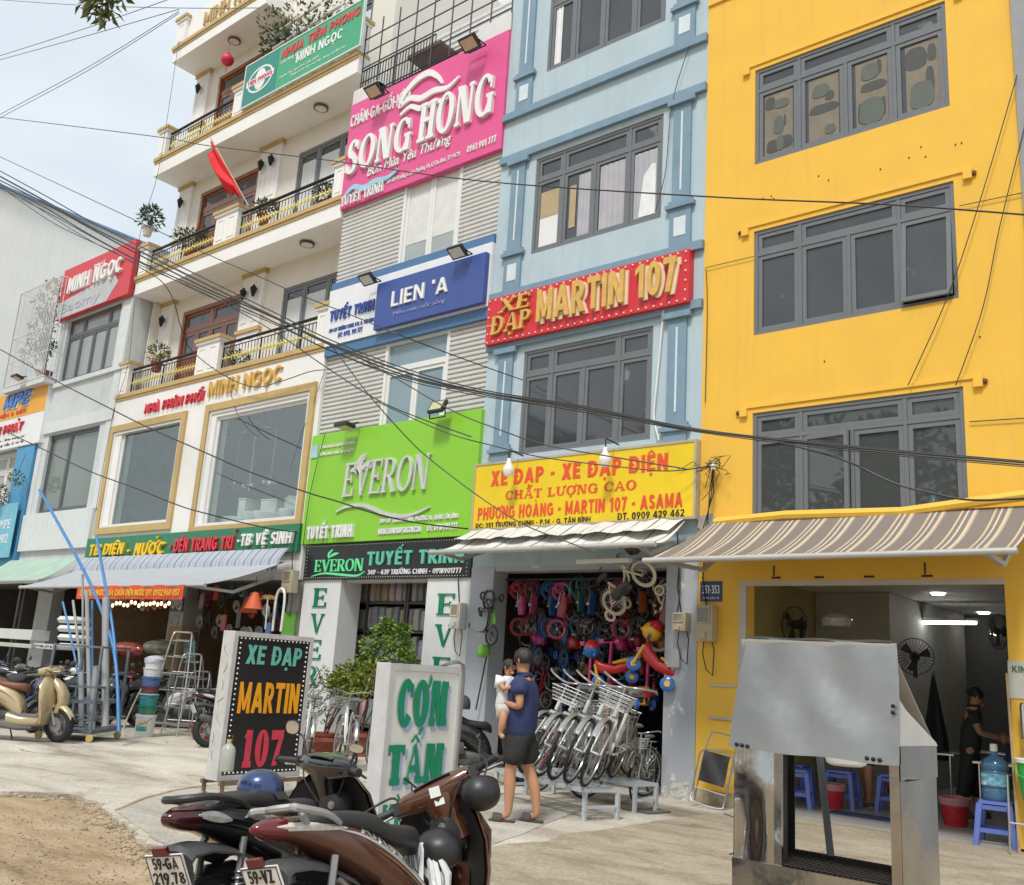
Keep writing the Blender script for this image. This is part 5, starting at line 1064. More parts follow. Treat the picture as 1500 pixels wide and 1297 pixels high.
stripeY = stripemat('brown_stripe_canvas', [(.20,.17,.15),(.56,.44,.28),(.20,.17,.15),(.58,.52,.42),(.20,.17,.15),(.58,.48,.33),(.40,.33,.25)], [.16,.022,.04,.02,.045,.03,.02], 0)
awning('brown_striped_awning', 'brown and orange striped awning over the restaurant entrance', -6.05, -2.2, 11.2, 3.50, 9.95, 2.86, stripeY, greybar, -6.25, -2.19, lamb=0)
b = MB(); b.tube([(-6.0,11.22,3.50),(-5.0,11.16,3.53),(-3.6,11.2,3.5),(-2.3,11.14,3.6)], .06, 8); tag(b.build('rolled_cloth', ytrim, None, org=(-4,11.2,3.5)), 'yellow cloth roll lying along the top of the brown awning', 'cloth')
stripeB = stripemat('black_stripe_canvas', [(.66,.65,.61),(.05,.05,.05),(.66,.65,.61),(.30,.30,.29),(.66,.65,.61)], [.11,.02,.11,.012,.10], 0)
awning('white_striped_awning', 'white awning with thin black stripes over the bicycle shop', -10.22, -6.42, 11.16, 3.53, 10.2, 3.10, stripeB, greybar, -10.16, -6.30, lamb=.05, sag=.10, ripple=.03)
b = MB(); P = []
for j in range(5): P.append([(-10.22+3.8*i/60, 11.14-.10*j-.03*math.sin(i*.5), 3.56-.05*j-.012*math.sin(i*.9+j)) for i in range(61)])
tag(b.grid(P, (0,0,-.006)).build('canvas_flap', stripeB, None, org=(-8.3,11.1,3.5)), 'loose black striped flap folded over the top of the white awning', 'cloth')
stripeM = stripemat('blue_white_canvas', [(.42,.44,.47),(.19,.26,.38),(.42,.44,.47),(.30,.34,.40)], [.09,.06,.09,.03], 0); plainM = stripemat('pale_blue_canvas', [(.40,.42,.45),(.33,.36,.41)], [.12,.03], 0)
awning('blue_striped_awning', 'blue and white striped awning sloping over the hardware shop', -22.7, -14.75, 11.05, 3.16, 9.55, 2.58, plainM, greybar, -22.2, -15.0, lamb=0, sag=.05)
b = MB(); P = []
for j, (y, z) in enumerate(((11.08,3.42),(10.98,3.30),(10.9,3.18),(10.88,3.02))): P.append([(-22.7+7.95*i/120, y-.012*math.sin(i*.9), z-(.05*(i % 2) if j == 3 else 0)) for i in range(121)])
tag(b.grid(P, (0,.005,0)).build('awning_valance', stripeM, None, org=(-18.7,11,3)), 'scalloped blue striped valance along the top of the blue awning', 'awning')
awning('green_awning', 'pale green awning over the shop with stacked white boxes', -26.7, -22.9, 11.1, 3.45, 10.1, 2.80, mat('pale_green_canvas', (.33,.45,.37), .8, var=.12, scale=2), greybar, -26.6, -22.6, lamb=.08)
# orange banner under the blue awning
ob_ = thing('orange_banner', 'orange banner with yellow lettering hung under the blue awning', 'banner', (-17.4,9.55,2.5))
oc = mat('orange_banner', (.66,.085,.03), .6, var=.08); MB().grid([[(-19.5+3.95*i/30, 9.52+.02*math.sin(i), z) for i in range(31)] for z in (2.57,2.44,2.31)], (0,.004,0)).build('cloth', oc, ob_)
letters(ob_, yel, 'LẮP ĐIỆN NƯỚC, SỬA CHỮA ĐIỆN NƯỚC ĐT: 0902.960 053', (-19.3,2.35,-15.65,2.54), 9.49, .004, .012, .1)
# ================================================================== HOUSE NUMBERS, METERS
s = thing('house_number_plate', 'blue enamel plate with white number 351-353 on the yellow wall', 'sign', (-6.1,YF,2.55)); nvy = mat('navy_enamel', (.02,.04,.16), .3)
MB().box(-6.24,YF-.012,2.48,-5.93,YF-.001,2.74).build('plate', nvy, s, smooth=False); letters(s, wl_, '351-353', (-6.21,2.58,-5.96,2.69), YF-.012, .003, .02, gap=.001); letters(s, wl_, 'TRƯỜNG CHINH - P.14', (-6.20,2.51,-5.97,2.55), YF-.012, .003, 0, gap=.001)
s = thing('house_number_plate', 'blue plate with number 347C on the poster pier under the blue awning', 'sign', (-18.7,YF,2.4))
MB().box(-18.98,YF+.03,2.22,-18.47,YF+.045,2.52).build('plate', nvy, s, smooth=False); letters(s, wl_, '347C', (-18.92,2.32,-18.55,2.47), YF+.03, .004, .02)
po = thing('poster', 'grey photo poster pasted on the pier below the 347C plate', 'poster', (-18.7,YF,1.9)); MB().box(-18.98,YF+.036,1.55,-18.6,YF+.048,2.15).build('sheet', mat('poster_grey', (.33,.34,.36), .5, var=.5, scale=6), po, smooth=False)
po = thing('poster', 'teal and white notice sheet hung in front of the pier', 'poster', (-18.2,YF-.3,1.4)); MB().box(-18.6,YF-.3,1.25,-17.3,YF-.29,1.62).build('sheet', mat('poster_teal', (.16,.38,.38), .5, var=.3, scale=4), po, smooth=False); letters(po, wl_, 'ĐÈN LED', (-18.0,1.36,-17.4,1.5), YF-.3, .004, .02); MB().box(-18.58,YF-.306,1.27,-18.1,YF-.3005,1.60).build('white_half', wl_, po, smooth=False)
def meter(x, y, Y, wd, ht, label, m, win):
    p = PY(x, y, Y); t = thing('electric_meter', label, 'meter box', (p.x, Y, p.z), 'electric meters on the fronts'); X, Z = p.x, p.z
    MB().box(X-wd/2, Y-.16, Z-ht/2, X+wd/2, Y, Z+ht/2).build('box', m, t, bevel=.02)
    MB().box(X-wd*.38, Y-.168, Z+ht*.02, X+wd*.30, Y-.162, Z+ht*.42).build('window', win, t, smooth=False)
    b = MB(); framebox(b, X-wd*.42, Z-ht*.02, X+wd*.34, Z+ht*.45, Y-.175, .016, .012); b.box(X-wd*.2, Y-.19, Z-ht*.42, X+wd*.12, Y-.163, Z-ht*.25); b.build('trim', m, t, smooth=False)
    b = MB(); b.tube([(X-.05,Y-.06,Z-ht/2),(X-.06,Y-.07,Z-ht/2-.15),(X+.0,Y-.08,Z-ht/2-.35),(X+.08,Y-.06,Z-ht/2-.42),(X+.09,Y-.05,Z-ht/2-.1),(X+.06,Y-.05,Z-ht/2)], .008, 5); b.tube([(X-.04,Y-.03,Z+ht/2),(X-.10,Y-.03,Z+ht/2+.35),(X-.08,Y-.02,Z+ht/2+.75)], .01, 5); b.build('wire', blkl, t)
    return t
bei = mat('beige_meter_box', (.44,.38,.26), .45, var=.08); mwin = mat('meter_window', (.20,.20,.17), .1)
meter(1040,914,YF,.24,.46,'tall beige electric meter box on the yellow pier',bei,mwin); meter(1003,912,YF,.20,.24,'small beige electric meter box on the grey blue pier',bei,mwin)
meter(676,903,YF,.22,.40,'white electric meter box on the right white pier',mat('white_meter_box', (.62,.62,.60), .45),mat('tan_window', (.30,.22,.12), .2)); meter(430,853,YF-.1,.30,.42,'old beige meter box under the corner of the blue awning',bei,mwin)
b = MB(); b.box(-6.73,YF-.012,1.58,-6.62,YF-.0,1.70); tag(b.build('small_sticker', wl_, None, org=(-6.4,YF,1.6), smooth=False), 'small white square sticker on the grey blue pier', 'sticker')
b = MB().box(-6.68,YF-.07,1.62,-6.50,YF-.0,1.86) ; tag(b.build('junction_box', mat('grey_plastic', (.33,.34,.35), .5), None, org=(-6.6,YF,1.7), smooth=False, bevel=.008), 'grey junction box below the small meter on the pier', 'switch box')
for z in (1.42, 1.02):
    b = MB().box(-6.08,YF-.02,z,-5.72,YF-.0,z+.03); tag(b.build('wall_rail', greybar, None, org=(-5.9,YF,z), smooth=False), ('upper' if z > 1.2 else 'lower')+' of two short pale metal rails on the yellow pier', 'rail')
ins = thing('cable_insulator', 'white insulator with a tangle of wires on the yellow wall', 'insulator', tuple(PY(1045,683,YF-.12))); p = PY(1045,683,YF-.12)
MB().lathe([(0,.06),(.04,.05),(.03,.02),(.045,0),(.03,-.03),(.04,-.05),(0,-.06)], 10, p).build('spool', blb, ins); b = MB()
for k in range(16):
    q = [p+Vector((rnd.gauss(0,.03),rnd.gauss(0,.03),rnd.gauss(0,.03)))]
    for i in range(4): q.append(q[-1]+Vector((rnd.gauss(-.02,.09),rnd.gauss(0,.02),rnd.gauss(-.03,.07))))
    b.tube(q, .005, 4)
for k in range(3): b.tube([p, p+Vector((-.05+.03*k,.0,-.35)), p+Vector((-.08-.03*k,.02,-.8)), p+Vector((-.25+.05*k,-.1,-1.15))], .008, 4)
b.build('wire_tangle', blkl, ins)
b = MB(); c_ = PY(1035,765,YF-.03); b.prism([(c_.x+.16*math.cos(t)*rnd.uniform(.8,1.2), YF-.012, c_.z+.13*math.sin(t)*rnd.uniform(.8,1.2)) for t in [k*PI/8 for k in range(16)]], (0,.01,0)); tag(b.build('plaster_patch', mat('raw_cement', (.36,.34,.31), .9, var=.2, bump=.5), None, org=(c_.x,YF,c_.z)), 'raw grey cement patch beside the yellow sign', 'patch')
# ================================================================== OVERHEAD CABLES
cabm = mat('black_cable', (.025,.025,.027), .5); cabg = mat('grey_cable', (.10,.10,.105), .5)
def cable(px, Y, r, label, name='overhead_cable', dz=0, m=cabm, group='cables over the street', n=6, taper=0):
    Ys = Y if isinstance(Y, (list, tuple)) else [Y]*len(px)
    pts = [PY(x, y, yy)+Vector((0,0,dz)) for (x, y), yy in zip(px, Ys)]; c = [Vector(p) for p in curve([tuple(p) for p in pts], n)]
    return tag(MB().tube(c, [r*(1-taper*i/(len(c)-1)) for i in range(len(c))], 6).build(name, m, None, org=c[0]), label, 'cable', group)
A = [(-40,238),(60,290),(130,330),(200,367),(300,416),(400,462),(480,502),(590,545),(700,572),(850,598),(1020,629),(1250,656),(1540,682)]
for i, (dx, dy, r, w_) in enumerate([(0,0,.024,'thickest strand'),(2,6,.018,'second strand'),(-3,11,.016,'lower strand'),(5,-5,.015,'upper strand'),(0,16,.012,'lowest thin strand')]):
    cable([(x+dx, y+dy*(1-.75*min(1,max(0,(x-200)/700)))+1.5*math.sin(x*.02+i*2)) for x, y in A], 8.6+.05*i, r, w_+' of the black cable bundle crossing the whole street front', taper=.62)
cable([(-40,212),(0,230),(209,328),(302,372),(381,406),(434,430),(520,464),(593,494),(709,537),(766,557)], [8.4]*8+[10.5,11.2], .009, 'thin cable above the bundle, ending on the blue building')
cable([(-40,166),(0,172),(225,200),(300,213),(480,235),(700,265),(1030,288),(1300,300),(1540,318)], 8, .008, 'thin single cable crossing the pink sign and the yellow wall')
for i, l in enumerate([[(-30,92),(0,82),(125,42),(245,0),(280,-14)],[(-30,97),(0,88),(130,52),(262,14)],[(-30,186),(0,168),(130,98),(262,17)],[(-30,192),(0,173),(130,103),(262,20)],[(-30,-3),(0,0),(120,8),(260,12),(380,12)]]):
    cable(l, 9+.3*i, .009, ['upper of two steep wires in the sky at the top left','lower of two steep wires in the sky at the top left','upper of a close pair of thin wires running up to the roof corner','lower of a close pair of thin wires running up to the roof corner','near level wire across the top left of the sky'][i], m=cabg)
cable([(-40,492),(0,512),(80,557),(160,598),(216,626),(300,663),(362,690),(448,721),(492,734),(555,754),(617,767),(686,775)], [8.4]*10+[10,11.1], .012, 'black cable sloping over the shop windows to the lime sign')
cable([(-40,606),(0,628),(54,654),(112,682),(150,698),(200,716),(260,740),(300,752),(387,773),(436,780)], [8.4]*8+[10.2,11.1], .011, 'lower black cable sloping to the corner of the green fascia')
cable([(-40,250),(0,274),(70,322),(116,346),(166,369),(200,389),(236,412),(254,440),(265,480),(281,514),(328,550),(372,567),(411,559),(453,545),(476,542)], [8.7]*6+[9.2,9.8,10.3,10.8]+[11.1]*5, .010, 'looping cable dropping in front of the middle balcony')
cable([(0,268),(116,343),(200,386),(300,430),(400,485),(470,533),(551,585),(618,614),(690,640)], 8.9, .009, 'cable below the bundle running down to the bicycle shop sign')
cable([(485,505),(539,577),(593,638),(630,673),(701,727),(764,767),(828,793),(872,809)], [8.8,9,9.3,9.5,9.8,10,10.1,10.2], .009, 'cable slanting across the lime sign to the white awning')
cable([(551,588),(651,633),(730,655),(800,671),(925,686),(985,690),(1045,682)], [9,9.4,9.8,10.2,10.8,11,11.17], .009, 'cable sagging over the yellow sign to the insulator')
cable([(509,515),(571,549),(657,599),(727,628),(800,652),(900,670),(1010,688)], [8.8,9,9.3,9.6,10,10.5,11], .010, 'second cable sagging towards the insulator')
cable([(1140,648),(1230,672),(1310,708),(1370,724),(1430,733),(1540,728)], 8.7, .010, 'cable sagging in front of the lowest yellow building window')
cable([(1490,110),(1440,280),(1390,430),(1330,565)], YF-.08, .006, 'thin wire slanting down the yellow wall, nearer the windows', name='wall_wire', group='wires on the yellow wall'); cable([(1510,150),(1465,330),(1440,450),(1400,565)], YF-.08, .006, 'thin wire slanting down the right side of the yellow wall', name='wall_wire', group='wires on the yellow wall')
cable([(1034,392),(1036,450),(1033,590)], YF-.03, .006, 'thin wire down the left edge of the yellow wall', name='wall_wire', group='wires on the yellow wall'); cable([(1035,392),(1104,376)], YF-.03, .005, 'short level wire beside the middle yellow building window', name='wall_wire', group='wires on the yellow wall'); cable([(1405,302),(1520,278)], YF-.03, .005, 'short wire right of the middle yellow building window', name='wall_wire', group='wires on the yellow wall'); cable([(1420,618),(1530,611)], YF-.03, .006, 'level wire right of the lowest yellow building window', name='wall_wire', group='wires on the yellow wall')
cable([(972,455),(962,560),(958,610),(965,645)], YF-.05, .012, 'white pipe wire beside the lowest blue building window', name='wall_wire', m=wl_, group='wires on the blue wall'); cable([(1012,60),(985,150),(975,250),(960,310)], YF-.05, .006, 'thin loose wire by the right pilaster of the blue building', name='wall_wire', group='wires on the blue wall'); cable([(992,780),(996,860),(990,905)], YF-.03, .010, 'grey conduit wire above the small meter box', name='wall_wire', m=cabg, group='wires on the blue wall')
cable([(262,60),(232,250),(205,345),(190,520),(165,610),(140,750)], YF-.08, .007, 'thin wire hanging down the left corner of the balcony building', name='wall_wire', m=cabg, group='wires on the balcony building'); cable([(332,548),(345,600),(365,630),(380,640)], YF-.05, .007, 'short wire loop over the wide shop window', name='wall_wire', group='wires on the balcony building'); cable([(475,545),(456,600),(440,640),(425,690)], YF-.05, .006, 'short wire down the right side of the wide shop window', name='wall_wire', m=cabg, group='wires on the balcony building')
cable([(476,636),(455,720),(444,800)], YF-.12, .007, 'wire down the left edge of the lime sign', name='wall_wire', group='wires on the balcony building')
for x0, x1, w_ in ((-5.55,-4.35,'left'),(-3.55,-2.45,'right')):
    b = MB().sbar((x0,10.9,2.98),(x1,10.25,2.90),.10,.05); tag(b.build('wood_batten', mat('red_brown_batten', (.17,.06,.03), .6), None, org=(x0,10.9,2.9), smooth=False), w_+' red brown wooden batten under the brown striped awning', 'batten')
# ================================================================== MOTORBIKES
rub = mat('tyre_rubber', (.020,.022,.022), .8, var=.25, scale=20, bump=.3); plast = mat('black_plastic', (.030,.030,.031), .5, var=.12, scale=12); greyp = mat('grey_plastic_guard', (.055,.056,.058), .55, var=.12, scale=8)
seatm = mat('black_vinyl', (.026,.026,.028), .5, var=.15, bump=.12, bscale=220); alloy = mat('alloy_grey', (.36,.36,.36), .35, .7, var=.15); engm = mat('engine_grey', (.10,.10,.10), .5, .4, var=.2)
lensr = mat('red_lens', (.115,.006,.008), .12, coat=.6, var=.1); lensc = mat('clear_lens', (.62,.60,.57), .12, coat=.6, var=.25, scale=30); lenso = mat('orange_lens', (.7,.22,.02), .15, coat=.5); platem = mat('plate_white', (.74,.74,.72), .4, var=.04)
mirm = mat('mirror_glass', (.75,.77,.78), .04, 1.0, var=.02)
def steerM(a, x=.46, rake=.42):
    ax = Vector((-math.sin(rake),0,math.cos(rake))); return Matrix.Translation((x,0,.8)) @ Matrix.Rotation(a,4,ax) @ Matrix.Translation((-x,0,-.8))
def sec_at(rows, x):
    for a, c in zip(rows, rows[1:]):
        if min(a[0],c[0]) <= x <= max(a[0],c[0]):
            t = (x-a[0])/(c[0]-a[0]); return [a[i]+(c[i]-a[i])*t for i in range(5)]
    return rows[0] if abs(x-rows[0][0]) < abs(x-rows[-1][0]) else rows[-1]
def side_y(rows, x, z, e):
    _, yc, zc, hw, hh = sec_at(rows, x); q = min(.98, abs((z-zc)/hh)); return hw*(1-q**e)**(1/e)
def on_side(rows, e, x, dz, off=.003, s=-1):
    r = sec_at(rows, x); z = r[2]+dz*r[4]; return Vector((x, s*(side_y(rows, x, z, e)+off), z))
def ribbon(rows, e, pts, wd, off, m, name, parent, s=-1):
    """stripe on the flank: pts (x, dz in -1..1), wd in dz"""
    c = curve(pts, 6); P = []
    for i, (x, d) in enumerate(c):
        k = wd*math.sin(PI*(.08+.86*i/(len(c)-1))); P.append([on_side(rows,e,x,d+k/2,off,s), on_side(rows,e,x,d,off+.001,s), on_side(rows,e,x,d-k/2,off,s)])
    return MB().grid(P, (0,-s*.0015,0)).build(name, m, parent)
def smooth_rows(rows, n=5):
    return [tuple(p) for p in curve([tuple(r) for r in rows], n)]
def motorbike(label, group, kind, body, accent, plate=None, name_txt=None, steer=0.0, seat=None, inner=None, rim=None, mirrors=(1,1), seatdx=0, hdz=0.0, hroll=0.0, lens=None):
    t = thing('motorbike', label, 'motorbike', (0,0,0), group); SM = steerM(steer); sc = kind == 'scooter'; HM = SM @ Matrix.Translation((.42,0,.95+hdz)) @ Matrix.Rotation(hroll,4,'X') @ Matrix.Translation((-.42,0,-.95))
    R = .255 if sc else .285; rw_ = .052 if sc else .038; xr, xf_ = -.62, .64
    rim = rim or alloy; seat = seat or seatm; inner = inner or plast
    for x, st in ((xr,0),(xf_,1)):
        b = MB(); b.torus((x,0,R), R-rw_, rw_, 'y', 36, 10, rw_*1.02)
        for k in range(36):
            a = 2*PI*k/36; c = Vector((x+(R-.002)*math.cos(a), 0, R+(R-.002)*math.sin(a)))
            b.obox(Matrix.Translation(c) @ Matrix.Rotation(-a,4,'Y') @ Matrix.Rotation(.5,4,'X'), .008, rw_*1.3, .022)
        if st: b.xf(SM)
        wq = b.build('wheel', rub, t)
        b = MB(); b.torus((x,0,R), R-rw_*1.75, .014, 'y', 32, 6, rw_*.7)
        b.lathe([(.03,-.05),(.045,-.045),(.045,.045),(.03,.05)], 12, (x,0,R), 'y')
        for k in range(5 if sc else 16):
            a = 2*PI*k/(5 if sc else 16)
            if sc:
                for da in (-.16,.16): b.sbar((x+.04*math.cos(a),0,R+.04*math.sin(a)), (x+(R-rw_*1.8)*math.cos(a+da),0,R+(R-rw_*1.8)*math.sin(a+da)), .022, .016, up=(0,1,0))
            else: b.bar((x+.04*math.cos(a),.03*(-1)**k,R+.04*math.sin(a)), (x+(R-rw_*1.8)*math.cos(a+.3),0,R+(R-rw_*1.8)*math.sin(a+.3)), .0035, 5)
        if st: b.lathe([(.06,-.065),(.105,-.065),(.105,-.060),(.06,-.060)], 20, (x,0,R), 'y'); b.xf(SM)
        else: b.lathe([(.0,-.085),(.07,-.08),(.085,-.05),(.085,.03),(.0,.05)], 16, (x,0,R), 'y')
        b.build('rim', rim, wq)
    # fork, front guard
    b = MB()
    for s in (-1,1): b.bar((xf_,s*.075,R),(.50,s*.075,.62),.022,10).bar((.50,s*.06,.60),(.42,s*.04,.86),.018,8)
    b.bar((xf_,-.09,R),(xf_,.09,R),.014,8); b.xf(SM); b.build('fork', alloy, t)
    P = []
    for i in range(15):
        a = math.radians(25+130*i/14); rr = R+.03; w_ = .062*(math.sin(PI*(.08+.84*i/14))**.4)
        P.append([(xf_+rr*math.cos(a)-(.012 if abs(q) < .5 else 0), q*w_, R+rr*math.sin(a)-.045*abs(q)**2.2) for q in (-1,-.75,-.4,0,.4,.75,1)])
    MB().grid(P, (0,0,-.004)).xf(SM).build('front_mudguard', body, t)
    # body flank
    if sc:
        rows = [(-.90,0,.79,.025,.022),(-.83,0,.785,.06,.045),(-.66,0,.765,.105,.078),(-.45,0,.72,.155,.12),(-.22,0,.645,.17,.15),(-.02,0,.55,.165,.17),(.10,0,.45,.15,.16),(.16,0,.38,.12,.11)]; e = 2.5
    else:
        rows = [(-.84,0,.795,.022,.018),(-.78,0,.79,.055,.038),(-.62,0,.765,.098,.066),(-.42,0,.705,.138,.105),(-.22,0,.615,.145,.118),(-.05,0,.52,.140,.118),(.10,0,.43,.12,.10),(.22,0,.36,.09,.07)]; e = 2.7
    rows = smooth_rows(rows, 4); bd = MB().xloft(rows, 26, e).build('body_panel', body, t, ang=50)
    for s in (-1,1):
        if sc:
            ribbon(rows,e,[(-.80,.55),(-.55,.35),(-.25,.25),(.02,.2)],.10,.002,greyp,'panel_groove',bd,s); ribbon(rows,e,[(-.62,-.35),(-.35,-.45),(-.05,-.4)],.12,.002,accent,'flank_stripe',bd,s)
        else:
            ribbon(rows,e,[(-.50,.30),(-.30,.42),(-.12,.40),(.06,.30),(.20,.10)],.17,.002,accent,'flank_stripe',bd,s); ribbon(rows,e,[(-.30,.14),(-.12,.16),(.04,.10),(.16,.0)],.12,.003,mat('gold_brown_stripe', (.26,.15,.06), .3, .5),'gold_stripe',bd,s); ribbon(rows,e,[(-.02,-.10),(.08,-.08),(.18,-.10)],.5,.002,plast,'grille_stripe',bd,s)
    if name_txt:
        q = font_mb(name_txt[0], .004, .02, .15, 1.05); x0, x1, d0, d1 = name_txt[1]; xs = [p.x for p in q.v]; ys = [p.y for p in q.v]; ax, bx, ay, by = min(xs), max(xs), min(ys), max(ys)
        q.v = [on_side(rows, e, x0+(p.x-ax)/(bx-ax)*(x1-x0), d0+(p.y-ay)/(by-ay)*(d1-d0), .004+p.z) for p in q.v]; q.build('lettering', name_txt[2], bd, smooth=False)
    # seat
    if sc: sr = [(-.74,0,.885,.07,.018),(-.66,0,.895,.11,.030),(-.45,0,.893,.135,.042),(-.27,0,.870,.138,.048),(-.16,0,.825,.135,.045),(.0,0,.805,.130,.048),(.10,0,.80,.105,.050),(.16,0,.775,.065,.045),(.185,0,.745,.025,.02)]
    else: sr = [(-.66,0,.872,.07,.016),(-.58,0,.872,.105,.028),(-.40,0,.862,.125,.040),(-.24,0,.836,.128,.046),(-.16,0,.80,.128,.042),(-.02,0,.775,.125,.046),(.10,0,.765,.10,.046),(.16,0,.735,.065,.040),(.185,0,.70,.03,.02)]
    sr = [(x if sc else x*.94-.025, y, z-(.075 if sc else .07), h1*1.12, h2*1.15) for x, y, z, h1, h2 in smooth_rows(sr, 4)]; MB().xloft(sr, 22, 2.9).build('seat', seat, t, ang=60)
    # grab rail
    zr = .838 if sc else .838; xe = -.92 if sc else -.80; xg = xe+.05
    b = MB(); pts = curve([(-.50,.135,zr-.055),(-.60,.142,zr-.01),(-.76,.125,zr+.022),(xg+.03,.075,zr+.025),(xg,0,zr+.025),(xg+.03,-.075,zr+.025),(-.76,-.125,zr+.022),(-.60,-.142,zr-.01),(-.50,-.135,zr-.055)], 5)
    b.tube(pts, [.009+.009*math.sin(PI*i/(len(pts)-1))**.5 for i in range(len(pts))], 8); b.bar((-.7,.1,zr),(-.6,.06,zr-.09),.018,6).bar((-.7,-.1,zr),(-.6,-.06,zr-.09),.018,6); b.build('grab_rail', plast if sc else mat('silver_rail', (.42,.42,.42), .35, .6), t)
    # tail lamp with clear indicators
    tr_ = [(xe-.015,0,.788,.018,.014),(xe+.02,0,.785,.048,.032),(xe+.08,0,.782,.070,.050),(xe+.14,0,.778,.084,.060)] if sc else [(xe-.085,0,.793,.012,.010),(xe-.055,0,.792,.036,.024),(xe-.0,0,.788,.060,.042),(xe+.05,0,.785,.074,.050)]
    MB().xloft(tr_, 18, 2.6).build('tail_lamp', lens or lensr, t, ang=60)
    for s in (-1,1):
        b = MB(); P = []
        span = (-.80,-.62) if sc else (-.80,-.46)
        for i in range(9):
            x = span[0]+(span[1]-span[0])*i/8; k = .34*math.sin(PI*(.12+.80*i/8)) if sc else .42*(1-i/8.6)**.8; d = (.10-.25*i/8) if sc else (.02+.42*i/8)
            P.append([on_side(rows,e,x,d+k,.006,s), on_side(rows,e,x,d,.014,s), on_side(rows,e,x,d-k,.006,s)])
        b.grid(P, (0,-s*.004,0)).build('indicator', lensc, t)
    # rear guard, plate, reflector
    b = MB(); P = []
    for (x, z, w_) in (((-.42,.58,.12),(-.60,.645,.13),(-.78,.68,.12),(-.89,.675,.115),(-.91,.655,.11),(-.885,.58,.10),(-.87,.46,.095)) if sc else ((-.38,.58,.10),(-.54,.65,.10),(-.68,.675,.10),(-.78,.675,.10),(-.81,.655,.095),(-.80,.57,.085),(-.79,.46,.08))):
        P.append([(x+.03*abs(q)**2, q*w_, z-.05*abs(q)**3) for q in (-1,-.8,-.4,0,.4,.8,1)])
    b.grid(P, (.004,0,-.010)).build('rear_mudguard', greyp, t)
    px_, pz = (-.905,.575) if sc else (-.815,.585)
    if plate:
        PM = Matrix.Translation((px_,0,pz)) @ Matrix.Rotation(-.42,4,'Y') @ Matrix(((0,1,0,0),(-1,0,0,0),(0,0,1,0),(0,0,0,1)))
        pl_ = MB().box(-.10,-.004,-.075,.10,.004,.075).xf(PM).build('license_plate', platem, t, smooth=False)
        for tx, R_ in ((plate[0],(-.066,.008,.066,.062)),(plate[1],(-.084,-.062,.084,-.006))):
            letters(pl_, blkl, tx, R_, -.004, .002, .012, gap=.0005, M=PM)
        q = MB(); framebox(q, -.097,-.072,.097,.072,-.006,.004,.001); q.xf(PM); q.build('plate_rim', blkl, pl_, smooth=False)
        MB().box(-.04,-.02,.078,.04,.0,.115).xf(PM).build('reflector', lensr, t, smooth=False, bevel=.004)
    # shocks, swing arm, engine, exhaust
    b = MB()
    for s in (-1,1):
        b.bar((-.52,s*.115,.66),(-.585,s*.115,.42),.017,8).bar((-.585,s*.115,.42),(xr,s*.115,R+.02),.013,8)
        for k in range(7): z = .36+.026*k; b.torus((-.605+.02*k*.4+.0,s*.115,z),.026,.0055,'z',12,5)
    b.build('shock_absorber', mat('dark_chrome', (.30,.30,.30), .3, .8), t)
    b = MB(); b.sbar((xr,.10,R),(-.12,.10,R+.03),.05,.09).sbar((xr,-.10,R),(-.12,-.10,R+.03),.04,.05)
    b.xloft([(-.52,.10,.36,.05,.07),(-.40,.10,.38,.065,.11),(-.15,.06,.34,.10,.11),(.05,.0,.33,.11,.09),(.20,0,.33,.08,.07)], 14, 3); b.xloft([(-.60,.12,.44,.03,.05),(-.50,.13,.47,.045,.075),(-.30,.12,.47,.04,.07)], 12, 3); b.xloft([(-.55,-.12,.42,.03,.05),(-.42,-.13,.44,.05,.085),(-.22,-.11,.43,.05,.08)], 12, 3)
    b.build('engine', engm, t, ang=50)
    b = MB(); b.tube(curve([(.12,-.06,.25),(-.05,-.10,.20),(-.20,-.13,.24),(-.32,-.15,.29)],4), .02, 8); b.tube([(-.30,-.15,.285),(-.36,-.16,.30),(-.80,-.19,.44),(-.84,-.192,.452)],[.03,.05,.055,.03],14); b.build('exhaust', mat('chrome_exhaust', (.5,.5,.5), .2, 1.0, var=.1) if not sc else engm, t)
    b = MB(); b.sbar((-.70,-.235,.40),(-.42,-.225,.32),.012,.09); b.build('exhaust_guard', greyp, t, smooth=False, bevel=.004)
    b = MB(); b.bar((-.05,.12,.22),(-.02,.28,.0),.011,6).bar((-.25,-.05,.22),(-.28,-.12,.06),.012,6); b.bar((-.02,.28,.005),(.03,.30,.005),.012,5); b.build('stand', plast, t)
    # floor / spine, leg shield
    if sc:
        MB().xloft([(.02,0,.36,.15,.07),(.12,0,.33,.16,.045),(.36,0,.33,.165,.045),(.48,0,.40,.15,.06)], 18, 4).build('floorboard', inner, t)
    else:
        MB().loft([((.06,0,.54),(.03,0,-.05),(0,.075,0),2.6),((.22,0,.47),(.04,0,-.055),(0,.07,0),2.6),((.36,0,.50),(.05,0,-.05),(0,.07,0),2.4),((.44,0,.66),(.07,0,-.02),(0,.06,0),2.4)], 16).build('spine_cover', plast, t)
    def shield(x_off, sect, th, m, nm, wy=1.0):
        P = []
        for z, x, w_, wrap in sect: P.append([(x+x_off-wrap*abs(q)**2.2, q*w_*wy, z) for q in (-1,-.85,-.6,-.3,0,.3,.6,.85,1)])
        return MB().grid(P, (th,0,0)).build(nm, m, t, ang=50)
    sect = [(.24,.46,.14,.03),(.34,.50,.19,.06),(.50,.535,.235,.11),(.64,.535,.25,.13),(.76,.50,.225,.11),(.85,.46,.16,.07),(.90,.43,.09,.03)]
    wy_ = 1.18 if sc else 1.08; shield(0, sect, .03, body, 'leg_shield', wy_); shield(-.012, [(z, x, w_*.93, wr*.93) for z, x, w_, wr in sect[:-1]], .008, inner, 'inner_shield', wy_)
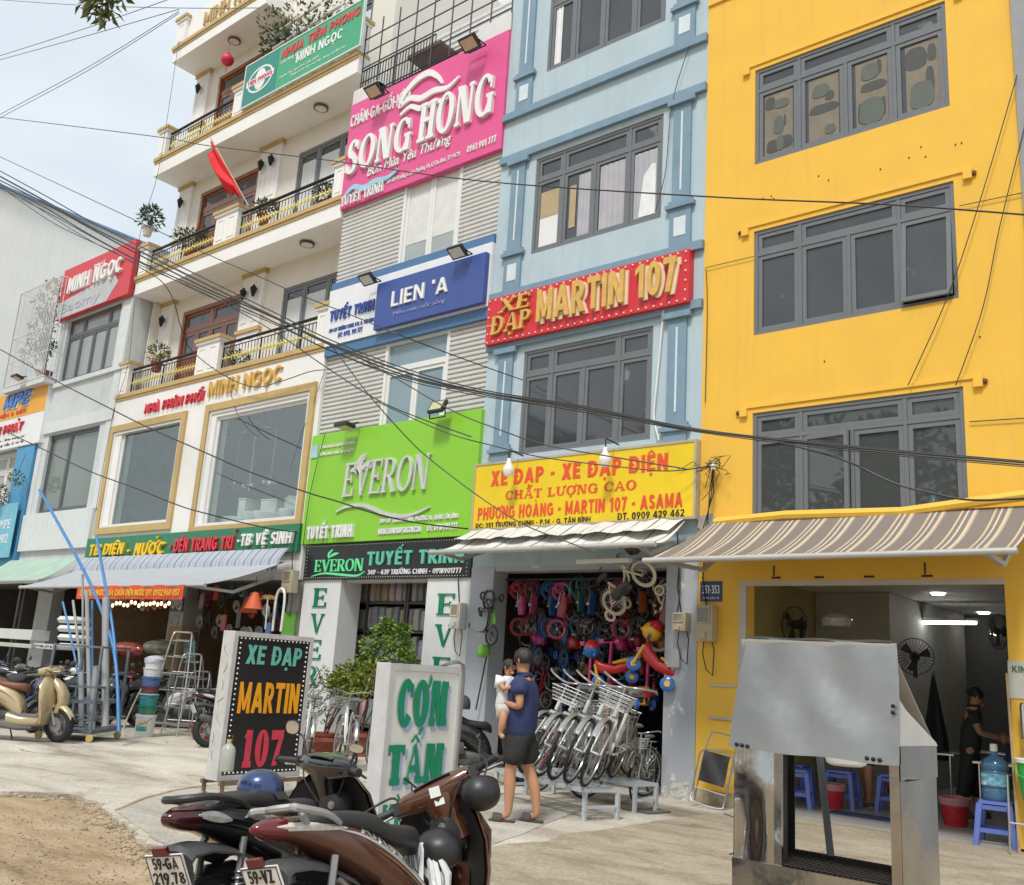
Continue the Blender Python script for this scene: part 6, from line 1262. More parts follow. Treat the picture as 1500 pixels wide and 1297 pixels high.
    b = MB(); b.loft([((.60,0,.40),(.05,0,0),(0,.06,0),2.2),((.66,0,.55),(.07,0,0),(0,.12,0),2.2),((.64,0,.68),(.08,0,0),(0,.15,0),2.2),((.56,0,.80),(.08,0,0),(0,.12,0),2.2),((.49,0,.88),(.05,0,0),(0,.07,0),2.2)], 18)
    b.build('front_cowl', body, t)
    MB().xloft([(.36,-.02,.70,.05,.07),(.42,-.02,.70,.09,.09),(.47,-.02,.70,.10,.10)], 14, 4).build('key_box', plast, t)
    MB().lathe([(0,-.002),(.022,0),(.022,.006),(0,.008)],12,(.352,-.05,.72),'x').build('key_switch', alloy, t)
    # handlebar
    HB = MB(); HB.loft([((.40,-.235,.975),(.03,0,0),(0,0,.034),2.2),((.405,-.17,.98),(.055,0,.01),(-.01,0,.052),2.3),((.42,-.085,.975),(.085,0,.02),(-.02,0,.064),2.5),((.425,0,.97),(.092,0,.025),(-.02,0,.072),2.6),((.42,.085,.975),(.085,0,.02),(-.02,0,.064),2.5),((.405,.17,.98),(.055,0,.01),(-.01,0,.052),2.3),((.40,.235,.975),(.03,0,0),(0,0,.034),2.2)], 18)
    HB.loft([((.45,0,.72),(.06,0,0),(0,.070,0),2.6),((.425,0,.82),(.06,0,0),(0,.070,0),2.8),((.405,0,.90),(.07,0,0),(0,.085,0),2.8),((.40,0,.96),(.07,0,.0),(0,.115,0),2.6)], 16); HB.xf(HM); hb = HB.build('handlebar_cover', body, t, ang=60)
    b = MB(); b.grid([[(.345+.036*j, y*(1-.06*j), 1.030+.003*j-.2*y*y*3) for y in (-.105,-.06,0,.06,.105)] for j in range(5)], (.002,0,.006)).xf(HM).build('speedometer', mat('dial_glass', (.03,.032,.035), .18), hb)
    MB().loft([((.505,0,.985),(.03,0,0),(0,.085,0),2.2),((.535,0,.975),(.015,0,0),(0,.06,0),2.2)],14).xf(HM).build('headlamp', lensc, hb)
    for s, nm in ((-1,'r'),(1,'l')):
        g0, g1 = Vector((.385,s*.235,.985)), Vector((.33,s*.365,.985))
        MB().bar(g0,g1,.018,12).lathe([(.0,0),(.024,0),(.024,.012),(0,.012)],10,tuple(g1-Vector((0,.006,0))),'y').bar(g0+(g1-g0)*.05,g0+(g1-g0)*.12,.026,10).xf(HM).build('grip', plast, t)
        MB().xloft([(.36,s*.215,.985,.028,.03),(.40,s*.215,.985,.034,.034),(.43,s*.215,.98,.022,.022)],12,3).xf(HM).build('switch_box', plast, t)
        MB().tube(curve([(.43,s*.20,.975),(.42,s*.27,.965),(.385,s*.37,.955)],4),[.008]*8+[.006],6).xf(HM).build('lever', chrome, t)
        mq_ = mirrors[0 if s < 0 else 1]
        if mq_:
            my, mz, mf = (.33,1.165,1) if mq_ == 1 else mq_; my *= s; b = MB().tube(curve([(.40,s*.20,1.01),(.41,s*.24,(1.01+mz)/2+.02),(.40,my-s*.04,mz-.03*mf)],4),.0065,6); b.loft([((.41,my,mz),(0,.03,.0),(0,0,.02*mf),2.4),((.395,my,mz),(0,.068,.0),(0,0,.042*mf),2.4),((.385,my,mz),(0,.068,.0),(0,0,.042*mf),2.4)],16).xf(HM)
            mq = b.build('mirror', plast, t); MB().loft([((.3845,my,mz),(0,.062,0),(0,0,.037*mf),2.4),((.383,my,mz),(0,.062,0),(0,0,.037*mf),2.4)],16).xf(HM).build('mirror_glass', mirm, mq)
    b = MB(); b.tube(curve([(.40,-.20,.98),(.48,-.14,.92),(.50,-.05,.80),(.46,0,.72)],5),.006,5).tube(curve([(.40,.20,.98),(.47,.15,.9),(.48,.06,.78)],5),.006,5); b.tube(curve([(.40,-.17,.95),(.36,-.13,.84),(.40,-.06,.74),(.44,-.02,.66)],5),.006,5).tube(curve([(.41,.16,.95),(.36,.12,.86),(.38,.05,.74)],5),.005,5).tube(curve([(.46,-.15,.96),(.55,-.10,.93),(.56,.02,.86),(.50,.05,.74)],5),.005,5); b.build('control_cable', plast, t)
    return t, rows, e
blackp = mat('gloss_black_paint', (.010,.010,.011), .16, var=.1, coat=.7); brownp = mat('metallic_brown_paint', (.105,.038,.018), .25, .35, var=.15, scale=3, coat=.8); silst = mat('silver_stripe', (.55,.55,.54), .3, .5)
bkA, rowsA, eA = motorbike('glossy black scooter with plate 59-GA 219.78, blue helmet on its seat', None, 'scooter', blackp, greyp, ('59-GA','219.78'), ('AIRBLADE', (-.55,-.10,.02,.30), silst), steer=-.38, hdz=-.05, mirrors=((.27,1.10,.6),1), lens=mat('dark_red_lens', (.045,.004,.005), .1, coat=.7))
bkB, rowsB, eB = motorbike('metallic brown motorbike in the foreground with two black helmets on it', None, 'underbone', brownp, silst, ('59-VZ','306.41'), ('FUTURE', (-.36,-.06,.48,.78), silst), steer=.45, mirrors=(0,(.47,1.06,.5)), hdz=-.085, hroll=-.16)
b = MB(); b.obox(Matrix.Translation((.322,-.0,.885)) @ Matrix.Rotation(-.05,4,'Y'), .003,.055,.05).obox(Matrix.Translation((.335,-.01,.835)), .003,.05,.032); b.xf(steerM(.45)); b.build('sticker', platem, bkB, smooth=False)
place(bkB, (-3.262,3.315,0), 1.711, rx=-.217, ry=.03, s=.975); place(bkA, (-4.02,3.31,0), 1.885, rx=-.165, s=.96)
bpy.context.view_layer.update()
# copies of the black scooter parked along the shop fronts
red2 = mat('red_paint', (.28,.012,.02), .2, coat=.6); whi2 = mat('white_paint', (.62,.62,.62), .25, coat=.6); nav2 = mat('navy_paint', (.015,.025,.075), .25, coat=.5); gry2 = mat('gunmetal_paint', (.09,.09,.095), .3, .3, coat=.5)
def strip_text(o):
    for ch in list(o.children_recursive):
        if ch.name.split('.')[0] == 'lettering': bpy.data.objects.remove(ch)
parked = [((-8.55,9.75,0),1.0,None,'black scooter with a red stripe parked behind the man, grey helmet on its seat'),
 ((-16.9,10.5,0),-2.3,{'gloss_black_paint':whi2},'white and black scooter parked behind the stack of paint buckets'),
 ((-14.9,10.9,0),1.9,{'gloss_black_paint':red2},'dark red motorbike parked behind the stepladder'),
 ((-13.25,9.60,0),1.25,None,'black motorbike with its tail showing left of the bicycle shop lightbox'),
 ((-16.5,8.05,0),-1.0,None,'black motorbike directly behind the cream scooter, left of the pipe trolley'),
 ((-17.4,8.5,0),-1.15,{'gloss_black_paint':nav2},'dark blue motorbike second in the row behind the cream scooter'),
 ((-17.5,7.5,0),-.9,{'gloss_black_paint':gry2},'grey motorbike at the left edge just behind the cream scooter seat'),
 ((-17.3,9.7,0),-1.2,None,'black motorbike in the gap between the cream scooter row and the pipe trolley'),
 ((-19.6,9.0,0),-1.35,{'gloss_black_paint':gry2},'grey motorbike at the left edge with a white mirror, behind the cream scooter'),
 ((-20.0,10.0,0),-1.25,None,'black motorbike third from the left edge in the row behind the cream scooter'),
 ((-18.75,9.6,0),-1.2,{'gloss_black_paint':whi2},'white fronted motorbike in the row behind the cream scooter'),
 ((-21.6,9.4,0),-1.3,{'gloss_black_paint':nav2},'dark blue motorbike at the far left, mostly outside the picture'),
 ((-19.2,11.0,0),-1.3,{'gloss_black_paint':red2},'red motorbike at the back, left of the pipe trolley')]
for loc, rz, rm, lab in parked:
    c = dup(bkA, lab, 'motorbikes parked before the shops', remap=rm); strip_text(c); place(c, loc, rz, rx=-.15)
# cream scooter
cream = mat('champagne_paint', (.50,.40,.235), .25, .25, var=.06, coat=.6); brl = mat('brown_leather', (.17,.065,.038), .5, var=.12); taup = mat('taupe_plastic', (.155,.14,.135), .5)
bkC, _, _ = motorbike('champagne coloured scooter with brown seat, front wheel turned, at the left edge', None, 'scooter', cream, taup, None, None, steer=-.55, seat=brl, inner=taup, mirrors=(0,0))
b = MB(); b.xloft([(-.02,0,.30,.17,.09),(.15,0,.27,.185,.075),(.35,0,.27,.175,.07),(.48,0,.31,.13,.07)],18,3.2); b.build('lower_fairing', cream, bkC)
b = MB(); b.xloft([(-.10,0,.22,.15,.06),(.10,0,.20,.17,.06),(.34,0,.20,.14,.05)],16,3); b.build('belly_pan', taup, bkC)
place(bkC, (-14.95,6.62,0), .80, rx=-.1, s=1.04)
# ---- helmets
def helmet(label, m, visor=None, strap=False):
    t = thing('helmet', label, 'helmet'); prof = [(.128,-.045),(.134,-.02),(.135,.02),(.128,.06),(.108,.095),(.075,.120),(.035,.133),(0,.136)]
    b = MB(); n0 = len(b.v); b.lathe(prof, 28); b.lathe([(.122,-.045),(.120,.04),(.08,.10),(0,.12)], 20)
    for p in b.v: p.x *= 1.12
    b.build('shell', m, t); 
    q = MB(); q.torus((0,0,-.045), .128, .006, 'z', 28, 6)
    for p in q.v: p.x *= 1.12
    q.build('rim', plast, t)
    if visor: MB().grid([[(.148*math.cos(a)*1.0+.0*k+ (.02*k), .128*math.sin(a), .005-.024*k) for a in [(-1.0+.1*i) for i in range(21)]] for k in range(3)], (.006,0,.0)).build('visor', plast, t)
    if strap: MB().tube(curve([(.0,.12,-.04),(.04,.13,-.16),(.0,.12,-.26),(.02,.13,-.36),(.01,.12,-.40)],5),.008,5).sbar((.0,.12,-.40),(.03,.13,-.43),.03,.012).build('strap', plast, t)
    return t
mtb = mat('matte_black_helmet', (.020,.020,.021), .42, var=.15); blh = mat('metallic_blue_helmet', (.030,.055,.15), .25, .5, var=.15, coat=.7)
W_A, W_B = bkA.matrix_world.copy(), bkB.matrix_world.copy()
bpy.context.view_layer.update(); W_A, W_B = bkA.matrix_world.copy(), bkB.matrix_world.copy()
h = helmet('metallic blue half helmet lying on the black scooter seat', blh, True); place(h, W_A @ Vector((-.30,-.05,.850)), 1.8-.9, rx=-.1, s=.74)
h = helmet('matte black half helmet hanging from the right handlebar of the brown motorbike', mtb, False, True); place(h, W_B @ Vector((.40,-.27,.865)), 0, s=.64); h.rotation_euler = Vector((.60,-.35,-.72)).to_track_quat('Z','Y').to_euler()
h = helmet('smooth matte black helmet hung in the step of the brown motorbike', mtb, False); place(h, W_B @ Vector((.27,-.08,.615)), 0, s=.74); h.rotation_euler = Vector((.15,-.40,.90)).to_track_quat('Z','Y').to_euler()
h = helmet('grey black helmet resting on the scooter behind the man', mat('grey_helmet', (.07,.07,.07), .35), False); place(h, (-8.72,9.5,.98), .5, s=1.0)
# white plastic bag and grey straps tied in the brown bike
b = MB(); random.seed(3)
for k in range(26):
    p = Vector((.20+rnd.uniform(-.05,.05), rnd.uniform(-.10,.06), .66)); q = p+Vector((rnd.uniform(-.10,.03), rnd.uniform(-.10,.02), -.30))
    b.tube([p, (p+q)/2+Vector((rnd.gauss(0,.02),rnd.gauss(0,.02),0)), q], [.012,.020,.008], 5)
b.xf(W_B); tag(b.build('plastic_bag', mat('white_plastic', (.66,.67,.67), .35, var=.1), None, org=W_B @ Vector((.2,0,.4))), 'crumpled white plastic bag behind the seat of the brown motorbike', 'bag')
# ================================================================== BICYCLES
bw_ = mat('white_bike_paint', (.54,.54,.52), .3, var=.08); bsil = mat('bike_chrome', (.38,.38,.375), .3, .6, var=.1); sadg = mat('saddle_grey', (.13,.135,.14), .35, var=.1)
def bicycle(label, group, R=.325, frame=None, saddle=None, tyre=None, basket=True, wb=1.06, spokes=28, guards=True, rack=True, parts=True):
    frame = frame or bw_; saddle = saddle or sadg; t = thing('bicycle', label, 'bicycle', (0,0,0), group); x0, x1 = -wb/2, wb/2; k = R/.325
    for x in (x0, x1):
        wq = MB().torus((x,0,R), R-.016, .017, 'y', 40, 7).build('wheel', tyre or rub, t)
        b = MB(); b.torus((x,0,R), R-.036, .008, 'y', 40, 5, .011); b.bar((x,-.045,R),(x,.045,R),.018,8)
        for i in range(spokes):
            a = 2*PI*i/spokes; a2 = a+(.5 if i % 2 else -.5); b.bar((x+.018*math.cos(a2),.03*(1 if i % 4 < 2 else -1),R+.018*math.sin(a2)),(x+(R-.036)*math.cos(a),0,R+(R-.036)*math.sin(a)),.0016,4)
        b.build('rim', bsil, wq)
        if guards:
            P = []
            a0, a1 = (.1,2.9) if x < 0 else (.55,2.5)
            for i in range(17):
                a = a0+(a1-a0)*i/16; rr = R+.022; P.append([(x+rr*math.cos(a)*(1-.02*abs(q)), q*.026, R+rr*math.sin(a)-.008*abs(q)) for q in (-1,-.5,0,.5,1)])
            g = MB().grid(P, (0,0,-.002)); a = 2.3 if x < 0 else .9; g.bar((x,.03,R),(x+(R+.02)*math.cos(a),.02,R+(R+.02)*math.sin(a)),.0025,4).bar((x,-.03,R),(x+(R+.02)*math.cos(a),-.02,R+(R+.02)*math.sin(a)),.0025,4); g.build('mudguard', bsil, t)
    bbx = (x0+.43*k, 0, R-.04*k); st = (x0+.27*k,0,R+.42*k); hd = Vector((x1-.30*k,0,R+.48*k)); hd0 = Vector((x1-.26*k,0,R+.35*k)); ax = Vector((x1,0,R))
    b = MB(); b.tube(curve([tuple(hd0+Vector((-.01,0,.02))),(x1-.42*k,0,R+.14*k),bbx],5), .019*k**.5, 8); b.tube(curve([tuple(hd+Vector((0,0,-.02))),(x1-.48*k,0,R+.24*k),(bbx[0]-.03,0,bbx[2]+.12*k)],5), .014, 7); b.bar(bbx, st, .016, 8); b.bar(hd, hd0, .021, 8)
    for s in (-1,1): b.bar((bbx[0],s*.03,bbx[2]),(x0,s*.05,R),.010,6).bar((st[0],s*.02,st[2]-.06*k),(x0,s*.05,R),.009,6)
    b.build('frame', frame, t)
    b = MB()
    for s in (-1,1): b.tube(curve([tuple(hd0+Vector((.01,s*.045,-.03))),(x1-.10*k,s*.05,R+.14*k),(x1,s*.05,R)],4),.011,6)
    b.sbar(tuple(hd0+Vector((.01,-.05,-.03))),tuple(hd0+Vector((.01,.05,-.03))),.03,.025); b.build('fork', frame, t)
    b = MB(); b.bar(hd, hd+Vector((-.05,0,.17*k)),.013,7); h = hd+Vector((-.03,0,.17*k)); hw = .27*k**.5
    b.tube(curve([(h.x-.20*k,-hw,h.z+.03),(h.x-.08*k,-hw*.97,h.z+.05),(h.x+.06*k,-hw*.5,h.z+.03),(h.x+.05*k,0,h.z),(h.x+.06*k,hw*.5,h.z+.03),(h.x-.08*k,hw*.97,h.z+.05),(h.x-.20*k,hw,h.z+.03)],6),.011,7); hb = b.build('handlebar', bsil, t)
    b = MB()
    for s in (-1,1): b.bar((h.x-.22*k,s*hw,h.z+.028),(h.x-.10*k,s*hw*.98,h.z+.047),.016,8)
    b.build('grips', mat('bike_grip', (.10,.10,.10), .6), hb)
    b = MB(); b.bar(st,(st[0]-.03*k,0,st[2]+.12*k),.012,6); sz = st[2]+.15*k; b.loft([((st[0]-.17*k,0,sz+.01),(.01,0,0),(0,.07*k,0),2.2),((st[0]-.13*k,0,sz+.02),(.02,0,.03),(0,.095*k,0),2.2),((st[0]-.02*k,0,sz+.015),(.01,0,.035),(0,.06*k,0),2.2),((st[0]+.12*k,0,sz+.01),(.0,0,.025),(0,.022,0),2.2),((st[0]+.145*k,0,sz),(0,0,.01),(0,.012,0),2.2)],12); b.build('saddle', saddle, t)
    b = MB(); b.lathe([(0,-.012),(.085*k,-.012),(.085*k,-.006),(0,-.006)],20,(bbx[0],-.05,bbx[2]),'y'); b.bar((bbx[0],-.07,bbx[2]),(bbx[0]+.10*k,-.07,bbx[2]-.12*k),.009,5).bar((bbx[0],.07,bbx[2]),(bbx[0]-.10*k,.07,bbx[2]+.12*k),.009,5).obox(Matrix.Translation((bbx[0]+.10*k,-.11,bbx[2]-.12*k)),.08*k,.07,.02).obox(Matrix.Translation((bbx[0]-.10*k,.11,bbx[2]+.12*k)),.08*k,.07,.02).sbar((bbx[0],-.056,bbx[2]+.05*k),(x0,-.056,R+.03),.006,.012).sbar((bbx[0],-.056,bbx[2]-.05*k),(x0,-.056,R-.03),.006,.012); b.build('crankset', bsil, t)
    if rack:
        b = MB(); z = R*2+.06; 
        for y in (-.06,0,.06): b.bar((st[0]-.02,y*.6,z),(x0-.16,y,z),.005,5)
        for xx in (x0+.12,x0,x0-.14): b.bar((xx,-.06,z),(xx,.06,z),.005,5)
        for s in (-1,1): b.bar((x0,s*.05,R),(x0-.05,s*.06,z),.005,5).bar((x0,s*.05,R),(x0+.12,s*.05,z),.005,5)
        b.build('luggage_rack', bsil, t)
    if basket:
        b = MB(); cx, cz = h.x+.22, h.z-.10
        for q in range(5):
            z = cz-.11+.035*q; w_ = .10+.008*q; d_ = .13+.008*q; b.tube([(cx-w_,-d_,z),(cx+w_,-d_,z),(cx+w_,d_,z),(cx-w_,d_,z)],.003 if q < 4 else .005,4,closed=True)
        for q in range(9):
            u = -1+q/4
            for s in (-1,1): b.bar((cx+u*.10,s*.13,cz-.11),(cx+u*.132,s*.162,cz+.03),.0022,4).bar((cx+s*.10,u*.13,cz-.11),(cx+s*.132,u*.162,cz+.03),.0022,4)
            b.bar((cx+u*.1,-.13,cz-.11),(cx+u*.1,.13,cz-.11),.002,4)
        b.build('basket', bsil, t)
    return t
bikeP = bicycle('white city bicycle with grey saddle, rightmost in the row on the metal benches', 'white bicycles on the metal benches')
F0, F1 = Vector((-7.22,9.10,.315)), Vector((-6.14,8.74,.315))
wh = [('leftmost, half hidden by the man','white city bicycle in the row on the metal benches, '),('second from the man','white city bicycle in the row on the metal benches, '),('in the middle','white city bicycle in the row on the metal benches, '),('second from its right end','white city bicycle in the row on the metal benches, ')]
bpy.context.view_layer.update()
for i in range(5):
    f = F0.lerp(F1, i/4); rz = -1.28+.03*(i-2); t = bikeP if i == 4 else dup(bikeP, wh[i][1]+wh[i][0], 'white bicycles on the metal benches')
    d = Vector((math.cos(rz), math.sin(rz), 0))
    if i in (0,2,3): [bpy.data.objects.remove(o) for o in list(t.children) if o.name.startswith('basket')]
    place(t, f-d*.53, rz, rx=-.30, s=1.12)
for i, (loc, rz, lab, rm) in enumerate([((-6.55,9.85,.315),-1.35,'copper bicycle behind the right end of the white row', {'white_bike_paint':mat('copper_paint', (.40,.15,.07), .3)}),((-6.85,11.0,0),-1.25,'small grey bicycle standing at the right inside edge of the bicycle shop', {'white_bike_paint':mat('grey_bike_paint', (.25,.26,.27), .3)}),((-7.0,10.6,0),-1.8,'olive green bicycle standing behind the white row', {'white_bike_paint':mat('olive_paint', (.20,.20,.08), .35)}),((-7.7,10.5,0),-1.7,'red framed bicycle deep behind the white row', {'white_bike_paint':red2})]):
    place(dup(bikeP, lab, 'bicycles behind the white row', remap=rm), loc, rz, s=.95 if i != 1 else .8)
for i, (loc, rz, lab) in enumerate([((-11.45,9.25,.0),2.55,'white bicycle with a wire basket left of the rice shop lightbox, nearest the plants'),((-10.9,9.5,.0),2.6,'white bicycle with a wire basket just behind the rice shop lightbox'),((-10.4,9.75,0),2.65,'white bicycle half hidden behind the rice shop lightbox')]):
    place(dup(bikeP, lab, 'white bicycles by the plants'), loc, rz, rx=.08)
# the two benches of slotted angle steel
slot = mat('pale_slotted_steel', (.46,.50,.53), .5, .2, var=.08, speck=((.18,.19,.20), 42, .63))
def bench(label, a, c, wd, h):
    a = Vector(a); c = Vector(c); d = (c-a).normalized(); n = Vector((-d.y,d.x,0)); t = thing('bench', label, 'bench', a, 'metal benches of slotted steel'); Z = Vector((0,0,h))
    b = MB(); b.sbar(a+Z,c+Z,.045,.04).sbar(a+n*wd+Z,c+n*wd+Z,.045,.04)
    for q in (0,.98): b.sbar(a+d*((c-a).length*q)+n*.02+Z*.998,a+d*((c-a).length*q)+n*(wd-.02)+Z*.998,.04,.03)
    for i in range(14): p = a+d*((c-a).length*(i+.5)/14); b.sbar(p+n*.02+Z*1.01,p+n*(wd-.02)+Z*1.01,.035,.01)
    b.build('top', slot, t, smooth=False)
    for q in (0.01,.99):
        for w_ in (0,wd):
            p = a+d*((c-a).length*q)+n*w_; MB().sbar(p,p+Z*.93,.04,.04,up=(1,0,0)).build('leg', slot, t, smooth=False)
        p = a+d*((c-a).length*q); MB().sbar(p+n*.02+Z*.45,p+n*(wd-.02)+Z*.45,.03,.03).build('cross_rail', slot, t, smooth=False)
bench('front bench of slotted steel under the front wheels of the white bicycles', (-7.80,9.24,0), (-6.03,8.60,0), .42, .29); bench('rear bench of slotted steel under the rear wheels of the white bicycles', (-7.55,10.05,0), (-6.10,9.66,0), .32, .29)
# ================================================================== PEOPLE
def skin_mb(vs, es, sub=2, root=0):
    me = bpy.data.meshes.new('sk'); me.from_pydata([v[0] for v in vs], es, []); ob = bpy.data.objects.new('sk', me); COL.objects.link(ob)
    ob.modifiers.new('s', 'SKIN'); ob.modifiers['s'].use_smooth_shade = True; ob.modifiers['s'].branch_smoothing = .6
    sv = me.skin_vertices[0].data
    for i, v in enumerate(vs):
        r = v[1]; sv[i].radius = r if isinstance(r, tuple) else (r, r); sv[i].use_root = i == root
    mo = ob.modifiers.new('d', 'SUBSURF'); mo.levels = sub; mo.render_levels = sub
    dg = bpy.context.evaluated_depsgraph_get(); dg.update(); m2 = bpy.data.meshes.new_from_object(ob.evaluated_get(dg))
    b = MB().add([v.co.copy() for v in m2.vertices], [tuple(p.vertices) for p in m2.polygons]); bpy.data.objects.remove(ob); bpy.data.meshes.remove(m2); return b
skinm = mat('skin_tan', (.46,.235,.135), .55, var=.06, scale=8); hairm = mat('black_hair', (.012,.010,.009), .35, var=.3, scale=60, bump=.4, bscale=120)
def hand(b, wrist, d, palm_n, curl=.5, s=1.0):
    d = Vector(d).normalized(); n = Vector(palm_n).normalized(); side = d.cross(n).normalized(); w = Vector(wrist)
    b.loft([(w, side*.024*s, n*.017*s, 2.4), (w+d*.035*s, side*.036*s, n*.015*s, 2.6), (w+d*.085*s, side*.039*s, n*.012*s, 2.8)], 12)
    for i, L in enumerate((.062,.074,.070,.054)):
        p = w+d*.08*s+side*((i-1.5)*.0195*s); L *= s; q = p+d*L*.5+n*L*.15*curl; r = q+(d*(1-curl)+n*curl).normalized()*L*.55; b.tube([p-d*.01, q, r], [.0095*s,.009*s,.0065*s], 7)
    p = w+d*.02*s-side*.03*s; q = p+(d*.6-side*.6+n*.3).normalized()*.035*s; b.tube([p, q, q+(d+n*.4*curl).normalized()*.03*s], [.012*s,.0105*s,.008*s], 7)
def fold(b, a=.009):
    for p in b.v:
        t = math.atan2(p.y, p.x+.02); r = Vector((p.x, p.y, 0)); r = r.normalized() if r.length > 1e-4 else r
        p += r*(a*(math.sin(21*p.z+2.5*math.sin(2*t))*math.cos(3*t+6*p.z)+.6*math.sin(5*t+13*p.z)))
    return b
def person(label, J, shirt, shorts, loc, rz, hair='short', shoe=None, s=1.0, sleeve=.62, leg=.72, skirt=None, girth=1.0):
    """J: joints in metres; x forward, y left, z up"""
    t = thing('person', label, 'person'); V = lambda k: Vector(J[k])
    names = ['pelvis','waist','chest','neck','headb','head','crown']; rad = [(.12,.095),(.11,.088),(.128,.095),(.052,.055),(.066,.072),(.082,.092),(.062,.075)]
    vs = [(V(n), r) for n, r in zip(names, rad)]; es = [(i,i+1) for i in range(6)]; idx = {n:i for i, n in enumerate(names)}
    def chain(start, items):
        p = idx[start]
        for n, r in items: idx[n] = len(vs); vs.append((V(n), r)); es.append((p, idx[n])); p = idx[n]
    for sd in 'LR':
        chain('chest', [('sh'+sd,.062),('el'+sd,.040),('wr'+sd,.026)]); chain('pelvis', [('hip'+sd,.088),('kn'+sd,.062),('calf'+sd,.064),('an'+sd,.038),('toe'+sd,(.038,.022))])
    b = skin_mb(vs, es)
    f = (V('face')-V('head')).normalized(); up = Vector((0,0,1)); lf = up.cross(f).normalized(); h = V('head')
    b.loft([(h+f*.078+up*.02, lf*.008, up*.01, 2), (h+f*.098-up*.012, lf*.014, up*.016, 2), (h+f*.082-up*.03, lf*.012, up*.008, 2)], 8)     # nose
    for sg in (-1,1): b.sphere(h+lf*(.082*sg)-f*.012-up*.012, .012,.018,.030, 8, 6)
    b.sphere(h+f*.062-up*.085, .03,.03,.022, 8, 6)                                                                                       # chin
    for sd in 'LR': hand(b, V('wr'+sd), J.get('hd'+sd, V('wr'+sd)-V('el'+sd)), J.get('hn'+sd, (0,1 if sd == 'R' else -1,0)), J.get('curl',.55))
    b.build('body', skinm, t, ang=180)
    e = MB()
    for sg in (-1,1): e.sphere(h+f*.085+lf*(.030*sg)+up*.008, .010,.012,.006, 8, 6)
    e.build('eyes', mat('eye_dark', (.02,.015,.012), .2), t); e = MB(); e.tube([h+f*.083+lf*.022-up*.052, h+f*.092-up*.054, h+f*.083-lf*.022-up*.052], .005, 6); e.build('mouth', mat('lip', (.33,.10,.08), .5), t)
    hb = MB(); n, k = 22, 12
    P = []
    for i in range(k+1):
        a = PI*.64*i/k; row = []
        for j in range(n+1):
            th = 2*PI*j/n; front = math.cos(th); lim = 1.0 if front < .35 else max(.52, 1.0-.75*(front-.35)); aa = a*lim
            r = 1+.03*math.sin(9*th+i); row.append(h+up*.012+(f*(math.cos(th)*.108*math.sin(aa)*r)+lf*(math.sin(th)*.094*math.sin(aa)*r)+up*(.112*math.cos(aa)))-f*.008)
        P.append(row)
    hb.grid(P); 
    if hair == 'bun': hb.sphere(h-f*.10+up*.02, .05,.05,.05, 10, 8)
    hb.build('hair', hairm, t)
    # shirt and shorts: skinned sleeves of cloth round the same joints
    G = girth; dn = (V('pelvis')-V('waist')).normalized(); sv = [(V('pelvis')+dn*.17, (.18*G,.16*G)), (V('waist').lerp(V('pelvis'),.5), (.19*G,.165*G)), (V('chest'), (.20*G,.155*G)), (V('chest').lerp(V('neck'),.62), (.155*G,.125*G)), (V('neck')+Vector((0,0,.01)), (.078,.085))]; se = [(0,1),(1,2),(2,3),(3,4)]
    for sd in 'LR':
        a = len(sv); e_ = V('sh'+sd).lerp(V('el'+sd), sleeve); sv += [(V('sh'+sd), .10*G), (V('sh'+sd).lerp(e_,.5), .092*G), (e_, .085*G)]; se += [(2,a),(a,a+1),(a+1,a+2)]
    fold(skin_mb(sv, se)).build('shirt', shirt, t, ang=180)
    c = MB(); c.torus(V('neck')-Vector((0,0,.0)), .064, .016, 'z', 18, 6); c.build('collar', shirt, t)
    if shorts:
        sv = [(V('pelvis')-dn*.10, (.165*G,.14*G)), (V('pelvis')+dn*.06, (.175*G,.155*G))]; se = [(0,1)]
        for sd in 'LR':
            a = len(sv); e_ = V('hip'+sd).lerp(V('kn'+sd), leg) if leg <= 1 else V('kn'+sd).lerp(V('an'+sd), leg-1); m_ = V('hip'+sd).lerp(V('kn'+sd),.45)
            sv += [(V('hip'+sd)-Vector((0,0,.04)), .122*G), (m_, .112*G), (e_, .112*G if leg <= 1 else .10*G)]; se += [(1,a),(a,a+1),(a+1,a+2)]
        fold(skin_mb(sv, se, root=1)).build('shorts', shorts, t, ang=180)
    if shoe:
        for sd in 'LR':
            a, o = V('an'+sd), V('toe'+sd); d = (o-a); d.z = 0; d.normalize(); q = Vector((-d.y,d.x,0)); c_ = Vector((a.x,a.y,.012))+d*.05; b = MB()
            b.loft([(c_-d*.125-Vector((0,0,.010)), q*.01, Vector((0,0,.004)), 2.4),(c_-d*.11, q*.036, Vector((0,0,.011)), 3),(c_, q*.040, Vector((0,0,.011)), 3),(c_+d*.09, q*.050, Vector((0,0,.011)), 3),(c_+d*.14, q*.03, Vector((0,0,.010)), 2.4)], 16)
            P = [[c_+d*x+q*(.056*math.cos(u))+Vector((0,0,.002+.062*math.sin(u))) for u in [PI*i/10 for i in range(11)]] for x in (.0,.05,.10)]; b.grid(P, (0,0,.008)); b.build('slipper', shoe, t)
    place(t, loc, rz, s=s); return t
navy_s = mat('navy_polo_cloth', (.022,.034,.105), .8, var=.10, scale=4, bump=.35, bscale=7); blk_s = mat('black_cloth', (.016,.016,.017), .8, var=.2, bump=.3, bscale=8); slip = mat('brown_grey_rubber', (.060,.048,.044), .7)
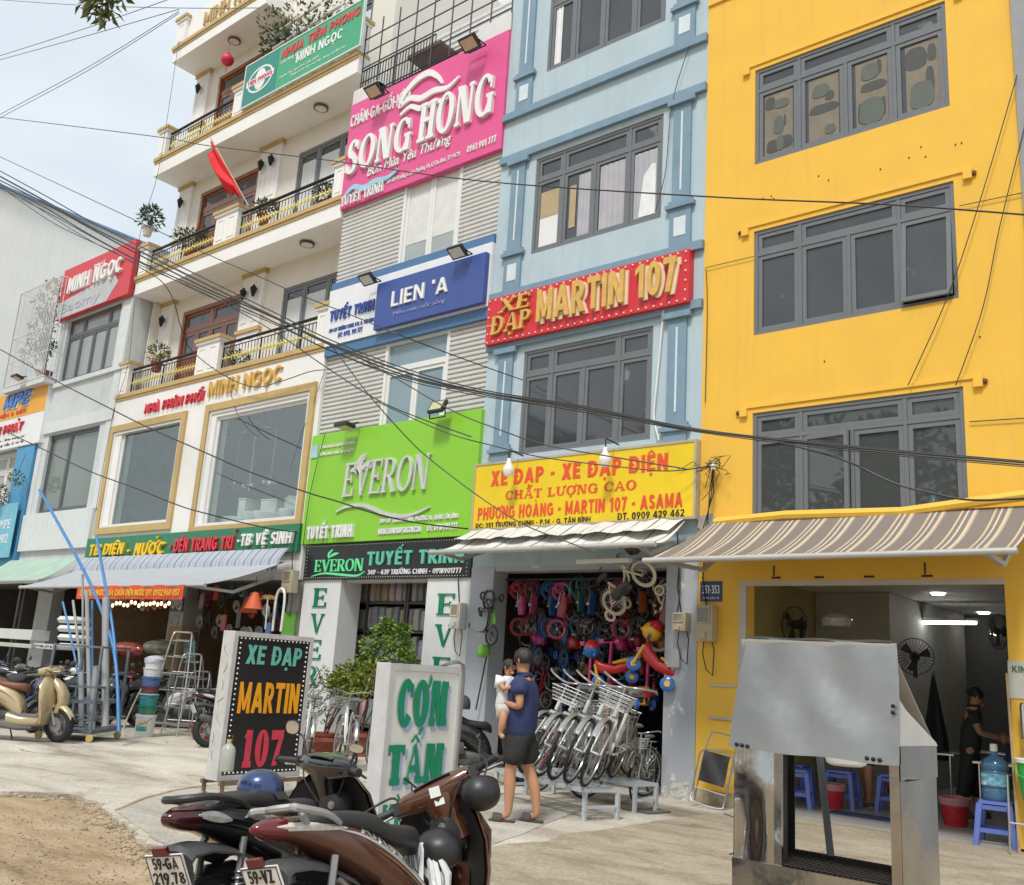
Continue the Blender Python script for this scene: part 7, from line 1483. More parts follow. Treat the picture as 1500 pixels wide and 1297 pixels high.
JM = dict(pelvis=(0,0,.90),waist=(-.01,0,1.05),chest=(0,0,1.27),neck=(.015,0,1.43),headb=(.035,0,1.50),head=(.035,0,1.565),crown=(.025,0,1.62),face=(.20,-.04,1.565),
 shL=(-.01,.175,1.365),elL=(-.05,.225,1.10),wrL=(.17,.10,1.135),shR=(.01,-.155,1.36),elR=(.12,-.20,1.13),wrR=(.25,-.08,1.06),hdL=(.7,-.5,.25),hnL=(.2,-.8,.2),hdR=(.3,.8,0),hnR=(-.6,0,.5),
 hipL=(.0,.085,.86),knL=(.07,.09,.47),calfL=(.06,.09,.36),anL=(.06,.09,.07),toeL=(.21,.11,.03),hipR=(0,-.085,.86),knR=(-.06,-.11,.47),calfR=(-.12,-.11,.36),anR=(-.17,-.11,.07),toeR=(-.02,-.13,.03))
rzM = math.atan2(-.30,-.95)
man = person('man in navy polo shirt and black shorts carrying a small child beside the bicycles', JM, navy_s, blk_s, (-6.33,7.86,0), rzM, shoe=slip, leg=.86, girth=1.12)
whs = mat('white_cotton', (.70,.70,.69), .8, var=.05, bump=.25, bscale=10)
JC = dict(pelvis=(0,0,.0),waist=(.005,0,.08),chest=(.01,0,.19),neck=(.01,0,.275),headb=(.015,0,.32),head=(.02,0,.375),crown=(.01,0,.42),face=(.2,.05,.375),
 shL=(.0,.10,.245),elL=(.08,.13,.14),wrL=(.17,.07,.15),shR=(.0,-.10,.245),elR=(.09,-.12,.15),wrR=(.19,-.06,.19),hdL=(1,-.2,.1),hdR=(1,.2,.1),
 hipL=(.02,.055,-.04),knL=(.10,.14,-.12),calfL=(.08,.15,-.20),anL=(.05,.15,-.32),toeL=(.10,.15,-.36),hipR=(.02,-.055,-.04),knR=(.13,-.12,-.10),calfR=(.12,-.13,-.18),anR=(.10,-.13,-.28),toeR=(.16,-.13,-.31),curl=.4)
SCH = .68
ch = person('toddler in white shirt held on the arm of the man in navy polo', {k: (tuple(Vector(v)/SCH) if isinstance(v, tuple) else v) for k, v in JC.items()}, whs, mat('pale_cloth', (.55,.53,.50), .8), (0,0,0), 0, s=SCH, leg=.8)
place(ch, Vector((-6.33,7.86,0)) + Matrix.Rotation(rzM,3,'Z') @ Vector((.18,.03,1.11)), rzM+PI-.5, s=SCH)
dkg = mat('dark_green_tee', (.020,.028,.024), .8); dkp = mat('dark_trousers', (.018,.019,.020), .8)
JW = dict(JM); JW.update(neck=(.06,0,1.40),headb=(.10,0,1.46),head=(.12,0,1.52),crown=(.10,0,1.57),face=(.30,0,1.44),chest=(.04,0,1.25),shL=(.03,.165,1.33),shR=(.03,-.165,1.33),elL=(.10,.21,1.06),elR=(.10,-.21,1.06),wrL=(.36,.10,1.02),wrR=(.36,-.10,1.0),hdL=(1,-.2,-.1),hdR=(1,.2,-.1),hnL=(0,-1,0),hnR=(0,1,0))
person('woman in dark green shirt bending over a table inside the restaurant', JW, dkg, dkp, (-3.62,13.55,.03), .35, hair='bun', shoe=slip, leg=1.6, s=.97)
jean = mat('dark_jean', (.026,.036,.060), .8, var=.15)
JD = dict(JM); JD.update(face=(.2,0,1.54),elL=(.05,.23,1.10),wrL=(.25,.14,1.08),elR=(.05,-.23,1.10),wrR=(.25,-.14,1.08),toeL=(.13,.16,.03))
person('person in dark blue knee shorts standing behind the steel grill cart, legs showing', JD, dkg, jean, (-4.82,13.2,.03), -1.9, shoe=mat('tan_slipper', (.40,.33,.24), .7), leg=.98)
# ================================================================== STEEL GRILL CART
sts = mat('brushed_steel', (.46,.46,.45), .13, 1.0, var=.14, scale=2.2, bump=.4, bscale=2.6, streak=.5, streakcol=(.17,.155,.135)); stl = mat('worn_steel_hood', (.40,.40,.395), .36, .85, var=.10, scale=3, bump=.18, bscale=4, speck=((.40,.40,.39), 6, .62)); soot = mat('sooty_steel', (.045,.042,.040), .6, .3, var=.5, scale=4)
YC = 4.86; gc = thing('grill_cart', 'big stainless steel charcoal grill cart with a raised hood in front of the restaurant', 'grill cart', (-2.1,5.3,0))
X0, X1 = -2.475, -1.62; YB = 5.42; ZT = .575; ZH = 1.215
def sheet(b, rows, th): b.grid(rows, th)
# base cabinet
b = MB(); b.add([(X0,YC,.06),(X1,YC,.06),(X1,YB,.06),(X0,YB,.06),(X0,YC,ZT),(X1,YC,ZT),(X1,YB,ZT),(X0,YB,ZT)], [(0,1,5,4),(1,2,6,5),(2,3,7,6),(3,0,4,7),(3,2,1,0)])
b.box(X0,YC-.004,ZT-.02,X1,YC+.03,ZT+.012).box(X0,YB-.03,ZT-.02,X1,YB+.004,ZT+.012).box(X0-.002,YC+.03,ZT-.02,X0+.03,YB-.03,ZT+.011).box(X1-.03,YC+.03,ZT-.02,X1+.002,YB-.03,ZT+.011); b.build('cabinet', sts, gc, smooth=False)
for x in (X0+.05,X1-.05):
    for y in (YC+.06,YB-.06): MB().bar((x,y,.0),(x,y,.07),.025,8).build('leg', sts, gc)
b = MB(); b.box(X0+.03,YC+.03,ZT-.16,X1-.03,YB-.03,ZT-.15); b.build('ash_pan', soot, gc, smooth=False)
b = MB()
for k in range(30): x = X0+.04+(X1-X0-.08)*k/29; b.bar((x,YC+.02,ZT+.015),(x,YB-.02,ZT+.015),.0028,4)
for k in range(12): y = YC+.03+(YB-YC-.06)*k/11; b.bar((X0+.03,y,ZT+.019),(X1-.03,y,ZT+.019),.0028,4)
b.build('grill_mesh', mat('burnt_wire', (.05,.042,.038), .7, .4, var=.4), gc)
# corner columns
def dented(x0, x1, z0, z1, f, nx=7, nz=14, amp=.008, seed=1):
    r2 = random.Random(seed); ph = [r2.uniform(0,6) for _ in range(6)]
    return [[f(x0+(x1-x0)*i/nx, z0+(z1-z0)*j/nz, (amp*(math.sin(5*i/nx+ph[0]+3*j/nz)+.6*math.sin(9*j/nz+ph[1])+.5*math.sin(7*i/nx-5*j/nz+ph[2])) if 0 < i < nx else 0)) for i in range(nx+1)] for j in range(nz+1)]
b = MB(); b.grid(dented(X0,X0+.225,ZT+.01,ZH,lambda x,z,o:(x,YC+.012+o,z),seed=2), (0,.004,0)); b.box(X0+.225,YC+.01,ZT+.01,X0+.265,YC+.03,ZH); b.grid(dented(YC+.012,YB-.02,ZT+.01,ZH,lambda y,z,o:(X0+o*.5,y,z),seed=3), (.004,0,0)); b.build('side_panel', sts, gc, ang=60)
b = MB(); b.grid(dented(YC+.012,YB,.06,ZH-.16,lambda y,z,o:(X1+.003+o*.8,y,z),seed=5,amp=.010), (-.004,0,0)); b.grid(dented(YC+.012,YB+.005,ZH-.158,ZH,lambda y,z,o:(X1+.009+o*.5,y,z),seed=6,nz=4), (-.004,0,0)); b.box(X1-.045,YC+.004,ZT+.01,X1+.001,YC+.02,ZH+.06); b.build('side_panel', sts, gc, ang=60)
b = MB(); b.box(X0+.012,YB-.016,ZT+.012,X0+.10,YB-.008,ZH).box(X1-.10,YB-.016,ZT+.012,X1-.01,YB-.008,ZH).box(X0+.25,YC+.032,ZT+.012,X0+.262,YC+.09,ZH); b.build('back_strip', soot, gc, smooth=False)
# hood: bulging front sheet, sloping sides running back
P = []
for j in range(15):
    v = j/14; z = 1.13+(1.70-1.13)*v; y = YC-.05+.10*v**1.6+.02*math.sin(v*PI); xl = X0-.0+.055*v**2; xr = X1+.02-.03*v**2
    P.append([(xl+(xr-xl)*i/16, y+.006*math.sin(i*.9+j*.5)*math.sin(PI*i/16)+.010*math.exp(-((i-9)**2+(j-9)**2*.6)/5)-.008*math.exp(-((i-4)**2+(j-4)**2)/4)+.007*math.exp(-((i-13)**2+(j-6)**2)/3)+.004*math.sin(i*1.7+j*1.1)*math.sin(j*.9), z+.004*math.sin(i*.8)*(1 if j in (0,14) else 0)) for i in range(17)])
b = MB(); b.grid(P, (0,.005,0)); b.build('hood_front', stl, gc, ang=60)
b = MB()
for xx, sg in ((X1,1),(X0,-1)):
    x1 = xx-.075*sg; b.grid([[(xx+.0,YC+.02,ZH),(xx+.012*sg,YC+.3,ZH),(xx+.014*sg,YB+.005,ZH-.005)],[(xx-.02*sg,YC+.03,1.47),(xx-.02*sg,YC+.2,1.38),(xx+.008*sg,YB,ZH+.012)]], (-.004*sg,0,0))
b.grid([[(X0+.02,YC+.04,1.69),(X1-.02,YC+.04,1.69)],[(X0+.01,YC+.10,1.60),(X1-.02,YC+.10,1.60)],[(X0,YB,ZH),(X1,YB,ZH)]], (0,.0,.004)); b.build('hood_side', mat('sky_lit_steel', (.62,.60,.56), .5, .5, var=.1), gc, ang=60)  # tilted sides and back slope coloured paler, painting in the sky they catch
b = MB(); P = [[(X0+.06+(X1-X0-.09)*i/16, YC+.05+.02*j, 1.70+.012*(j == 1)+.003*math.sin(i)) for i in range(17)] for j in range(3)]; b.grid(P, (0,0,-.004)); b.build('hood_rim', soot, gc)
b = MB()
for x, z in ((X0+.045,1.150),(X0+.075,1.148),(X0+.105,1.146),(X1-.13,1.150),(X1-.10,1.149),(X1-.07,1.148),(X1-.012,1.37),(X1-.010,1.40)): b.sphere((x,YC-.052+.03*(z > 1.2),z),.011,.009,.011,8,6)
b.build('bolt', mat('dark_bolt', (.03,.03,.03), .4, .6), gc)
# things behind / under the hood: leaning iron bar, fan, white tub
b = MB(); b.sbar((-2.13,5.30,.60),(-2.30,5.55,1.20),.032,.032); tag(b.build('iron_bar', mat('grey_iron', (.18,.185,.19), .5, .5), None, org=(-2.13,5.3,.6), smooth=False), 'thin grey iron bar leaning inside the grill cart opening', 'bar')
t = thing('plastic_tub', 'white plastic tub hanging under the hood of the grill cart', 'tub', (-2.35,6.3,1.0)); MB().lathe([(.10,.0),(.125,.015),(.14,.06),(.145,.30),(.155,.31),(.15,.31),(.135,.06),(0,.02)],24,(-2.52,6.55,.98)).build('body', mat('white_plastic_tub', (.72,.72,.70), .4, var=.04), t); MB().bar((-2.52,6.55,1.29),(-2.52,6.55,1.40),.006,5).bar((-2.66,6.55,1.28),(-2.38,6.55,1.28),.006,5).bar((-2.52,6.55,1.40),(-2.2,5.5,1.45),.004,4).build('hanger', chrome, t)
# ================================================================== LIGHTBOX SIGNS ON THE PAVEMENT
def at_depth(x, y, d): return CAM + ray(x, y)/ray(x, y).dot(CF)*d
def lightbox(name, label, PL, dL, PR, dR, z0, z1, th, face, side):
    a = at_depth(*PL, dL); c = at_depth(*PR, dR); d = Vector((c.x-a.x, c.y-a.y, 0)); W = d.length; d.normalize(); n = Vector((d.y,-d.x,0))     # n faces the street
    Mx = Matrix(((d.x,-n.x,0,a.x),(d.y,-n.y,0,a.y),(0,0,1,0),(0,0,0,1)))                                   # local x along, y back, z up
    t = thing(name, label, 'sign', (a.x,a.y,0)); MB().box(0,0,z0,W,th,z1).xf(Mx).build('box', side, t, smooth=False, bevel=.008)
    MB().box(.045,-.004,z0+.045,W-.045,-.001,z1-.045).xf(Mx).build('face', face, t, smooth=False)
    b = MB(); framebox(b, 0,z0,W,z1,-.014,.05,.013); b.xf(Mx).build('frame', side, t, smooth=False); return t, W, Mx
aluw = mat('aged_white_frame', (.55,.55,.54), .5, .1, var=.15, streak=.3)
t, W, Mx = lightbox('shop_lightbox', 'black bulb edged lightbox lettered XE DAP MARTIN 107 standing on the pavement', (343,930), 9.7, (459,937), 10.55, .22, 1.665, .17, blkp, aluw)
tealL = mat('teal_letter', (.14,.48,.40), .5); orgL = mat('orange_letter', (.85,.36,.01), .5); redL2 = mat('rose_letter', (.62,.045,.085), .5, var=.15, scale=6)
letters(t, tealL, 'XE ĐẠP', (.17*W,1.30,.86*W,1.54), -.004, .006, .035, .05, M=Mx); letters(t, orgL, 'MARTIN', (.14*W,.86,.88*W,1.17), -.004, .006, .035, M=Mx); letters(t, redL2, '107', (.27*W,.33,.74*W,.70), -.004, .006, serif=dict(T=.26,t=.12,sf=.08,sp=.12), M=Mx)
q = bulbs(t, (.085*W,.29,.92*W,1.60), -.008, .05, bulb, .010); q.data.transform(Matrix.Translation(-ORG[t.name]) @ Mx @ Matrix.Translation(ORG[t.name]))
b = MB()
for u in (.04,.96):
    for v in (-.06,.22): b.sbar((u*W,v,.22),(u*W,v,.10),.03,.03,up=(1,0,0))
b.sbar((.0,-.06,.20),(W,-.06,.20),.03,.04).sbar((.0,.22,.20),(W,.22,.20),.03,.04); b.xf(Mx).build('stand', mat('rusty_frame', (.20,.13,.09), .8, var=.3), t, smooth=False)
for u in (.04,.96):
    for v in (-.06,.22): MB().lathe([(0,-.018),(.05,-.018),(.055,0),(.05,.018),(0,.018)],16,(u*W,v,.055),'y').xf(Mx).build('caster', mat('dusty_caster', (.33,.27,.20), .7), t)
b = MB(); random.seed(5)
for k in range(7): b.tube([(-.002,.03+.1*random.random(),.4+.17*k),(-.002,.05+.08*random.random(),.45+.17*k),(-.002,.03+.1*random.random(),.50+.17*k)],.004,4)
b.xf(Mx).build('scrawl', mat('grey_scrawl', (.25,.25,.25), .6), t)
bt = thing('water_bottle', 'big clear water bottle hung on the lower corner of the black lightbox', 'bottle'); p = at_depth(335,1098,9.2)
clearp = mat('cloudy_plastic', (.50,.53,.47), .15, var=.1, alpha=.75, spec=.6)
MB().lathe([(0,0),(.085,0),(.095,.02),(.095,.26),(.08,.31),(.035,.35),(.033,.375),(0,.375)],18,(0,0,0)).build('body', clearp, bt); MB().lathe([(0,.375),(.037,.375),(.037,.405),(0,.405)],12).build('cap', mat('yellow_cap', (.55,.42,.10), .5), bt); MB().torus((.03,0,.42),.04,.006,'y',12,5).build('handle', plast, bt); place(bt, (p.x, p.y, p.z-.20))
bt.scale = (.72,.72,.72)
t, W, Mx = lightbox('rice_shop_lightbox', 'white lightbox with big green letters COM TAM standing behind the motorbikes', (571,972), 7.15, (677,980), 7.85, .16, 1.45, .13, mat('cream_panel', (.72,.71,.67), .4, var=.03), mat('grey_white_frame', (.56,.56,.57), .5, .1, var=.12, streak=.3))
cg = mat('jungle_green_letter', (.0,.235,.115), .5); sh1 = mat('pale_blue_shadow', (.40,.47,.66), .5); fat = dict(T=.33,t=.17,sf=.06,sp=.05)
for txt, R_ in (('CƠM',(.13*W,.985,.80*W,1.385)),('TẤM',(.07*W,.575,.80*W,.985))):
    x0, z0, x1, z1 = R_; letters(t, sh1, txt, (x0+.045,z0-.035,x1+.045,z1-.03), -.004, .003, serif=fat, M=Mx, name='letter_shadow'); letters(t, cg, txt, R_, -.0135, .003, serif=fat, M=Mx)
letters(t, cg, 'KÈN ĂN', (.05*W,.23,.88*W,.51), -.004, .004, serif=dict(T=.28,t=.10,sf=.07,sp=.1), M=Mx)
q = MB(); framebox(q, .035*W,.19,.93*W,.205,-.006,.004,.001); q.xf(Mx).build('red_line', redl, t, smooth=False)
b = MB()
for k in range(3): b.tube(curve([(W*.8+.02*k,.1,1.45),(W*.9+.03*k,.0,1.50-.01*k),(W*.985+.012*k,-.02,1.40),(W*.985+.01*k,-.02,.9),(W*.97+.01*k,-.01,.2)],5),.006,5)
b.xf(Mx).build('power_cord', mat('grey_cord', (.22,.21,.20), .6), t); b = MB()
for u in (.04,.96):
    for v in (.0,.13): b.sbar((u*W,v,.16),(u*W,v,.0),.03,.03,up=(1,0,0))
b.xf(Mx).build('stand', mat('rusty_frame', (0,0,0)), t, smooth=False)
bpy.context.view_layer.update()
# ================================================================== PLANTS
def leafmat(n, c, v=.35): return mat(n, c, .5, var=.2, scale=3, island=v, spec=.4)
def foliage(clumps, nper, size, rr, aspect=.45, droop=.3):
    """leaf blades scattered through clumps [(center, radius)]"""
    b = MB()
    for c, R in clumps:
        c = Vector(c); R = R if isinstance(R, tuple) else (R,R,R)
        for _ in range(nper):
            while True:
                q = Vector((rr.uniform(-1,1),rr.uniform(-1,1),rr.uniform(-1,1)))
                if .15 < q.length < 1: break
            q = q*(q.length**-.35); p = c+Vector((q.x*R[0],q.y*R[1],q.z*R[2])); d = (q+Vector((rr.gauss(0,.6),rr.gauss(0,.6),rr.gauss(.2-droop,.5)))).normalized()
            w = d.cross(Vector((rr.gauss(0,1),rr.gauss(0,1),rr.gauss(0,1)))).normalized(); L = size*rr.uniform(.6,1.3); n = d.cross(w)*(L*.15)
            b.add([p, p+d*L*.5+w*L*aspect*.5+n, p+d*L, p+d*L*.5-w*L*aspect*.5+n], [(0,1,2,3)])
    return b
gl1 = leafmat('bright_leaf', (.12,.20,.025)); gl2 = leafmat('yellow_green_leaf', (.19,.23,.03)); gl3 = leafmat('dark_leaf', (.045,.085,.025)); gl4 = leafmat('olive_leaf', (.10,.125,.05)); bark = mat('plant_stem', (.16,.11,.07), .8, var=.3, scale=12); terra = mat('terracotta_pot', (.30,.085,.05), .75, var=.15); whpot = mat('white_pot', (.55,.54,.50), .6, var=.1)
def plant(name, label, base, clumps, nper, size, lm, pot=None, pr=.15, ph=.25, group=None, aspect=.45, seed=1, stems=5, droop=.3):
    rr = random.Random(seed); base = Vector(base); t = thing(name, label, 'plant', base, group); top = ph if pot else 0
    if pot: MB().lathe([(0,0),(pr*.7,0),(pr*.95,ph*.85),(pr*1.06,ph*.86),(pr*1.06,ph),(pr*.9,ph),(pr*.88,ph*.9),(0,ph*.9)],20,base).build('pot', pot, t)
    b = MB()
    for i in range(stems):
        c, R = clumps[i % len(clumps)]; e = base+Vector(c)+Vector((rr.gauss(0,.05),rr.gauss(0,.05),rr.gauss(0,.08)))
        s0 = base+Vector((rr.gauss(0,.03),rr.gauss(0,.03),top*.9)); m_ = (s0+e)/2+Vector((rr.gauss(0,.05),rr.gauss(0,.05),.05)); b.tube(curve([tuple(s0),tuple(m_),tuple(e)],4),[.016-.0012*k for k in range(9)],5)
    b.build('stem', bark, t); foliage([(base+Vector(c), R) for c, R in clumps], nper, size, rr, aspect, droop).build('foliage', lm, t, smooth=False); return t
p = PZ(535,1092); rr = random.Random(2)
P1 = Vector((-11.9,10.7,0)); P2 = Vector((-12.45,10.45,0)); P3 = Vector((-12.9,10.0,0))
def cl(px_, Y, base): q = PY(*px_, Y); return q-base
plant('shrub','tall round bright green shrub in front of the bedding shop shelves', P1, [(cl((x,y),10.7,P1), r) for x, y, r in ((545,945,.17),(560,932,.18),(582,938,.18),(595,950,.13),(550,965,.2),(578,965,.2),(535,968,.14),(600,972,.12),(548,990,.18),(572,988,.18),(525,985,.1),(590,925,.10),(568,915,.1))], 150, .075, gl1, terra, .28, .35, seed=3, aspect=.6)
plant('shrub','low yellow green shrub left of the tall round one', P2, [(cl((x,y),10.45,P2), r) for x, y, r in ((505,990,.18),(520,985,.2),(535,1000,.2),(500,1005,.16),(515,1010,.2),(545,985,.16),(490,1000,.12))], 200, .075, gl2, terra, .22, .3, seed=4, aspect=.55)
plant('oleander','thin oleander with long narrow leaves between the black lightbox and the shrubs', P3, [(cl((x,y),10.0,P3), r) for x, y, r in ((470,1000,.12),(460,1020,.13),(480,1010,.12),(475,1035,.14),(490,1030,.12),(465,1045,.12),(455,1040,.08),(472,985,.07))], 26, .15, gl4, terra, .2, .3, seed=5, aspect=.16, stems=9)
pl_ = PY(500,1080,10.3); MB_ = MB().lathe([(0,0),(.36,0),(.45,.22),(.47,.24),(.44,.24),(.35,.03),(0,.03)],28,(-12.1,9.9,0)); tag(MB_.build('planter_basin', terra, None, org=(-12.1,9.9,0)), 'wide low terracotta basin at the foot of the shrubs', 'pot')
# balcony plants
def bplant(px_, Y, label, r=.25, pot=whpot, lm=gl3, n=120, size=.12, seed=1, pr=.14, ph=.25, aspect=.3, droop=.0, z0=None, h=.4):
    q = PY(*px_, Y); base = Vector((q.x, Y, q.z)); plant('potted_plant', label, base, [((0,0,ph+h*.5),(r,r,h*.6)),((.05,0,ph+h*.75),(r*.7,r*.7,h*.4))], n, size, lm, pot, pr, ph, 'plants on the balconies', aspect, seed, 4, droop)
bplant((215,346),YF+.15,'spiky plant in a white pot on the corner post of the middle balcony',.30,n=130,size=.16,seed=7,h=.5)
bplant((228,545),YF+.35,'small leafy plant behind the left railing of the lowest balcony',.32,terra,gl4,140,.10,8,h=.4)
bplant((345,560),YF+.35,'dark leafy plant behind the right railing of the lowest balcony',.30,terra,gl3,160,.10,9,h=.4)
bplant((385,330),YF+.35,'small green plant behind the right railing of the middle balcony',.26,terra,gl3,140,.10,10,h=.3)
bplant((275,375),YF+.4,'green plant behind the left railing of the middle balcony',.45,terra,gl3,200,.11,11,h=.35)
bplant((475,312),YF+.4,'green plant by the pink sign end of the middle balcony railing',.26,terra,gl3,130,.10,12,h=.35)
t = plant('climbing_plant','loose climbing plant hanging over the green balcony banner at the top', (-18.0,YF+.5,14.1), [(PY(x,y,YF+.3)-Vector((-18.0,YF+.5,14.1)), r) for x, y, r in ((398,35,.35),(412,55,.28),(395,70,.22),(440,28,.45),(470,22,.4),(500,12,.4),(430,50,.3),(455,45,.3),(395,85,.15))], 90, .14, gl4, None, seed=13, aspect=.4, stems=14)
b = MB()
for k, (a, c) in enumerate((((385,62),(470,5)),((400,72),(500,8)),((440,68),(535,18)),((505,50),(540,35)))): b.bar(PY(*a,YF+.2), PY(*c,YF+.2), .035, 8)
tag(b.build('terrace_pipes', cgm, None, org=(-17,YF,15)), 'pale pipe railing behind the green balcony banner', 'railing')
b0 = Vector((-27.4,11.4,8.55)); plant('bougainvillea','sparse flowering plant climbing inside the white bar cage', b0, [(PY(x,y,11.4)-b0, r) for x, y, r in ((72,430,.35),(66,448,.3),(60,480,.35),(55,495,.3),(70,460,.25),(62,510,.35),(45,520,.3),(72,505,.2),(80,420,.2))], 90, .11, gl4, terra, .25, .35, seed=14, aspect=.5, stems=14)
rr = random.Random(9); b = foliage([(PY(x,y,11.35),.12) for x, y in ((57,507),(40,518),(70,480),(82,470),(85,462))], 22, .08, rr, .8); tag(b.build('blossom', mat('pink_blossom', (.62,.08,.12), .6, island=.3), None, org=b0, smooth=False), 'pink and red blossoms inside the white bar cage', 'flowers')
b0 = Vector((-27.0,11.0,5.6)); plant('hanging_plant','small hanging plant against the bright blue column', b0, [((0,0,.1),.2)], 90, .09, gl4, None, seed=15, stems=3); MB_ = MB(); MB_.bar((-27.0,11.0,5.8),(-26.95,11.1,6.4),.006,4); tag(MB_.build('hanger_wire', plast, None, org=b0), 'thin wire carrying the small hanging plant', 'wire')
b0 = Vector((-28.5,11.0,5.0)); plant('window_plant','tuft of leaves above the cyan banner at the left edge', b0, [((0,0,.2),.3),((.5,0,.3),.25)], 110, .12, gl4, None, seed=16, stems=4)
b0 = CAM + ray(148,8)*7.5; rr = random.Random(21); t = thing('tree_branch','leafy twig hanging into the top left of the picture','branch',b0)
b = foliage([(CAM+ray(x,y)*7.5,.07) for x, y in ((130,4),(142,12),(152,16),(160,6),(148,2),(138,-10),(155,-12),(168,-4))], 16, .12, rr, .3, .8); b.build('foliage', leafmat('twig_leaf', (.12,.15,.05)), t, smooth=False); MB().tube([CAM+ray(150,-60)*7.5, CAM+ray(148,-20)*7.5, CAM+ray(150,6)*7.5],.008,5).build('twig', bark, t)
# red flag and lantern
fl_ = thing('red_flag','red flag on a slanting pole at the middle balcony','flag',tuple(PY(362,300,YF))); a = PY(364,302,YF); c = PY(309,203,YF-.55); MB().bar(a, c+(c-a)*.01, .014, 7).build('pole', mat('pale_pole', (.55,.45,.33), .5), fl_)
P = []
for i in range(15):
    v = i/14; s0 = c.lerp(a, .02+.80*v); row = []
    for j in range(11):
        u = j/10; L = (.55*math.sin(PI*min(1,v*1.1+.1))**.6+.1)*1.0; row.append(s0+Vector((.10*u*L*(1-v)-.12*u*v, -.07*math.sin(u*9+v*4)*u**.5, -u*L*(1.15-.5*v)+.05*math.sin(u*6+v*7)*u)))
    P.append(row)
MB().grid(P, (0,.003,0)).build('cloth', mat('flag_red', (.66,.008,.015), .7, var=.06, bump=.2, bscale=6), fl_, ang=180)
q = PY(333,88,YF+.3); t = thing('red_lantern','small red lantern hanging under the top balcony slab','lantern',q); MB().sphere(q,.17,.17,.16,16,8).lathe([(.06,.15),(.06,.19)],10,q).build('shade', mat('lantern_red', (.60,.03,.07), .5, var=.2, scale=12), t); MB().bar(q+Vector((0,0,.17)),q+Vector((0,0,.5)),.006,4).bar(q-Vector((0,0,.16)),q-Vector((0,0,.36)),.012,5).build('cord', mat('lantern_red', (0,0,0)), t)
# ================================================================== PIPE TROLLEY
T0 = Vector((-15.05,7.75,0)); tz = .62; t = thing('pipe_trolley','blue grey steel trolley on yellow wheels holding upright plastic pipes','trolley',T0); RM = Matrix.Translation(T0) @ Matrix.Rotation(tz,4,'Z')
stl2 = mat('blue_grey_steel', (.16,.19,.23), .5, .4, var=.25, scale=8); b = MB(); hw, hd = .40, .45
for x in (-hw,hw):
    for y in (-hd,hd): b.sbar((x,y,.12),(x*.95,y,1.42),.035,.035,up=(1,0,0))
for z in (.16,.32,.58,.80,1.40):
    k_ = .05 if z == .58 else .03
    b.sbar((-hw,-hd,z),(hw,-hd,z),.02,k_).sbar((-hw,hd,z),(hw,hd,z),.02,k_).sbar((-hw,-hd,z),(-hw,hd,z),.02,k_).sbar((hw,-hd,z),(hw,hd,z),.02,k_)
b.box(-hw,-hd,.12,hw,hd,.135); b.xf(RM).build('frame', stl2, t, smooth=False)
for x in (-hw,hw):
    for y in (-hd,hd): MB().lathe([(0,-.018),(.05,-.018),(.058,-.008),(.058,.008),(.05,.018),(0,.018)],16,(x,y,.058),'y').bar((x,y,.06),(x,y,.125),.012,6).xf(RM).build('caster', mat('yellow_caster', (.50,.40,.14), .5), t)
pgrey = mat('grey_pvc', (.30,.31,.32), .45, var=.08); pblue = mat('blue_pvc', (.05,.20,.46), .4, var=.08)
def pipe(px_pts, Y, r, m, label):
    Ys = Y if isinstance(Y, list) else [Y]*len(px_pts); pts = [PY(x,y,yy) for (x,y),yy in zip(px_pts,Ys)]; c = curve([tuple(p) for p in pts],8) if len(pts) > 2 else [tuple(p) for p in pts]
    b = MB(); n0 = 12; b.tube(c, r, 14); tag(b.build('plastic_pipe', m, None, org=pts[-1]), label, 'pipe', 'pipes standing in the trolley')
pipe([(155,876),(154,1065)],7.85,.055,pgrey,'thickest grey pipe in the trolley'); pipe([(127,866),(130,985),(131,1060)],7.95,.034,pgrey,'grey pipe in the trolley left of the thickest one'); pipe([(141,976),(137,1030),(134,1072)],7.70,.05,pgrey,'short thick grey pipe with a socket end in the trolley front'); pipe([(121,842),(122,1060)],8.1,.018,pgrey,'thin tall grey pipe in the trolley'); pipe([(107,880),(116,960),(120,1055)],8.0,.022,pgrey,'thin grey pipe leaning left in the trolley'); pipe([(119,985),(119,1065)],7.7,.04,pgrey,'short grey pipe at the left front of the trolley')
pipe([(58,718),(110,812),(143,880),(168,960),(174,1072)],[8.1,8.0,7.95,7.85,7.75],.026,pblue,'longest blue pipe arching high out of the trolley to the left'); pipe([(141,785),(152,845),(165,920),(172,1000),(175,1072)],[8.1,8.0,7.9,7.85,7.8],.024,pblue,'tall blue pipe curving beside the longest one'); pipe([(92,882),(104,935),(114,990),(118,1060)],8.1,.018,pblue,'short blue pipe leaning left in the trolley'); pipe([(135,880),(136,1060)],8.15,.02,pblue,'straight blue pipe between the grey ones in the trolley')
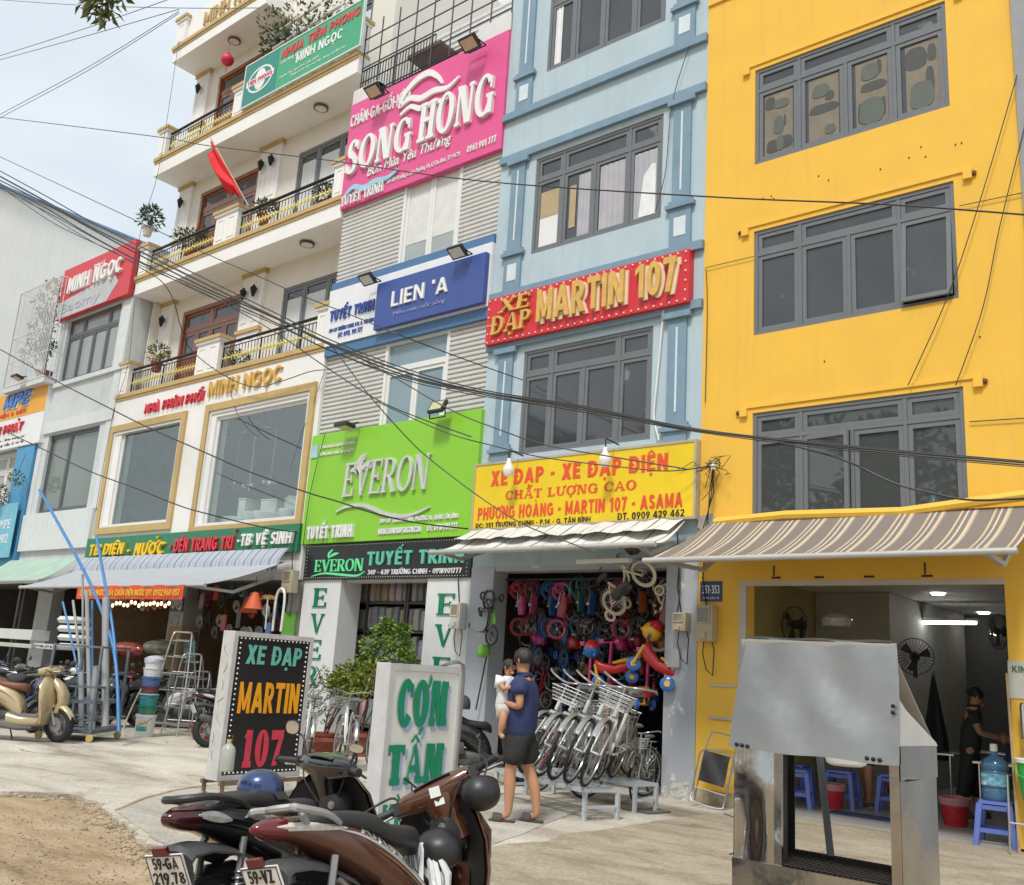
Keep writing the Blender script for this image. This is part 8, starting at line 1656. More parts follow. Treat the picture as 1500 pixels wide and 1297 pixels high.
# ================================================================== STEPLADDERS, BUCKETS, BASIN
alad = mat('ladder_aluminium', (.46,.46,.45), .35, .6, var=.1)
def ladder(label, loc, rz, H, wd=.42, sp=.5, n=5):
    t = thing('stepladder', label, 'ladder', (0,0,0), 'nested aluminium stepladders'); b = MB(); q = MB()
    for s in (-1,1):
        b.tube(curve([(-.0,s*.13,H),(.06,s*(.13+.05),H-.12),(sp*.5*.6,s*wd*.42,H*.45),(sp*.62,s*wd*.5,0)],5),.014,7); q.tube(curve([(-.03,s*.11,H),(-.10,s*.15,H-.12),(-sp*.5*.7,s*wd*.40,H*.45),(-sp*.62,s*wd*.47,0)],5),.012,7)
    b.tube([(0,-.13,H),(0,.13,H)],.014,7)
    for k in range(1,n+1):
        z = H*(k-.35)/(n+.2); u = 1-z/H; x = sp*.62*u+.01; w_ = .13+(wd*.5-.13)*u**.9; b.sbar((x,-w_,z),(x,w_,z),.05,.018); q.bar((-x,-w_*.92,z+.02),(-x,w_*.92,z+.02),.008,5)
    f = b.build('front_frame', alad, t); q.build('rear_frame', alad, t); MB().box(-.06,-.14,H-.015,.06,.14,H+.01).build('top_step', alad, t, smooth=False); place(t, loc, rz); return t
ladder('tallest aluminium stepladder, outermost of the nested three', (-15.75,9.75,0), -.95, 1.75, .62, .75, 6); ladder('middle sized aluminium stepladder inside the tallest one', (-15.9,10.1,0), -.95, 1.38, .52, .55, 5); ladder('smallest aluminium stepladder inside the nest of three', (-15.95,10.35,0), -.95, 1.08, .44, .4, 4)
def bucket(label, x, y, z, m, h=.24, r=.125, lid=None, handle=True):
    t = thing('paint_bucket', label, 'bucket', (x,y,z), 'stacked paint buckets'); MB().lathe([(0,0),(r*.86,0),(r*.88,.01),(r*.98,h*.86),(r*1.04,h*.87),(r*1.04,h*.95),(r*.99,h*.955)],24,(x,y,z)).build('pail', m, t); MB().lathe([(r*1.05,h*.94),(r*1.05,h*.985),(r*.9,h*.99),(0,h*.975)],24,(x,y,z)).build('lid', lid or m, t)
    if handle: MB().tube([(x+r*1.05*math.cos(a),y-r*1.05*abs(math.sin(a))*.6-r*.75*abs(math.sin(a)),z+h*.8-h*.35*math.sin(a)) for a in [PI*k/10 for k in range(11)]],.005,5).build('handle', plast, t)
bx, by = -15.32, 9.0
wbk = mat('white_pail', (.68,.69,.68), .35, var=.05); tbk = mat('teal_pail', (.04,.28,.29), .35); gbk = mat('green_pail', (.04,.22,.13), .35); bbk = mat('blue_pail', (.09,.16,.38), .35); mbk = mat('maroon_pail', (.16,.05,.06), .35)
bucket('white paint bucket with teal and yellow print at the bottom of the stack', bx, by, 0, wbk, .36, .165); b = MB()
for k, (z, m_) in enumerate(((.09,'teal'),(.19,'yellow'))):
    P = [[Vector((bx+.166*(.88+.1*zz/.36)*math.cos(a),by+.166*(.88+.1*zz/.36)*math.sin(a),zz)) for zz in (z,z+.08)] for a in [-1.6+.16*i for i in range(9)]]; tag(MB().grid(P).build('print_label', tbk if k == 0 else mat('yellow_print', (.6,.42,.05), .5), None, org=(bx,by,z)), m_+' printed label on the bottom white paint bucket', 'label')
bucket('green bucket, second from the bottom of the stack', bx, by, .37, gbk, .12, .155, handle=False); bucket('teal bucket with white lid, third from the bottom', bx, by, .49, tbk, .20, .155, wbk); bucket('maroon bucket in the middle of the stack', bx, by, .70, mbk, .11, .15, handle=False); bucket('blue bucket above the maroon one', bx, by, .81, bbk, .15, .155); bucket('white bucket near the top of the stack', bx, by, .97, wbk, .14, .155, handle=False); bucket('topmost white bucket under the folded cloth', bx, by, 1.11, wbk, .10, .15, handle=False)
b = MB(); b.loft([((bx,by,1.21),(.16,0,0),(0,.14,0),2.6),((bx,by,1.26),(.17,.02,0),(0,.14,0),2.3),((bx-.02,by,1.30),(.11,0,.02),(0,.10,0),2.2)],16); tag(b.build('folded_cloth', mat('lavender_cloth', (.42,.41,.46), .8, bump=.4, bscale=12), None, org=(bx,by,1.2)), 'crumpled grey lavender cloth on top of the bucket stack', 'cloth')
b = MB().tube(curve([(bx-.25,by+.1,1.0),(bx-.30,by-.05,.6),(bx-.36,by-.15,.2),(bx-.3,by-.2,.015),(bx-.1,by-.25,.015)],6),.014,7); tag(b.build('hose', mat('cream_hose', (.55,.50,.38), .5), None, org=(bx,by,0)), 'cream garden hose hanging left of the bucket stack', 'hose')
b = MB().lathe([(0,0),(.17,0),(.20,.03),(.27,.22),(.30,.24),(.29,.25),(.25,.22),(.18,.03),(0,.03)],28,(-14.62,9.72,0)); tag(b.build('basin', mat('dusty_red_basin', (.24,.06,.05), .55, var=.15), None, org=(-14.6,9.7,0)), 'dusty red plastic basin on the ground by the stepladders', 'basin')
# ================================================================== HANGING CHILDREN'S BIKES
cols = {'pink':(.46,.035,.14),'red':(.36,.012,.015),'blue':(.015,.09,.30),'orange':(.42,.10,.015),'black':(.022,.022,.022),'teal':(.03,.17,.21),'lime':(.18,.48,.05),'cream':(.62,.57,.42),'maroon':(.20,.02,.03),'navy':(.03,.05,.16)}
kp = mat('child_bike_paint', cols['pink'], .3, coat=.4); kt = mat('child_bike_tyre', (.03,.03,.03), .6); ks = mat('child_bike_saddle', (.04,.04,.04), .5); km = mat('child_bike_shell', cols['pink'], .3, coat=.4)
kid = bicycle('k', 'children bikes hung in the bicycle shop', .15, kp, ks, kt, False, .56, 10, True, False)
b = MB(); b.xloft([(-.20,-.055,.19,.012,.05),(-.02,-.06,.18,.014,.07),(.10,-.055,.17,.012,.05)],12,3); b.build('chain_cover', km, kid); b = MB(); b.xloft([(.36,0,.42,.07,.06),(.42,0,.42,.10,.09),(.50,0,.43,.09,.08),(.53,0,.43,.05,.05)],14,3.5); b.build('front_basket', km, kid)
b = MB()
for s in (-1,1): b.torus((-.30,s*.17,.07),.055,.015,'y',16,6).bar((-.28,s*.04,.15),(-.29,s*.17,.08),.008,5)
b.build('training_wheels', kt, kid)
def kmats(c, c2, tc): return {'child_bike_paint':mat('kid_%s_paint' % c, cols[c], .3, coat=.4), 'child_bike_shell':mat('kid_%s_shell' % c2, cols[c2], .3, coat=.4), 'child_bike_tyre':mat('kid_%s_tyre' % tc, (cols[tc] if tc != 'black' else (.03,.03,.03)), .5)}
def hang(t, P, yaw_, pit=PI/2, roll_=0): place(t, P, 0); t.rotation_euler = (Matrix.Rotation(yaw_,3,'Z') @ Matrix.Rotation(roll_,3,'X') @ Matrix.Rotation(pit,3,'Y')).to_euler()
order = [('maroon','pink','red'),('black','pink','maroon'),('navy','blue','blue'),('red','red','pink'),('teal','teal','teal'),('black','blue','black'),('maroon','pink','black'),('red','maroon','pink'),('black','orange','black'),('orange','orange','black'),('maroon','orange','cream')]
first = True; rr = random.Random(4)
for i, c in enumerate(order):
    x = -9.66+i*.262; lab = 'child bike with %s frame and %s basket hung nose down, number %d from the left of the front row' % (c[0], c[1], i+1)
    lab = 'hanging child bike, %s frame with %s basket and %s tyres, in the front row' % c
    t = dup(kid, lab, 'children bikes hung in the bicycle shop', remap=kmats(*c)); hang(t, Vector((x, 11.55+rr.uniform(-.08,.12), 2.42+rr.uniform(-.05,.05))), rr.uniform(-.9,-.2)+PI/2, PI/2+rr.uniform(-.1,.1))
order2 = [('red','red','black'),('navy','maroon','black'),('pink','navy','black'),('black','black','red'),('blue','black','black'),('maroon','black','black'),('orange','red','black'),('cream','black','maroon')]
for i, c in enumerate(order2):
    t = dup(kid, 'hanging child bike, %s frame with %s basket, in the dim second row' % (c[0], c[1]), 'children bikes hung in the bicycle shop', remap=kmats(*c)); hang(t, Vector((-9.6+i*.34, 12.25+rr.uniform(-.1,.1), 2.2+rr.uniform(-.15,.1))), rr.uniform(0,3), PI/2+rr.uniform(-.3,.3))
order3 = [('black','lime','black',-9.55,11.08,2.25),('blue','navy','blue',-8.75,11.9,1.45),('teal','black','black',-8.35,12.0,1.5),('red','black','black',-9.15,12.0,1.35)]
order3 += [('maroon','pink','black',-9.4,11.75,1.6),('orange','red','black',-8.9,12.3,1.25),('navy','teal','black',-8.0,12.2,1.5),('black','blue','red',-7.5,12.3,1.55),('red','maroon','black',-7.0,12.1,1.6),('black','orange','black',-8.45,11.7,1.85),('pink','red','black',-7.75,11.8,1.95),('blue','navy','black',-9.1,11.7,1.95)]
for a in order3:
    t = dup(kid, 'child bike with %s frame and %s basket, hung below the front row' % a[:2], 'children bikes hung in the bicycle shop', remap=kmats(*a[:3])); hang(t, Vector(a[3:6]), rr.uniform(1.5,3), PI/2+rr.uniform(-.3,.3))
t = dup(kid, 'cream child bike with white wheels hung high at the right end of the row', 'children bikes hung in the bicycle shop', remap=kmats('cream','black','cream')); hang(t, PY(935,878,11.3), .0, -.62, .5); t.scale = (1.3,)*3
t = dup(kid, 'maroon child bike with cream tyres hung at the right end below the cream one', 'children bikes hung in the bicycle shop', remap=kmats('maroon','maroon','cream')); hang(t, PY(955,900,11.45), .3, PI/2+.2); t.scale = (1.1,)*3
for o in list(kid.children_recursive): bpy.data.objects.remove(o)
bpy.data.objects.remove(kid)
b = MB(); b.bar((-9.83,11.6,2.83),(-6.77,11.6,2.83),.02,6); tag(b.build('hanging_rail', dk_iron, None, org=(-8,11.7,2.83)), 'iron rail under the ceiling carrying the hung bikes', 'rail')
t = thing('shop_tube_light','unlit white tube fitting under the white striped awning','lamp',(-7.5,10.9,2.95)); MB().sbar((-7.95,10.9,2.98),(-7.05,10.85,2.98),.09,.06).build('fitting', alu_white, t, smooth=False, bevel=.01)
# pink kick scooters and red ride-on toys
kpk = mat('hot_pink_plastic', (.66,.05,.20), .35, coat=.3); kred = mat('toy_red_plastic', (.58,.018,.02), .3, coat=.4); kbl = mat('toy_blue_plastic', (.02,.12,.40), .3, coat=.4); kye = mat('toy_yellow_plastic', (.75,.42,.02), .3, coat=.4); kgn = mat('toy_green_plastic', (.12,.32,.08), .3)
for i, (px_, w_) in enumerate((((864,975),'left'),((893,972),'middle'),((948,985),'right'))):
    q = PY(*px_, 11.5); t = thing('kick_scooter','pink child kick scooter hung in the bicycle shop, '+w_+' one of three','scooter',q,'pink kick scooters'); MB().sbar(q+Vector((0,0,-.25)),q+Vector((.02,0,.28)),.035,.035).bar(q+Vector((-.11,-.04,.28)),q+Vector((.13,.02,.30)),.012,6).build('stem', kpk, t); MB().xloft([(q.x-.02,q.y+.05,q.z-.28,.05,.02),(q.x,q.y+.05,q.z-.26,.10,.035),(q.x+.04,q.y+.05,q.z-.27,.06,.02)],12,3).build('deck', kpk, t)
    b = MB()
    for s in (-1,1): b.torus(q+Vector((s*.055,.02,-.38)),.055,.022,'x',16,6)
    b.build('wheel', plast, t); b = MB()
    for s in (-1,1): b.obox(Matrix.Translation(q+Vector((s*.13,-.02,.30))),.07,.03,.06)
    b.build('grip', kpk, t)
def rideon(label, q, rz, head, cap, s=1.0):
    t = thing('ride_on_toy', label, 'toy', (0,0,0), 'plastic ride-on toys'); MB().xloft([(-.30,0,.24,.07,.05),(-.20,0,.25,.11,.07),(.0,0,.22,.10,.06),(.16,0,.26,.08,.08),(.26,0,.32,.06,.10)],16,2.6).build('body', kred, t); MB().xloft([(-.26,0,.32,.06,.03),(-.14,0,.32,.09,.035),(.02,0,.31,.06,.02)],14,3).build('seat', kye, t)
    b = MB().sphere((.28,0,.52),.12,.125,.115,18,12); b.sphere((.37,.0,.49),.05,.07,.03,10,6); b.build('head', head, t); MB().loft([((.27,0,.55),(.115,0,0),(0,.125,0),2),((.27,0,.62),(.09,0,0),(0,.10,0),2),((.27,0,.66),(.04,0,0),(0,.05,0),2)],16).build('cap', cap, t)
    MB().tube([(.24,-.18,.45),(.26,-.05,.42),(.26,.05,.42),(.24,.18,.45)],.018,8).build('handlebar', kbl, t)
    for x, y in ((.26,0),(-.22,.13),(-.22,-.13)):
        wq = MB().lathe([(0,-.03),(.07,-.03),(.085,-.02),(.085,.02),(.07,.03),(0,.03)],18,(x,y,.09),'y').build('wheel', kbl, t); MB().lathe([(0,-.034),(.035,-.034),(.035,.034),(0,.034)],14,(x,y,.09),'y').build('hub', kye, wq)
    b = MB().bar((.26,.05,.09),(.26,.06,.33),.02,7).bar((.26,-.05,.09),(.26,-.06,.33),.02,7).bar((-.22,-.13,.09),(-.22,.13,.09),.014,6).bar((-.22,0,.09),(-.18,0,.22),.03,7); b.build('fork', kye, t); place(t, q, rz, s=s); return t
t = rideon('red ride-on toy with a blue head hung in the bicycle shop', PY(905,1005,11.35), PI+.5, kbl, kred, 1.0); t.rotation_euler.y = .2
t = rideon('red ride-on toy with a big yellow head and red cap at the right', PY(950,1000,11.25), PI+.2, kye, kred, 1.15); t.rotation_euler = (.2,-.5,PI+.3)
t = rideon('half hidden red and blue ride-on toy low at the right of the shop', PY(935,1040,11.6), PI-.6, kgn, kbl, .9)
# broom-like pole by the left pier
b = MB().bar(PY(697,1040,11.2),PY(717,940,11.2),.012,7); q = PY(717,938,11.2); b.bar(q,q+Vector((.03,0,.05)),.008,5).bar(q,q+Vector((-.03,0,.05)),.008,5); tag(b.build('hook_pole', dk_iron, None, org=PY(697,1040,11.2)), 'dark pole with a forked hook leaning on the left pier of the bicycle shop', 'pole')
# ================================================================== BEDDING SHELVES
t = thing('bedding_shelf','dark steel shelves filling the bedding shop opening','shelf',(-12.4,12.6,0)); b = MB()
SHZ = (.35,.95,1.5,2.0,2.5,2.95)
for z in SHZ: b.box(-14.44,11.95,z-.03,-11.3,12.45,z)
for x in (-14.42,-13.42,-12.42,-12.36,-11.32): b.box(x-.02,11.94,0,x+.02,11.98,3.2)
b.build('rack', mat('dark_shelf', (.10,.095,.09), .5, .3), t, smooth=False)
gc_ = [(.34,.33,.32),(.42,.40,.36),(.25,.26,.30),(.33,.26,.18),(.20,.30,.30),(.40,.36,.38),(.45,.30,.32),(.22,.23,.26)]
nm = ['pale grey','cream','slate','tan','teal','lilac','pink','charcoal']; gm = [mat('bedding_%d' % i, c, .35, var=.25, scale=9, coat=.3) for i, c in enumerate(gc_)]
rr = random.Random(12); words = ['bottom','second','third','fourth','fifth','top']
for zi, z in enumerate(SHZ[:-1]):
    x = -14.38; k = 0
    while x < -11.45:
        wd = rr.uniform(.13,.20); ht = min(rr.uniform(.34,.46), SHZ[zi+1]-z-.06); i = rr.choice([0,0,1,2,3,7,5] if zi else [6,6,5,4,0]); k += 1
        if zi == 3 and x > -12.6: i = 1
        o = MB().xloft([(x+.01,12.12,z+ht/2,.10,ht*.46),(x+.03,12.12,z+ht/2,.13,ht*.5),(x+wd-.03,12.12,z+ht/2,.13,ht*.5),(x+wd-.01,12.12,z+ht/2,.10,ht*.46)],14,5).build('wrapped_bedding', gm[i], None, org=(x,12.1,z)); tag(o, nm[i]+' wrapped bedding pack on the '+words[zi]+' shelf, '+'far left|left|left|left of the middle|left of the middle|middle|middle|middle|right of the middle|right of the middle|right|right|right|far right|far right|far right|far right|far right|far right|far right|far right|far right'.split('|')[k-1], 'bedding pack', 'wrapped packs on the bedding shelves'); x += wd+.012
# ================================================================== HARDWARE SHOP GOODS
carton = mat('white_carton', (.55,.56,.54), .6, var=.06); kraft = mat('kraft_carton', (.33,.22,.12), .7, var=.12); pw = mat('philo_navy', (.03,.05,.14), .5)
def carton_box(label, px0, px1, Y, m, d=.4, txt=None, grp='cartons before the hardware shop'):
    x0, z0, x1, z1 = RC(*px0, *px1, Y); t = thing('carton', label, 'box', ((x0+x1)/2,Y,z0), grp); MB().box(x0,Y,z0,x1,Y+d,z1).build('box', m, t, smooth=False, bevel=.012)
    if txt: letters(t, txt[1], txt[0], (x0+(x1-x0)*.12, z0+(z1-z0)*.3, x1-(x1-x0)*.12, z1-(z1-z0)*.3), Y, .003, .01)
carton_box('upper white carton with leaf print at the left edge', (-10,920),(45,938), 9.8, carton); carton_box('lower pale carton under the leaf print one at the left edge', (-10,940),(45,950), 9.8, mat('greenish_carton', (.42,.46,.40), .6)); carton_box('low white carton with navy print behind the left motorbikes', (48,942),(80,952), 9.9, carton, txt=('PHILIPS',pw))
for k, y in enumerate((902,915,928,941)):
    x0, z0, x1, z1 = RC(86,y,112,y+12.5, 9.6); o = MB().loft([(((x0+x1)/2,9.75,z0+.01),((x1-x0)*.45,0,0),(0,.2,0),4),(((x0+x1)/2,9.75,(z0+z1)/2),((x1-x0)*.52,0,0),(0,.24,0),4),(((x0+x1)/2,9.75,z1-.01),((x1-x0)*.45,0,0),(0,.2,0),4)],20).build('white_sack', mat('white_sack', (.60,.62,.60), .6, var=.08, bump=.3, bscale=10), None, org=(x0,9.7,z0)); tag(o, 'white plastic sack, '+['topmost','second from the top','third from the top','lowest visible'][k]+' of the stack behind the pipe trolley', 'sack', 'stack of white sacks')
for px0, px1, Y, m_, lab in (((170,938),(210,965),10.2,mat('red_clear_bag', (.30,.05,.04), .15, var=.5, scale=7, coat=.7),'big shiny red wrapped bundle under the orange banner'),((216,936),(248,962),10.4,mat('green_clear_bag', (.22,.23,.16), .15, var=.5, scale=7, coat=.7),'clear wrapped grey green bundle beside the red one')):
    x0, z0, x1, z1 = RC(*px0,*px1,Y); o = MB().sphere(((x0+x1)/2,Y,(z0+z1)/2),(x1-x0)/2,.25,(z1-z0)/2,20,12).build('wrapped_bundle', m_, None, org=(x0,Y,z0)); tag(o, lab, 'bundle')
o = MB().box(-18.2,10.9,1.0,-17.7,11.2,1.9).build('kraft_carton', kraft, None, org=(-18,11,1), smooth=False, bevel=.01); tag(o, 'tall kraft carton leaning by the poster pier', 'box')
t = thing('hardware_shelf','dark shelves of small packed goods deep in the hardware shop','shelf',(-16.5,13.5,0)); b = MB()
for z in (.5,1.0,1.5,2.0,2.5): b.box(-18.3,13.3,z-.03,-15.1,13.8,z)
for x in (-18.3,-16.7,-15.1): b.box(x-.02,13.28,0,x+.02,13.32,2.8)
b.build('rack', mat('dark_shelf', (0,0,0)), t, smooth=False); rr = random.Random(31)
gcol = [('grey',(.30,.30,.30)),('white',(.5,.5,.49)),('black',(.05,.05,.05)),('red',(.35,.04,.04)),('brown',(.22,.14,.08))]
for zi, z in enumerate((.5,1.0,1.5,2.0)):
    for k in range(9):
        c = rr.choice(gcol); x = -18.2+k*.34; o = MB().box(x,13.35,z,x+rr.uniform(.12,.28),13.6,z+rr.uniform(.15,.4)).build('goods_box', mat('goods_'+c[0], c[1], .5, var=.3, scale=12), None, org=(x,13.4,z), smooth=False); tag(o, 'small '+c[0]+' goods box on the '+['lowest','second','third','top'][zi]+' hardware shelf, '+['at its left end','near its left end','left of its middle','left of its middle','at its middle','right of its middle','right of its middle','near its right end','at its right end'][k], 'box', 'goods on the hardware shelves')
# hanging wares under the blue awning
orl = mat('orange_shade', (.62,.12,.05), .6); stw = mat('straw', (.42,.30,.12), .8, var=.3, scale=30)
def hangware(px_, Y, kind, label):
    q = PY(*px_, Y); t = thing(kind, label, 'hanging ware', q, 'wares hung under the blue awning')
    if kind == 'orange_basket': MB().lathe([(.02,.16),(.07,.14),(.16,-.12),(.17,-.15),(.15,-.15)],18,q).build('shade', orl, t); MB().bar(q+Vector((0,0,.15)),q+Vector((0,0,.45)),.006,4).build('cord', plast, t)
    if kind == 'straw_broom':
        b = MB()
        for i in range(34): a = rnd.uniform(-.6,.6); b.tube([q, q+Vector((.22*math.sin(a),rnd.uniform(-.05,.05),.10*math.cos(a)-.0)), q+Vector((.32*math.sin(a),rnd.uniform(-.06,.06),.02))],.004,4)
        b.build('bristles', stw, t); MB().bar(q+Vector((0,0,.06)),q+Vector((.03,0,-.5)),.014,6).build('handle', mat('white_handle', (.6,.6,.58), .5), t)
    if kind == 'white_arch': MB().tube(curve([(q.x-.1,q.y,q.z-.6),(q.x-.1,q.y,q.z),(q.x+.02,q.y,q.z+.15),(q.x+.14,q.y,q.z),(q.x+.14,q.y,q.z-.6)],5),.022,7).build('frame', alu_white, t)
    if kind == 'cord_coil':
        b = MB()
        for i in range(4): b.torus(q+Vector((0,.01*i,-.02*i)),.10-.008*i,.012,'y',18,6)
        b.build('coil', rnd.choice([mat('coil_black', (.03,.03,.03), .5), mat('coil_red', (.35,.03,.04), .5), mat('coil_grey', (.3,.3,.3), .5), mat('coil_white', (.5,.5,.48), .5)]), t)
    if kind == 'tool_packet': MB().obox(Matrix.Translation(q),.14,.03,.30).bar(q+Vector((0,0,.15)),q+Vector((0,0,.3)),.004,4).build('packet', rnd.choice([mat('packet_grey', (.32,.33,.34), .3), mat('packet_red', (.38,.04,.03), .3), mat('packet_dark', (.06,.06,.07), .3), mat('packet_blue', (.06,.12,.28), .3)]), t, smooth=False)
hangware((372,880),10.6,'orange_basket','left orange cone shaped basket hung under the blue awning'); hangware((365,886),10.8,'orange_basket','right orange cone shaped basket hung under the blue awning'); hangware((392,880),10.5,'straw_broom','straw broom hung spread out under the blue awning'); hangware((410,875),10.7,'white_arch','white arched rail hung beside the lime poster')
rr = random.Random(77)
for k in range(34):
    x = 285+k*3.6; y = 862+rr.uniform(0,34) if k % 2 else 905+rr.uniform(0,40); hangware((x,y),11.1+rr.uniform(-.3,.7),'cord_coil' if k % 3 else 'tool_packet', ('coil of cord' if k % 3 else 'packet of tools')+' among the wares hung in the hardware shop, '+('upper' if k % 2 else 'lower')+' row, '+['left part','centre part','right part'][min(2,k//12)])
for k in range(14):
    x = 145+k*9; hangware((x,880+rr.uniform(-3,6)),10.8,'cord_coil','small coil hung behind the orange banner, '+['left','middle','right'][k//5]+' part')
b = MB()
for k in range(16): q = PY(165+k*5.5,884+rnd.uniform(-3,4),10.2); b = MB().sphere(q,.028,.028,.04,8,6); tag(b.build('string_bulb', mat('warm_bulb', (1,.8,.5), .5, emit=((1,.68,.30),2.5)), None, org=q), 'small warm bulb in the string under the orange banner, '+['left','middle','right'][min(2,k//6)]+' part', 'bulb', 'warm bulbs under the orange banner')
o = MB().box(-15.0,YF+.0,1.75,-14.62,YF+.03,2.25).build('lime_poster', mat('lime_poster', (.14,.40,.06), .5, var=.2), None, org=(-14.8,YF,1.9), smooth=False); tag(o, 'lime green poster on the grey pier below the old meter box', 'poster')
# ================================================================== RESTAURANT THINGS
stb = mat('blue_stool_plastic', (.115,.165,.50), .4, var=.05); redb = mat('red_basket_plastic', (.55,.02,.035), .4)
st = thing('plastic_stool','s','stool'); H = .45
def stool(t, m):
    b = MB(); tp = [(-.15,-.15),(.15,-.15),(.15,.15),(-.15,.15)]; b.loft([((0,0,H-.03),(.165,0,0),(0,.165,0),7),((0,0,H-.004),(.16,0,0),(0,.16,0),7),((0,0,H),(.15,0,0),(0,.15,0),7)],24); b.build('seat', m, t)
    for sx in (-1,1):
        for sy in (-1,1): b = MB(); b.loft([((sx*.185,sy*.185,0),(.028,0,0),(0,.028,0),5),((sx*.14,sy*.14,H-.03),(.032,0,0),(0,.032,0),5)],12); b.build('leg', m, t)
    b = MB()
    for z, r in ((H-.065,.142),(.16,.168)):
        b.box(-r,-r-.014,z-.022,r,-r+.004,z+.022).box(-r,r-.004,z-.022,r,r+.014,z+.022).box(-r-.014,-r,z-.022,-r+.004,r,z+.022).box(r-.004,-r,z-.022,r+.014,r,z+.022)
    b.build('apron', m, t, smooth=False)
stool(st, stb)
for i, (loc, rz, lab) in enumerate([((-2.83,11.47,0),.1,'blue plastic stool carrying the big water bottle by the entrance'),((-5.30,12.1,.03),.3,'blue plastic stool seen between the grill cart columns'),((-4.95,12.7,.03),.1,'blue plastic stool behind the red basket, half hidden by the cart'),((-4.4,13.0,.03),.2,'blue plastic stool deepest in the restaurant, right of the standing legs'),((-5.65,12.9,.03),.0,'blue plastic stool in the shade left of the cart opening')]):
    place(st if i == 0 else dup(st), loc, rz)['label'] = lab
for o in [o for o in COL.objects if o.name.startswith('plastic_stool')]: o['group'] = 'blue plastic stools'
wt = thing('water_jug','large blue water bottle with white cap standing on a blue stool','bottle'); jug = mat('blue_jug', (.06,.17,.30), .08, var=.15, alpha=.88, coat=.6)
MB().lathe([(0,0),(.115,0),(.13,.02),(.13,.10),(.122,.115),(.13,.13),(.13,.27),(.122,.285),(.13,.30),(.128,.34),(.10,.39),(.04,.43),(.032,.45),(.032,.49),(0,.49)],28).build('body', jug, wt); MB().lathe([(0,.47),(.036,.47),(.036,.53),(.03,.54),(0,.54)],14).build('cap', mat('white_cap', (.7,.72,.73), .4), wt)
P = [[Vector((.1315*math.cos(a),.1315*math.sin(a),z)) for z in (.145,.26)] for a in [-2.6+.12*i for i in range(20)]]; MB().grid(P).build('label', mat('jug_label', (.16,.42,.60), .4, var=.6, scale=22, speck=((.75,.72,.70), 16, .55)), wt); place(wt, (-2.83,11.47,.45), 0, s=1.05)
bk = thing('waste_basket','b','basket'); b = MB(); b.lathe([(0,0),(.115,0),(.12,.01),(.155,.27),(.165,.275),(.165,.29),(.15,.29),(.112,.02),(0,.02)],28); b.build('body', redb, bk)
b = MB()
for z in range(6):
    for k in range(22): a = 2*PI*(k+.5*(z % 2))/22; r = .1225+.0325*((z*.035+.05)/.27); b.obox(Matrix.Translation((r*math.cos(a),r*math.sin(a),.05+z*.035)) @ Matrix.Rotation(a,4,'Z'),.004,.010,.016)
b.build('holes', mat('dark_hole', (.12,.01,.012), .6), bk); b = MB(); b.lathe([(.15,.27),(.16,.30),(.172,.295),(.17,.22)],20); b.build('liner', mat('clear_liner', (.60,.45,.45), .2, alpha=.45), bk)
place(bk, (-4.97,12.42,.03), 0)['label'] = 'red waste basket seen through the grill cart opening'; place(dup(bk,'red waste basket on the floor right of the grill cart'), (-3.52,12.45,.03), 0, s=1.05); place(dup(bk,'red bucket in the shade behind the standing legs'), (-4.55,13.7,.03), 0, s=1.1)
for o in [o for o in COL.objects if o.name.startswith('waste_basket')]: o['group'] = 'red waste baskets'
def table(label, x0, y0, x1, y1, z=.74):
    t = thing('metal_table', label, 'table', ((x0+x1)/2,(y0+y1)/2,.03), 'steel topped tables'); MB().box(x0,y0,z-.025,x1,y1,z).build('table_top', chrome, t, smooth=False, bevel=.006)
    for x in (x0+.06,x1-.06):
        for y in (y0+.06,y1-.06): MB().bar((x,y,.03),(x+.0,y,z-.03),.014,7).build('leg', chrome, t)
table('steel topped table at the entrance by the woman', -3.35,12.6,-2.45,13.2,.76); table('steel topped table left of the woman, in the shade', -4.6,14.0,-3.95,14.7,.74); table('steel topped table at the back of the restaurant', -4.3,15.6,-3.2,16.2,.74)
o = MB().lathe([(0,0),(.05,0),(.09,.05),(.095,.055),(.085,.05),(.045,.01),(0,.01)],18,(-3.15,12.8,.765)).build('bowl', mat('cream_bowl', (.6,.55,.48), .3), None, org=(-3.15,12.8,.77)); tag(o, 'cream bowl on the steel table by the woman', 'bowl')
for i, (x, y, h, w_, m_, lab) in enumerate(((-3.0,13.9,1.55,.30,mat('umbrella_blue', (.015,.03,.11), .7),'folded dark blue parasol standing behind the woman'),(-4.35,14.6,1.5,.16,mat('umbrella_dark', (.02,.02,.025), .7),'folded dark parasol against the back of the restaurant'))):
    t = thing('folded_parasol', lab, 'parasol', (x,y,.03), 'folded parasols'); b = MB(); n = 28; P = []
    for z, r in ((.62,w_),(.9,w_*.9),(1.2,w_*.62),(1.5,w_*.35),(h+.25,w_*.12),(h+.33,.015)): P.append([(x+r*(1+.14*math.sin(7*a))*math.cos(a), y+r*(1+.14*math.sin(7*a))*math.sin(a), z) for a in [2*PI*k/n for k in range(n+1)]])
    b.grid(P); b.build('canopy', m_, t); MB().bar((x,y,.03),(x,y,h+.36),.018,7).build('pole', chrome, t)
fan = thing('wall_fan','f','fan'); b = MB()
for k in range(30): a = 2*PI*k/30; b.tube([(0,-.10,0),(.12*math.cos(a),-.11,.12*math.sin(a)),(.21*math.cos(a),-.06,.21*math.sin(a)),(.215*math.cos(a),0,.215*math.sin(a)),(.1*math.cos(a),.05,.1*math.sin(a))],.0025,4)
b.torus((0,-.02,0),.215,.006,'y',32,5); b.build('guard', dk_iron, fan); b = MB()
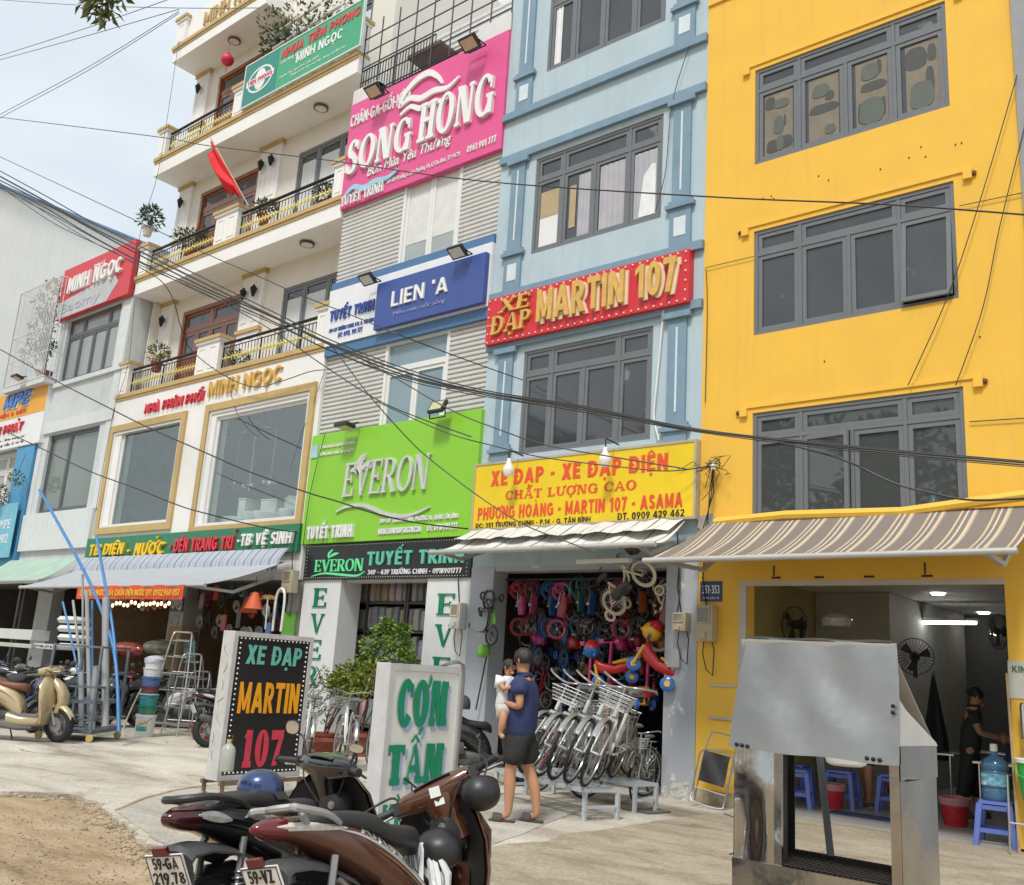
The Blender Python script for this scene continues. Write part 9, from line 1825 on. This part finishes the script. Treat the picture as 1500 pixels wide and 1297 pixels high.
for k in range(3):
    a = 2*PI*k/3; P = [[Vector((r*math.cos(a+s_),-.03+.03*(s_-.3),r*math.sin(a+s_))) for s_ in (0,.3,.6)] for r in (.04,.12,.18)]; b.grid(P,(0,.004,0))
b.lathe([(0,-.08),(.04,-.07),(.05,-.02),(0,-.01)],12,(0,0,0),'y'); b.build('blade', plast, fan); MB().lathe([(0,.02),(.06,.03),(.06,.14),(0,.15)],14,(0,0,0),'y').sbar((0,.1,-.02),(0,.12,-.25),.05,.04).build('motor', plast, fan)
def fpos(px_, Y): return PY(*px_, Y)
place(fan, fpos((1165,915),13.2), -.4, s=1.15)['label'] = 'dark wall fan above the grill cart, left in the restaurant'; place(dup(fan,'dark wall fan right of the grill cart hood'), fpos((1340,962),14.2), .3, s=1.15); place(dup(fan,'dark wall fan at the right door edge of the restaurant'), fpos((1466,926),13.2), -.9)
for o in [o for o in COL.objects if o.name.startswith('wall_fan')]: o['group'] = 'wall fans in the restaurant'
o = MB().lathe([(.19,.0),(.20,.02),(.20,.10),(.13,.16),(0,.18)],24,tuple(PY(1226,918,12.9))).build('clear_dome_lamp', mat('clear_dome', (.55,.56,.55), .1, var=.5, scale=24, coat=.5, alpha=.6), None, org=PY(1226,918,12.9)); tag(o, 'clear ribbed plastic dome hanging above the grill cart hood', 'lamp shade')
# right pier: poster, cup dispenser, green bucket
q = PY(1492,985,YF); t = thing('drink_poster','narrow drink poster with a dark bottle on the right yellow pier','poster',(q.x,YF,q.z)); x0, z0, x1, z1 = RC(1476,968,1530,1026); MB().box(x0,YF-.010,z0,x1,YF-.002,z1).build('sheet', mat('poster_cream', (.55,.55,.50), .5, var=.1), t, smooth=False)
letters(t, mat('olive_print', (.10,.14,.08), .5), 'KING', (x0+.04,z1-.12,x0+.24,z1-.05), YF-.010, .002, .02); MB().lathe([(0,0),(.07,0),(.07,.24),(.035,.31),(.03,.36),(0,.36)],18,(0,0,0)).xf(Matrix.Translation((x0+.22,YF-.012,z0+.04)) @ Matrix.Diagonal((1,.12,1,1))).build('bottle_print', mat('dark_wine', (.06,.015,.02), .4), t); MB().box(x0+.15,YF-.024,z0+.10,x0+.29,YF-.021,z0+.22).build('bottle_label', wl_, t, smooth=False)
x0, z0, x1, z1 = RC(1492,1036,1520,1085,YF-.12); t = thing('cup_dispenser','steel cup dispenser on the right yellow pier','dispenser',(x0,YF,z0)); MB().lathe([(0,0),(.085,0),(.085,.33),(.075,.36),(0,.37)],20,(x0+.09,YF-.10,z0)).build('cylinder', chrome, t); MB().sphere((x0+.09,YF-.10,z0+.40),.04,.04,.04,10,8).build('knob', wl_, t)
x0, z0, x1, z1 = RC(1484,1115,1530,1175,YF-.25); t = thing('green_bucket','bright green plastic bucket at the right edge of the entrance','bucket',(x0,YF-.2,z0)); gp_ = mat('bright_green_plastic', (.04,.46,.10), .35, var=.05); MB().lathe([(0,0),(.12,0),(.16,.34),(.175,.345),(.175,.37),(.155,.37),(.115,.02),(0,.02)],26,(x0+.18,YF-.2,z0)).build('pail', gp_, t); MB().lathe([(.176,.35),(.18,.385),(.15,.39),(0,.385)],26,(x0+.18,YF-.2,z0)).build('lid', wl_, t); MB().tube([(x0+.18+.18*math.cos(a),YF-.2-.17*math.sin(a)*.9,z0+.33-.13*math.sin(a)) for a in [PI*k/12 for k in range(13)]],.007,6).build('handle', gp_, t)
b = MB().sbar((-2.55,11.1,0),(-2.62,11.28,1.75),.025,.025).sbar((-2.47,11.1,0),(-2.50,11.28,1.0),.02,.02); tag(b.build('wooden_stick', mat('pale_wood', (.42,.29,.14), .7, var=.2), None, org=(-2.55,11.1,0), smooth=False), 'pale wooden sticks leaning at the right door edge', 'stick')
x0, z0, x1, z1 = RC(1478,1178,1530,1245,YF-.3); b = MB(); b.tube([(x0,YF-.35,.02),(x0,YF-.3,.75),(x0+.3,YF-.3,.75),(x0+.3,YF-.35,.02)],.012,7).bar((x0,YF-.33,.3),(x0+.3,YF-.33,.3),.01,6); tag(b.build('wire_stand', chrome, None, org=(x0,YF-.3,0)), 'white wire stand under the green bucket', 'stand')
# folding chair by the yellow pier
t = thing('folding_chair','black folding deck chair with steel tube frame leaning folded on the yellow pier','chair',(0,0,0)); b = MB()
b.tube(curve([(-.21,0,.02),(-.22,0,.5),(-.20,.02,.95),(-.12,.02,1.02),(.12,.02,1.02),(.20,.02,.95),(.22,0,.5),(.21,0,.02)],5),.012,7); b.tube(curve([(-.24,-.07,.14),(-.25,-.07,.45),(-.22,-.05,.74),(.22,-.05,.74),(.25,-.07,.45),(.24,-.07,.14),(.2,-.10,.03),(-.2,-.10,.03),(-.24,-.07,.14)],5),.012,7); b.bar((-.24,-.06,.22),(.24,-.06,.22),.01,6); b.build('frame', alloy, t)
P = [[(-.19+.38*i/8, -.08+.012*math.sin(i*.8+j), .32+.42*j/6) for i in range(9)] for j in range(7)]; MB().grid(P,(0,.006,0)).build('sling', plast, t); b = MB()
for z in (.36,.47,.58,.69):
    for s in (-1,1): b.bar((s*.19,-.075,z),(s*.245,-.07,z+.02),.004,4)
b.build('strap', alad, t); place(t, (-5.92,10.98,0), .12, rx=-.16, ry=.16, s=.86)
o = MB().tube(curve([(-5.5,10.6,.01),(-5.0,10.2,.01),(-4.6,9.6,.01),(-4.3,9.0,.01),(-4.2,8.2,.01)],6),.008,5); tag(o.build('ground_cable', plast, None, org=(-5,10,0)), 'thin black cable lying on the pavement beside the grill cart', 'cable')
o = MB().box(-4.85,11.9,.032,-4.0,12.25,.04); tag(o.build('floor_mat', mat('navy_mat', (.03,.05,.13), .9), None, org=(-4.4,12,.03), smooth=False), 'dark navy mat on the restaurant floor behind the grill cart', 'mat')
o = MB().prism([(-6.35,9.75,.006),(-5.95,9.72,.006),(-5.9,10.1,.006),(-6.2,10.2,.006)],(0,0,.012)); tag(o.build('flat_board', mat('damp_board', (.12,.11,.10), .8), None, org=(-6.2,9.9,0), smooth=False), 'dark flat board lying on the ground by the rear bench', 'board')
# nothing of a group keeps a borrowed prototype label
for o in list(COL.objects):
    if o.parent is None and o.get('label') in ('t','s','b','f','k'): print('PROTO LABEL', o.name)
# trees across the street, behind the camera, mirrored in the panes and the steel
rr = random.Random(50); tt = thing('street_tree', 'leafy tree across the street behind the camera', 'tree', (0,0,0), 'trees across the street')
MB().tube(curve([(0,0,0),(.1,0,2.5),(-.1,.1,5),(.1,0,8)],5),[.28-.012*k for k in range(16)],9).build('trunk', bark, tt)
foliage([((rr.gauss(0,1.7),rr.gauss(0,1.7),rr.uniform(4.5,11.5)),(1.5,1.5,1.2)) for _ in range(16)], 260, .42, rr, .5).build('crown', gl3, tt, smooth=False)
for i, (x, y, s_) in enumerate(((-30,-15,1.1),(-21,-18,1.2),(-13,-15,1.0),(-4,-19,1.15),(6,-16,1.05),(15,-15,1.2),(-40,-14,1.2))): place(tt if i == 0 else dup(tt), (x,y,-.03), i*1.3, s=s_)
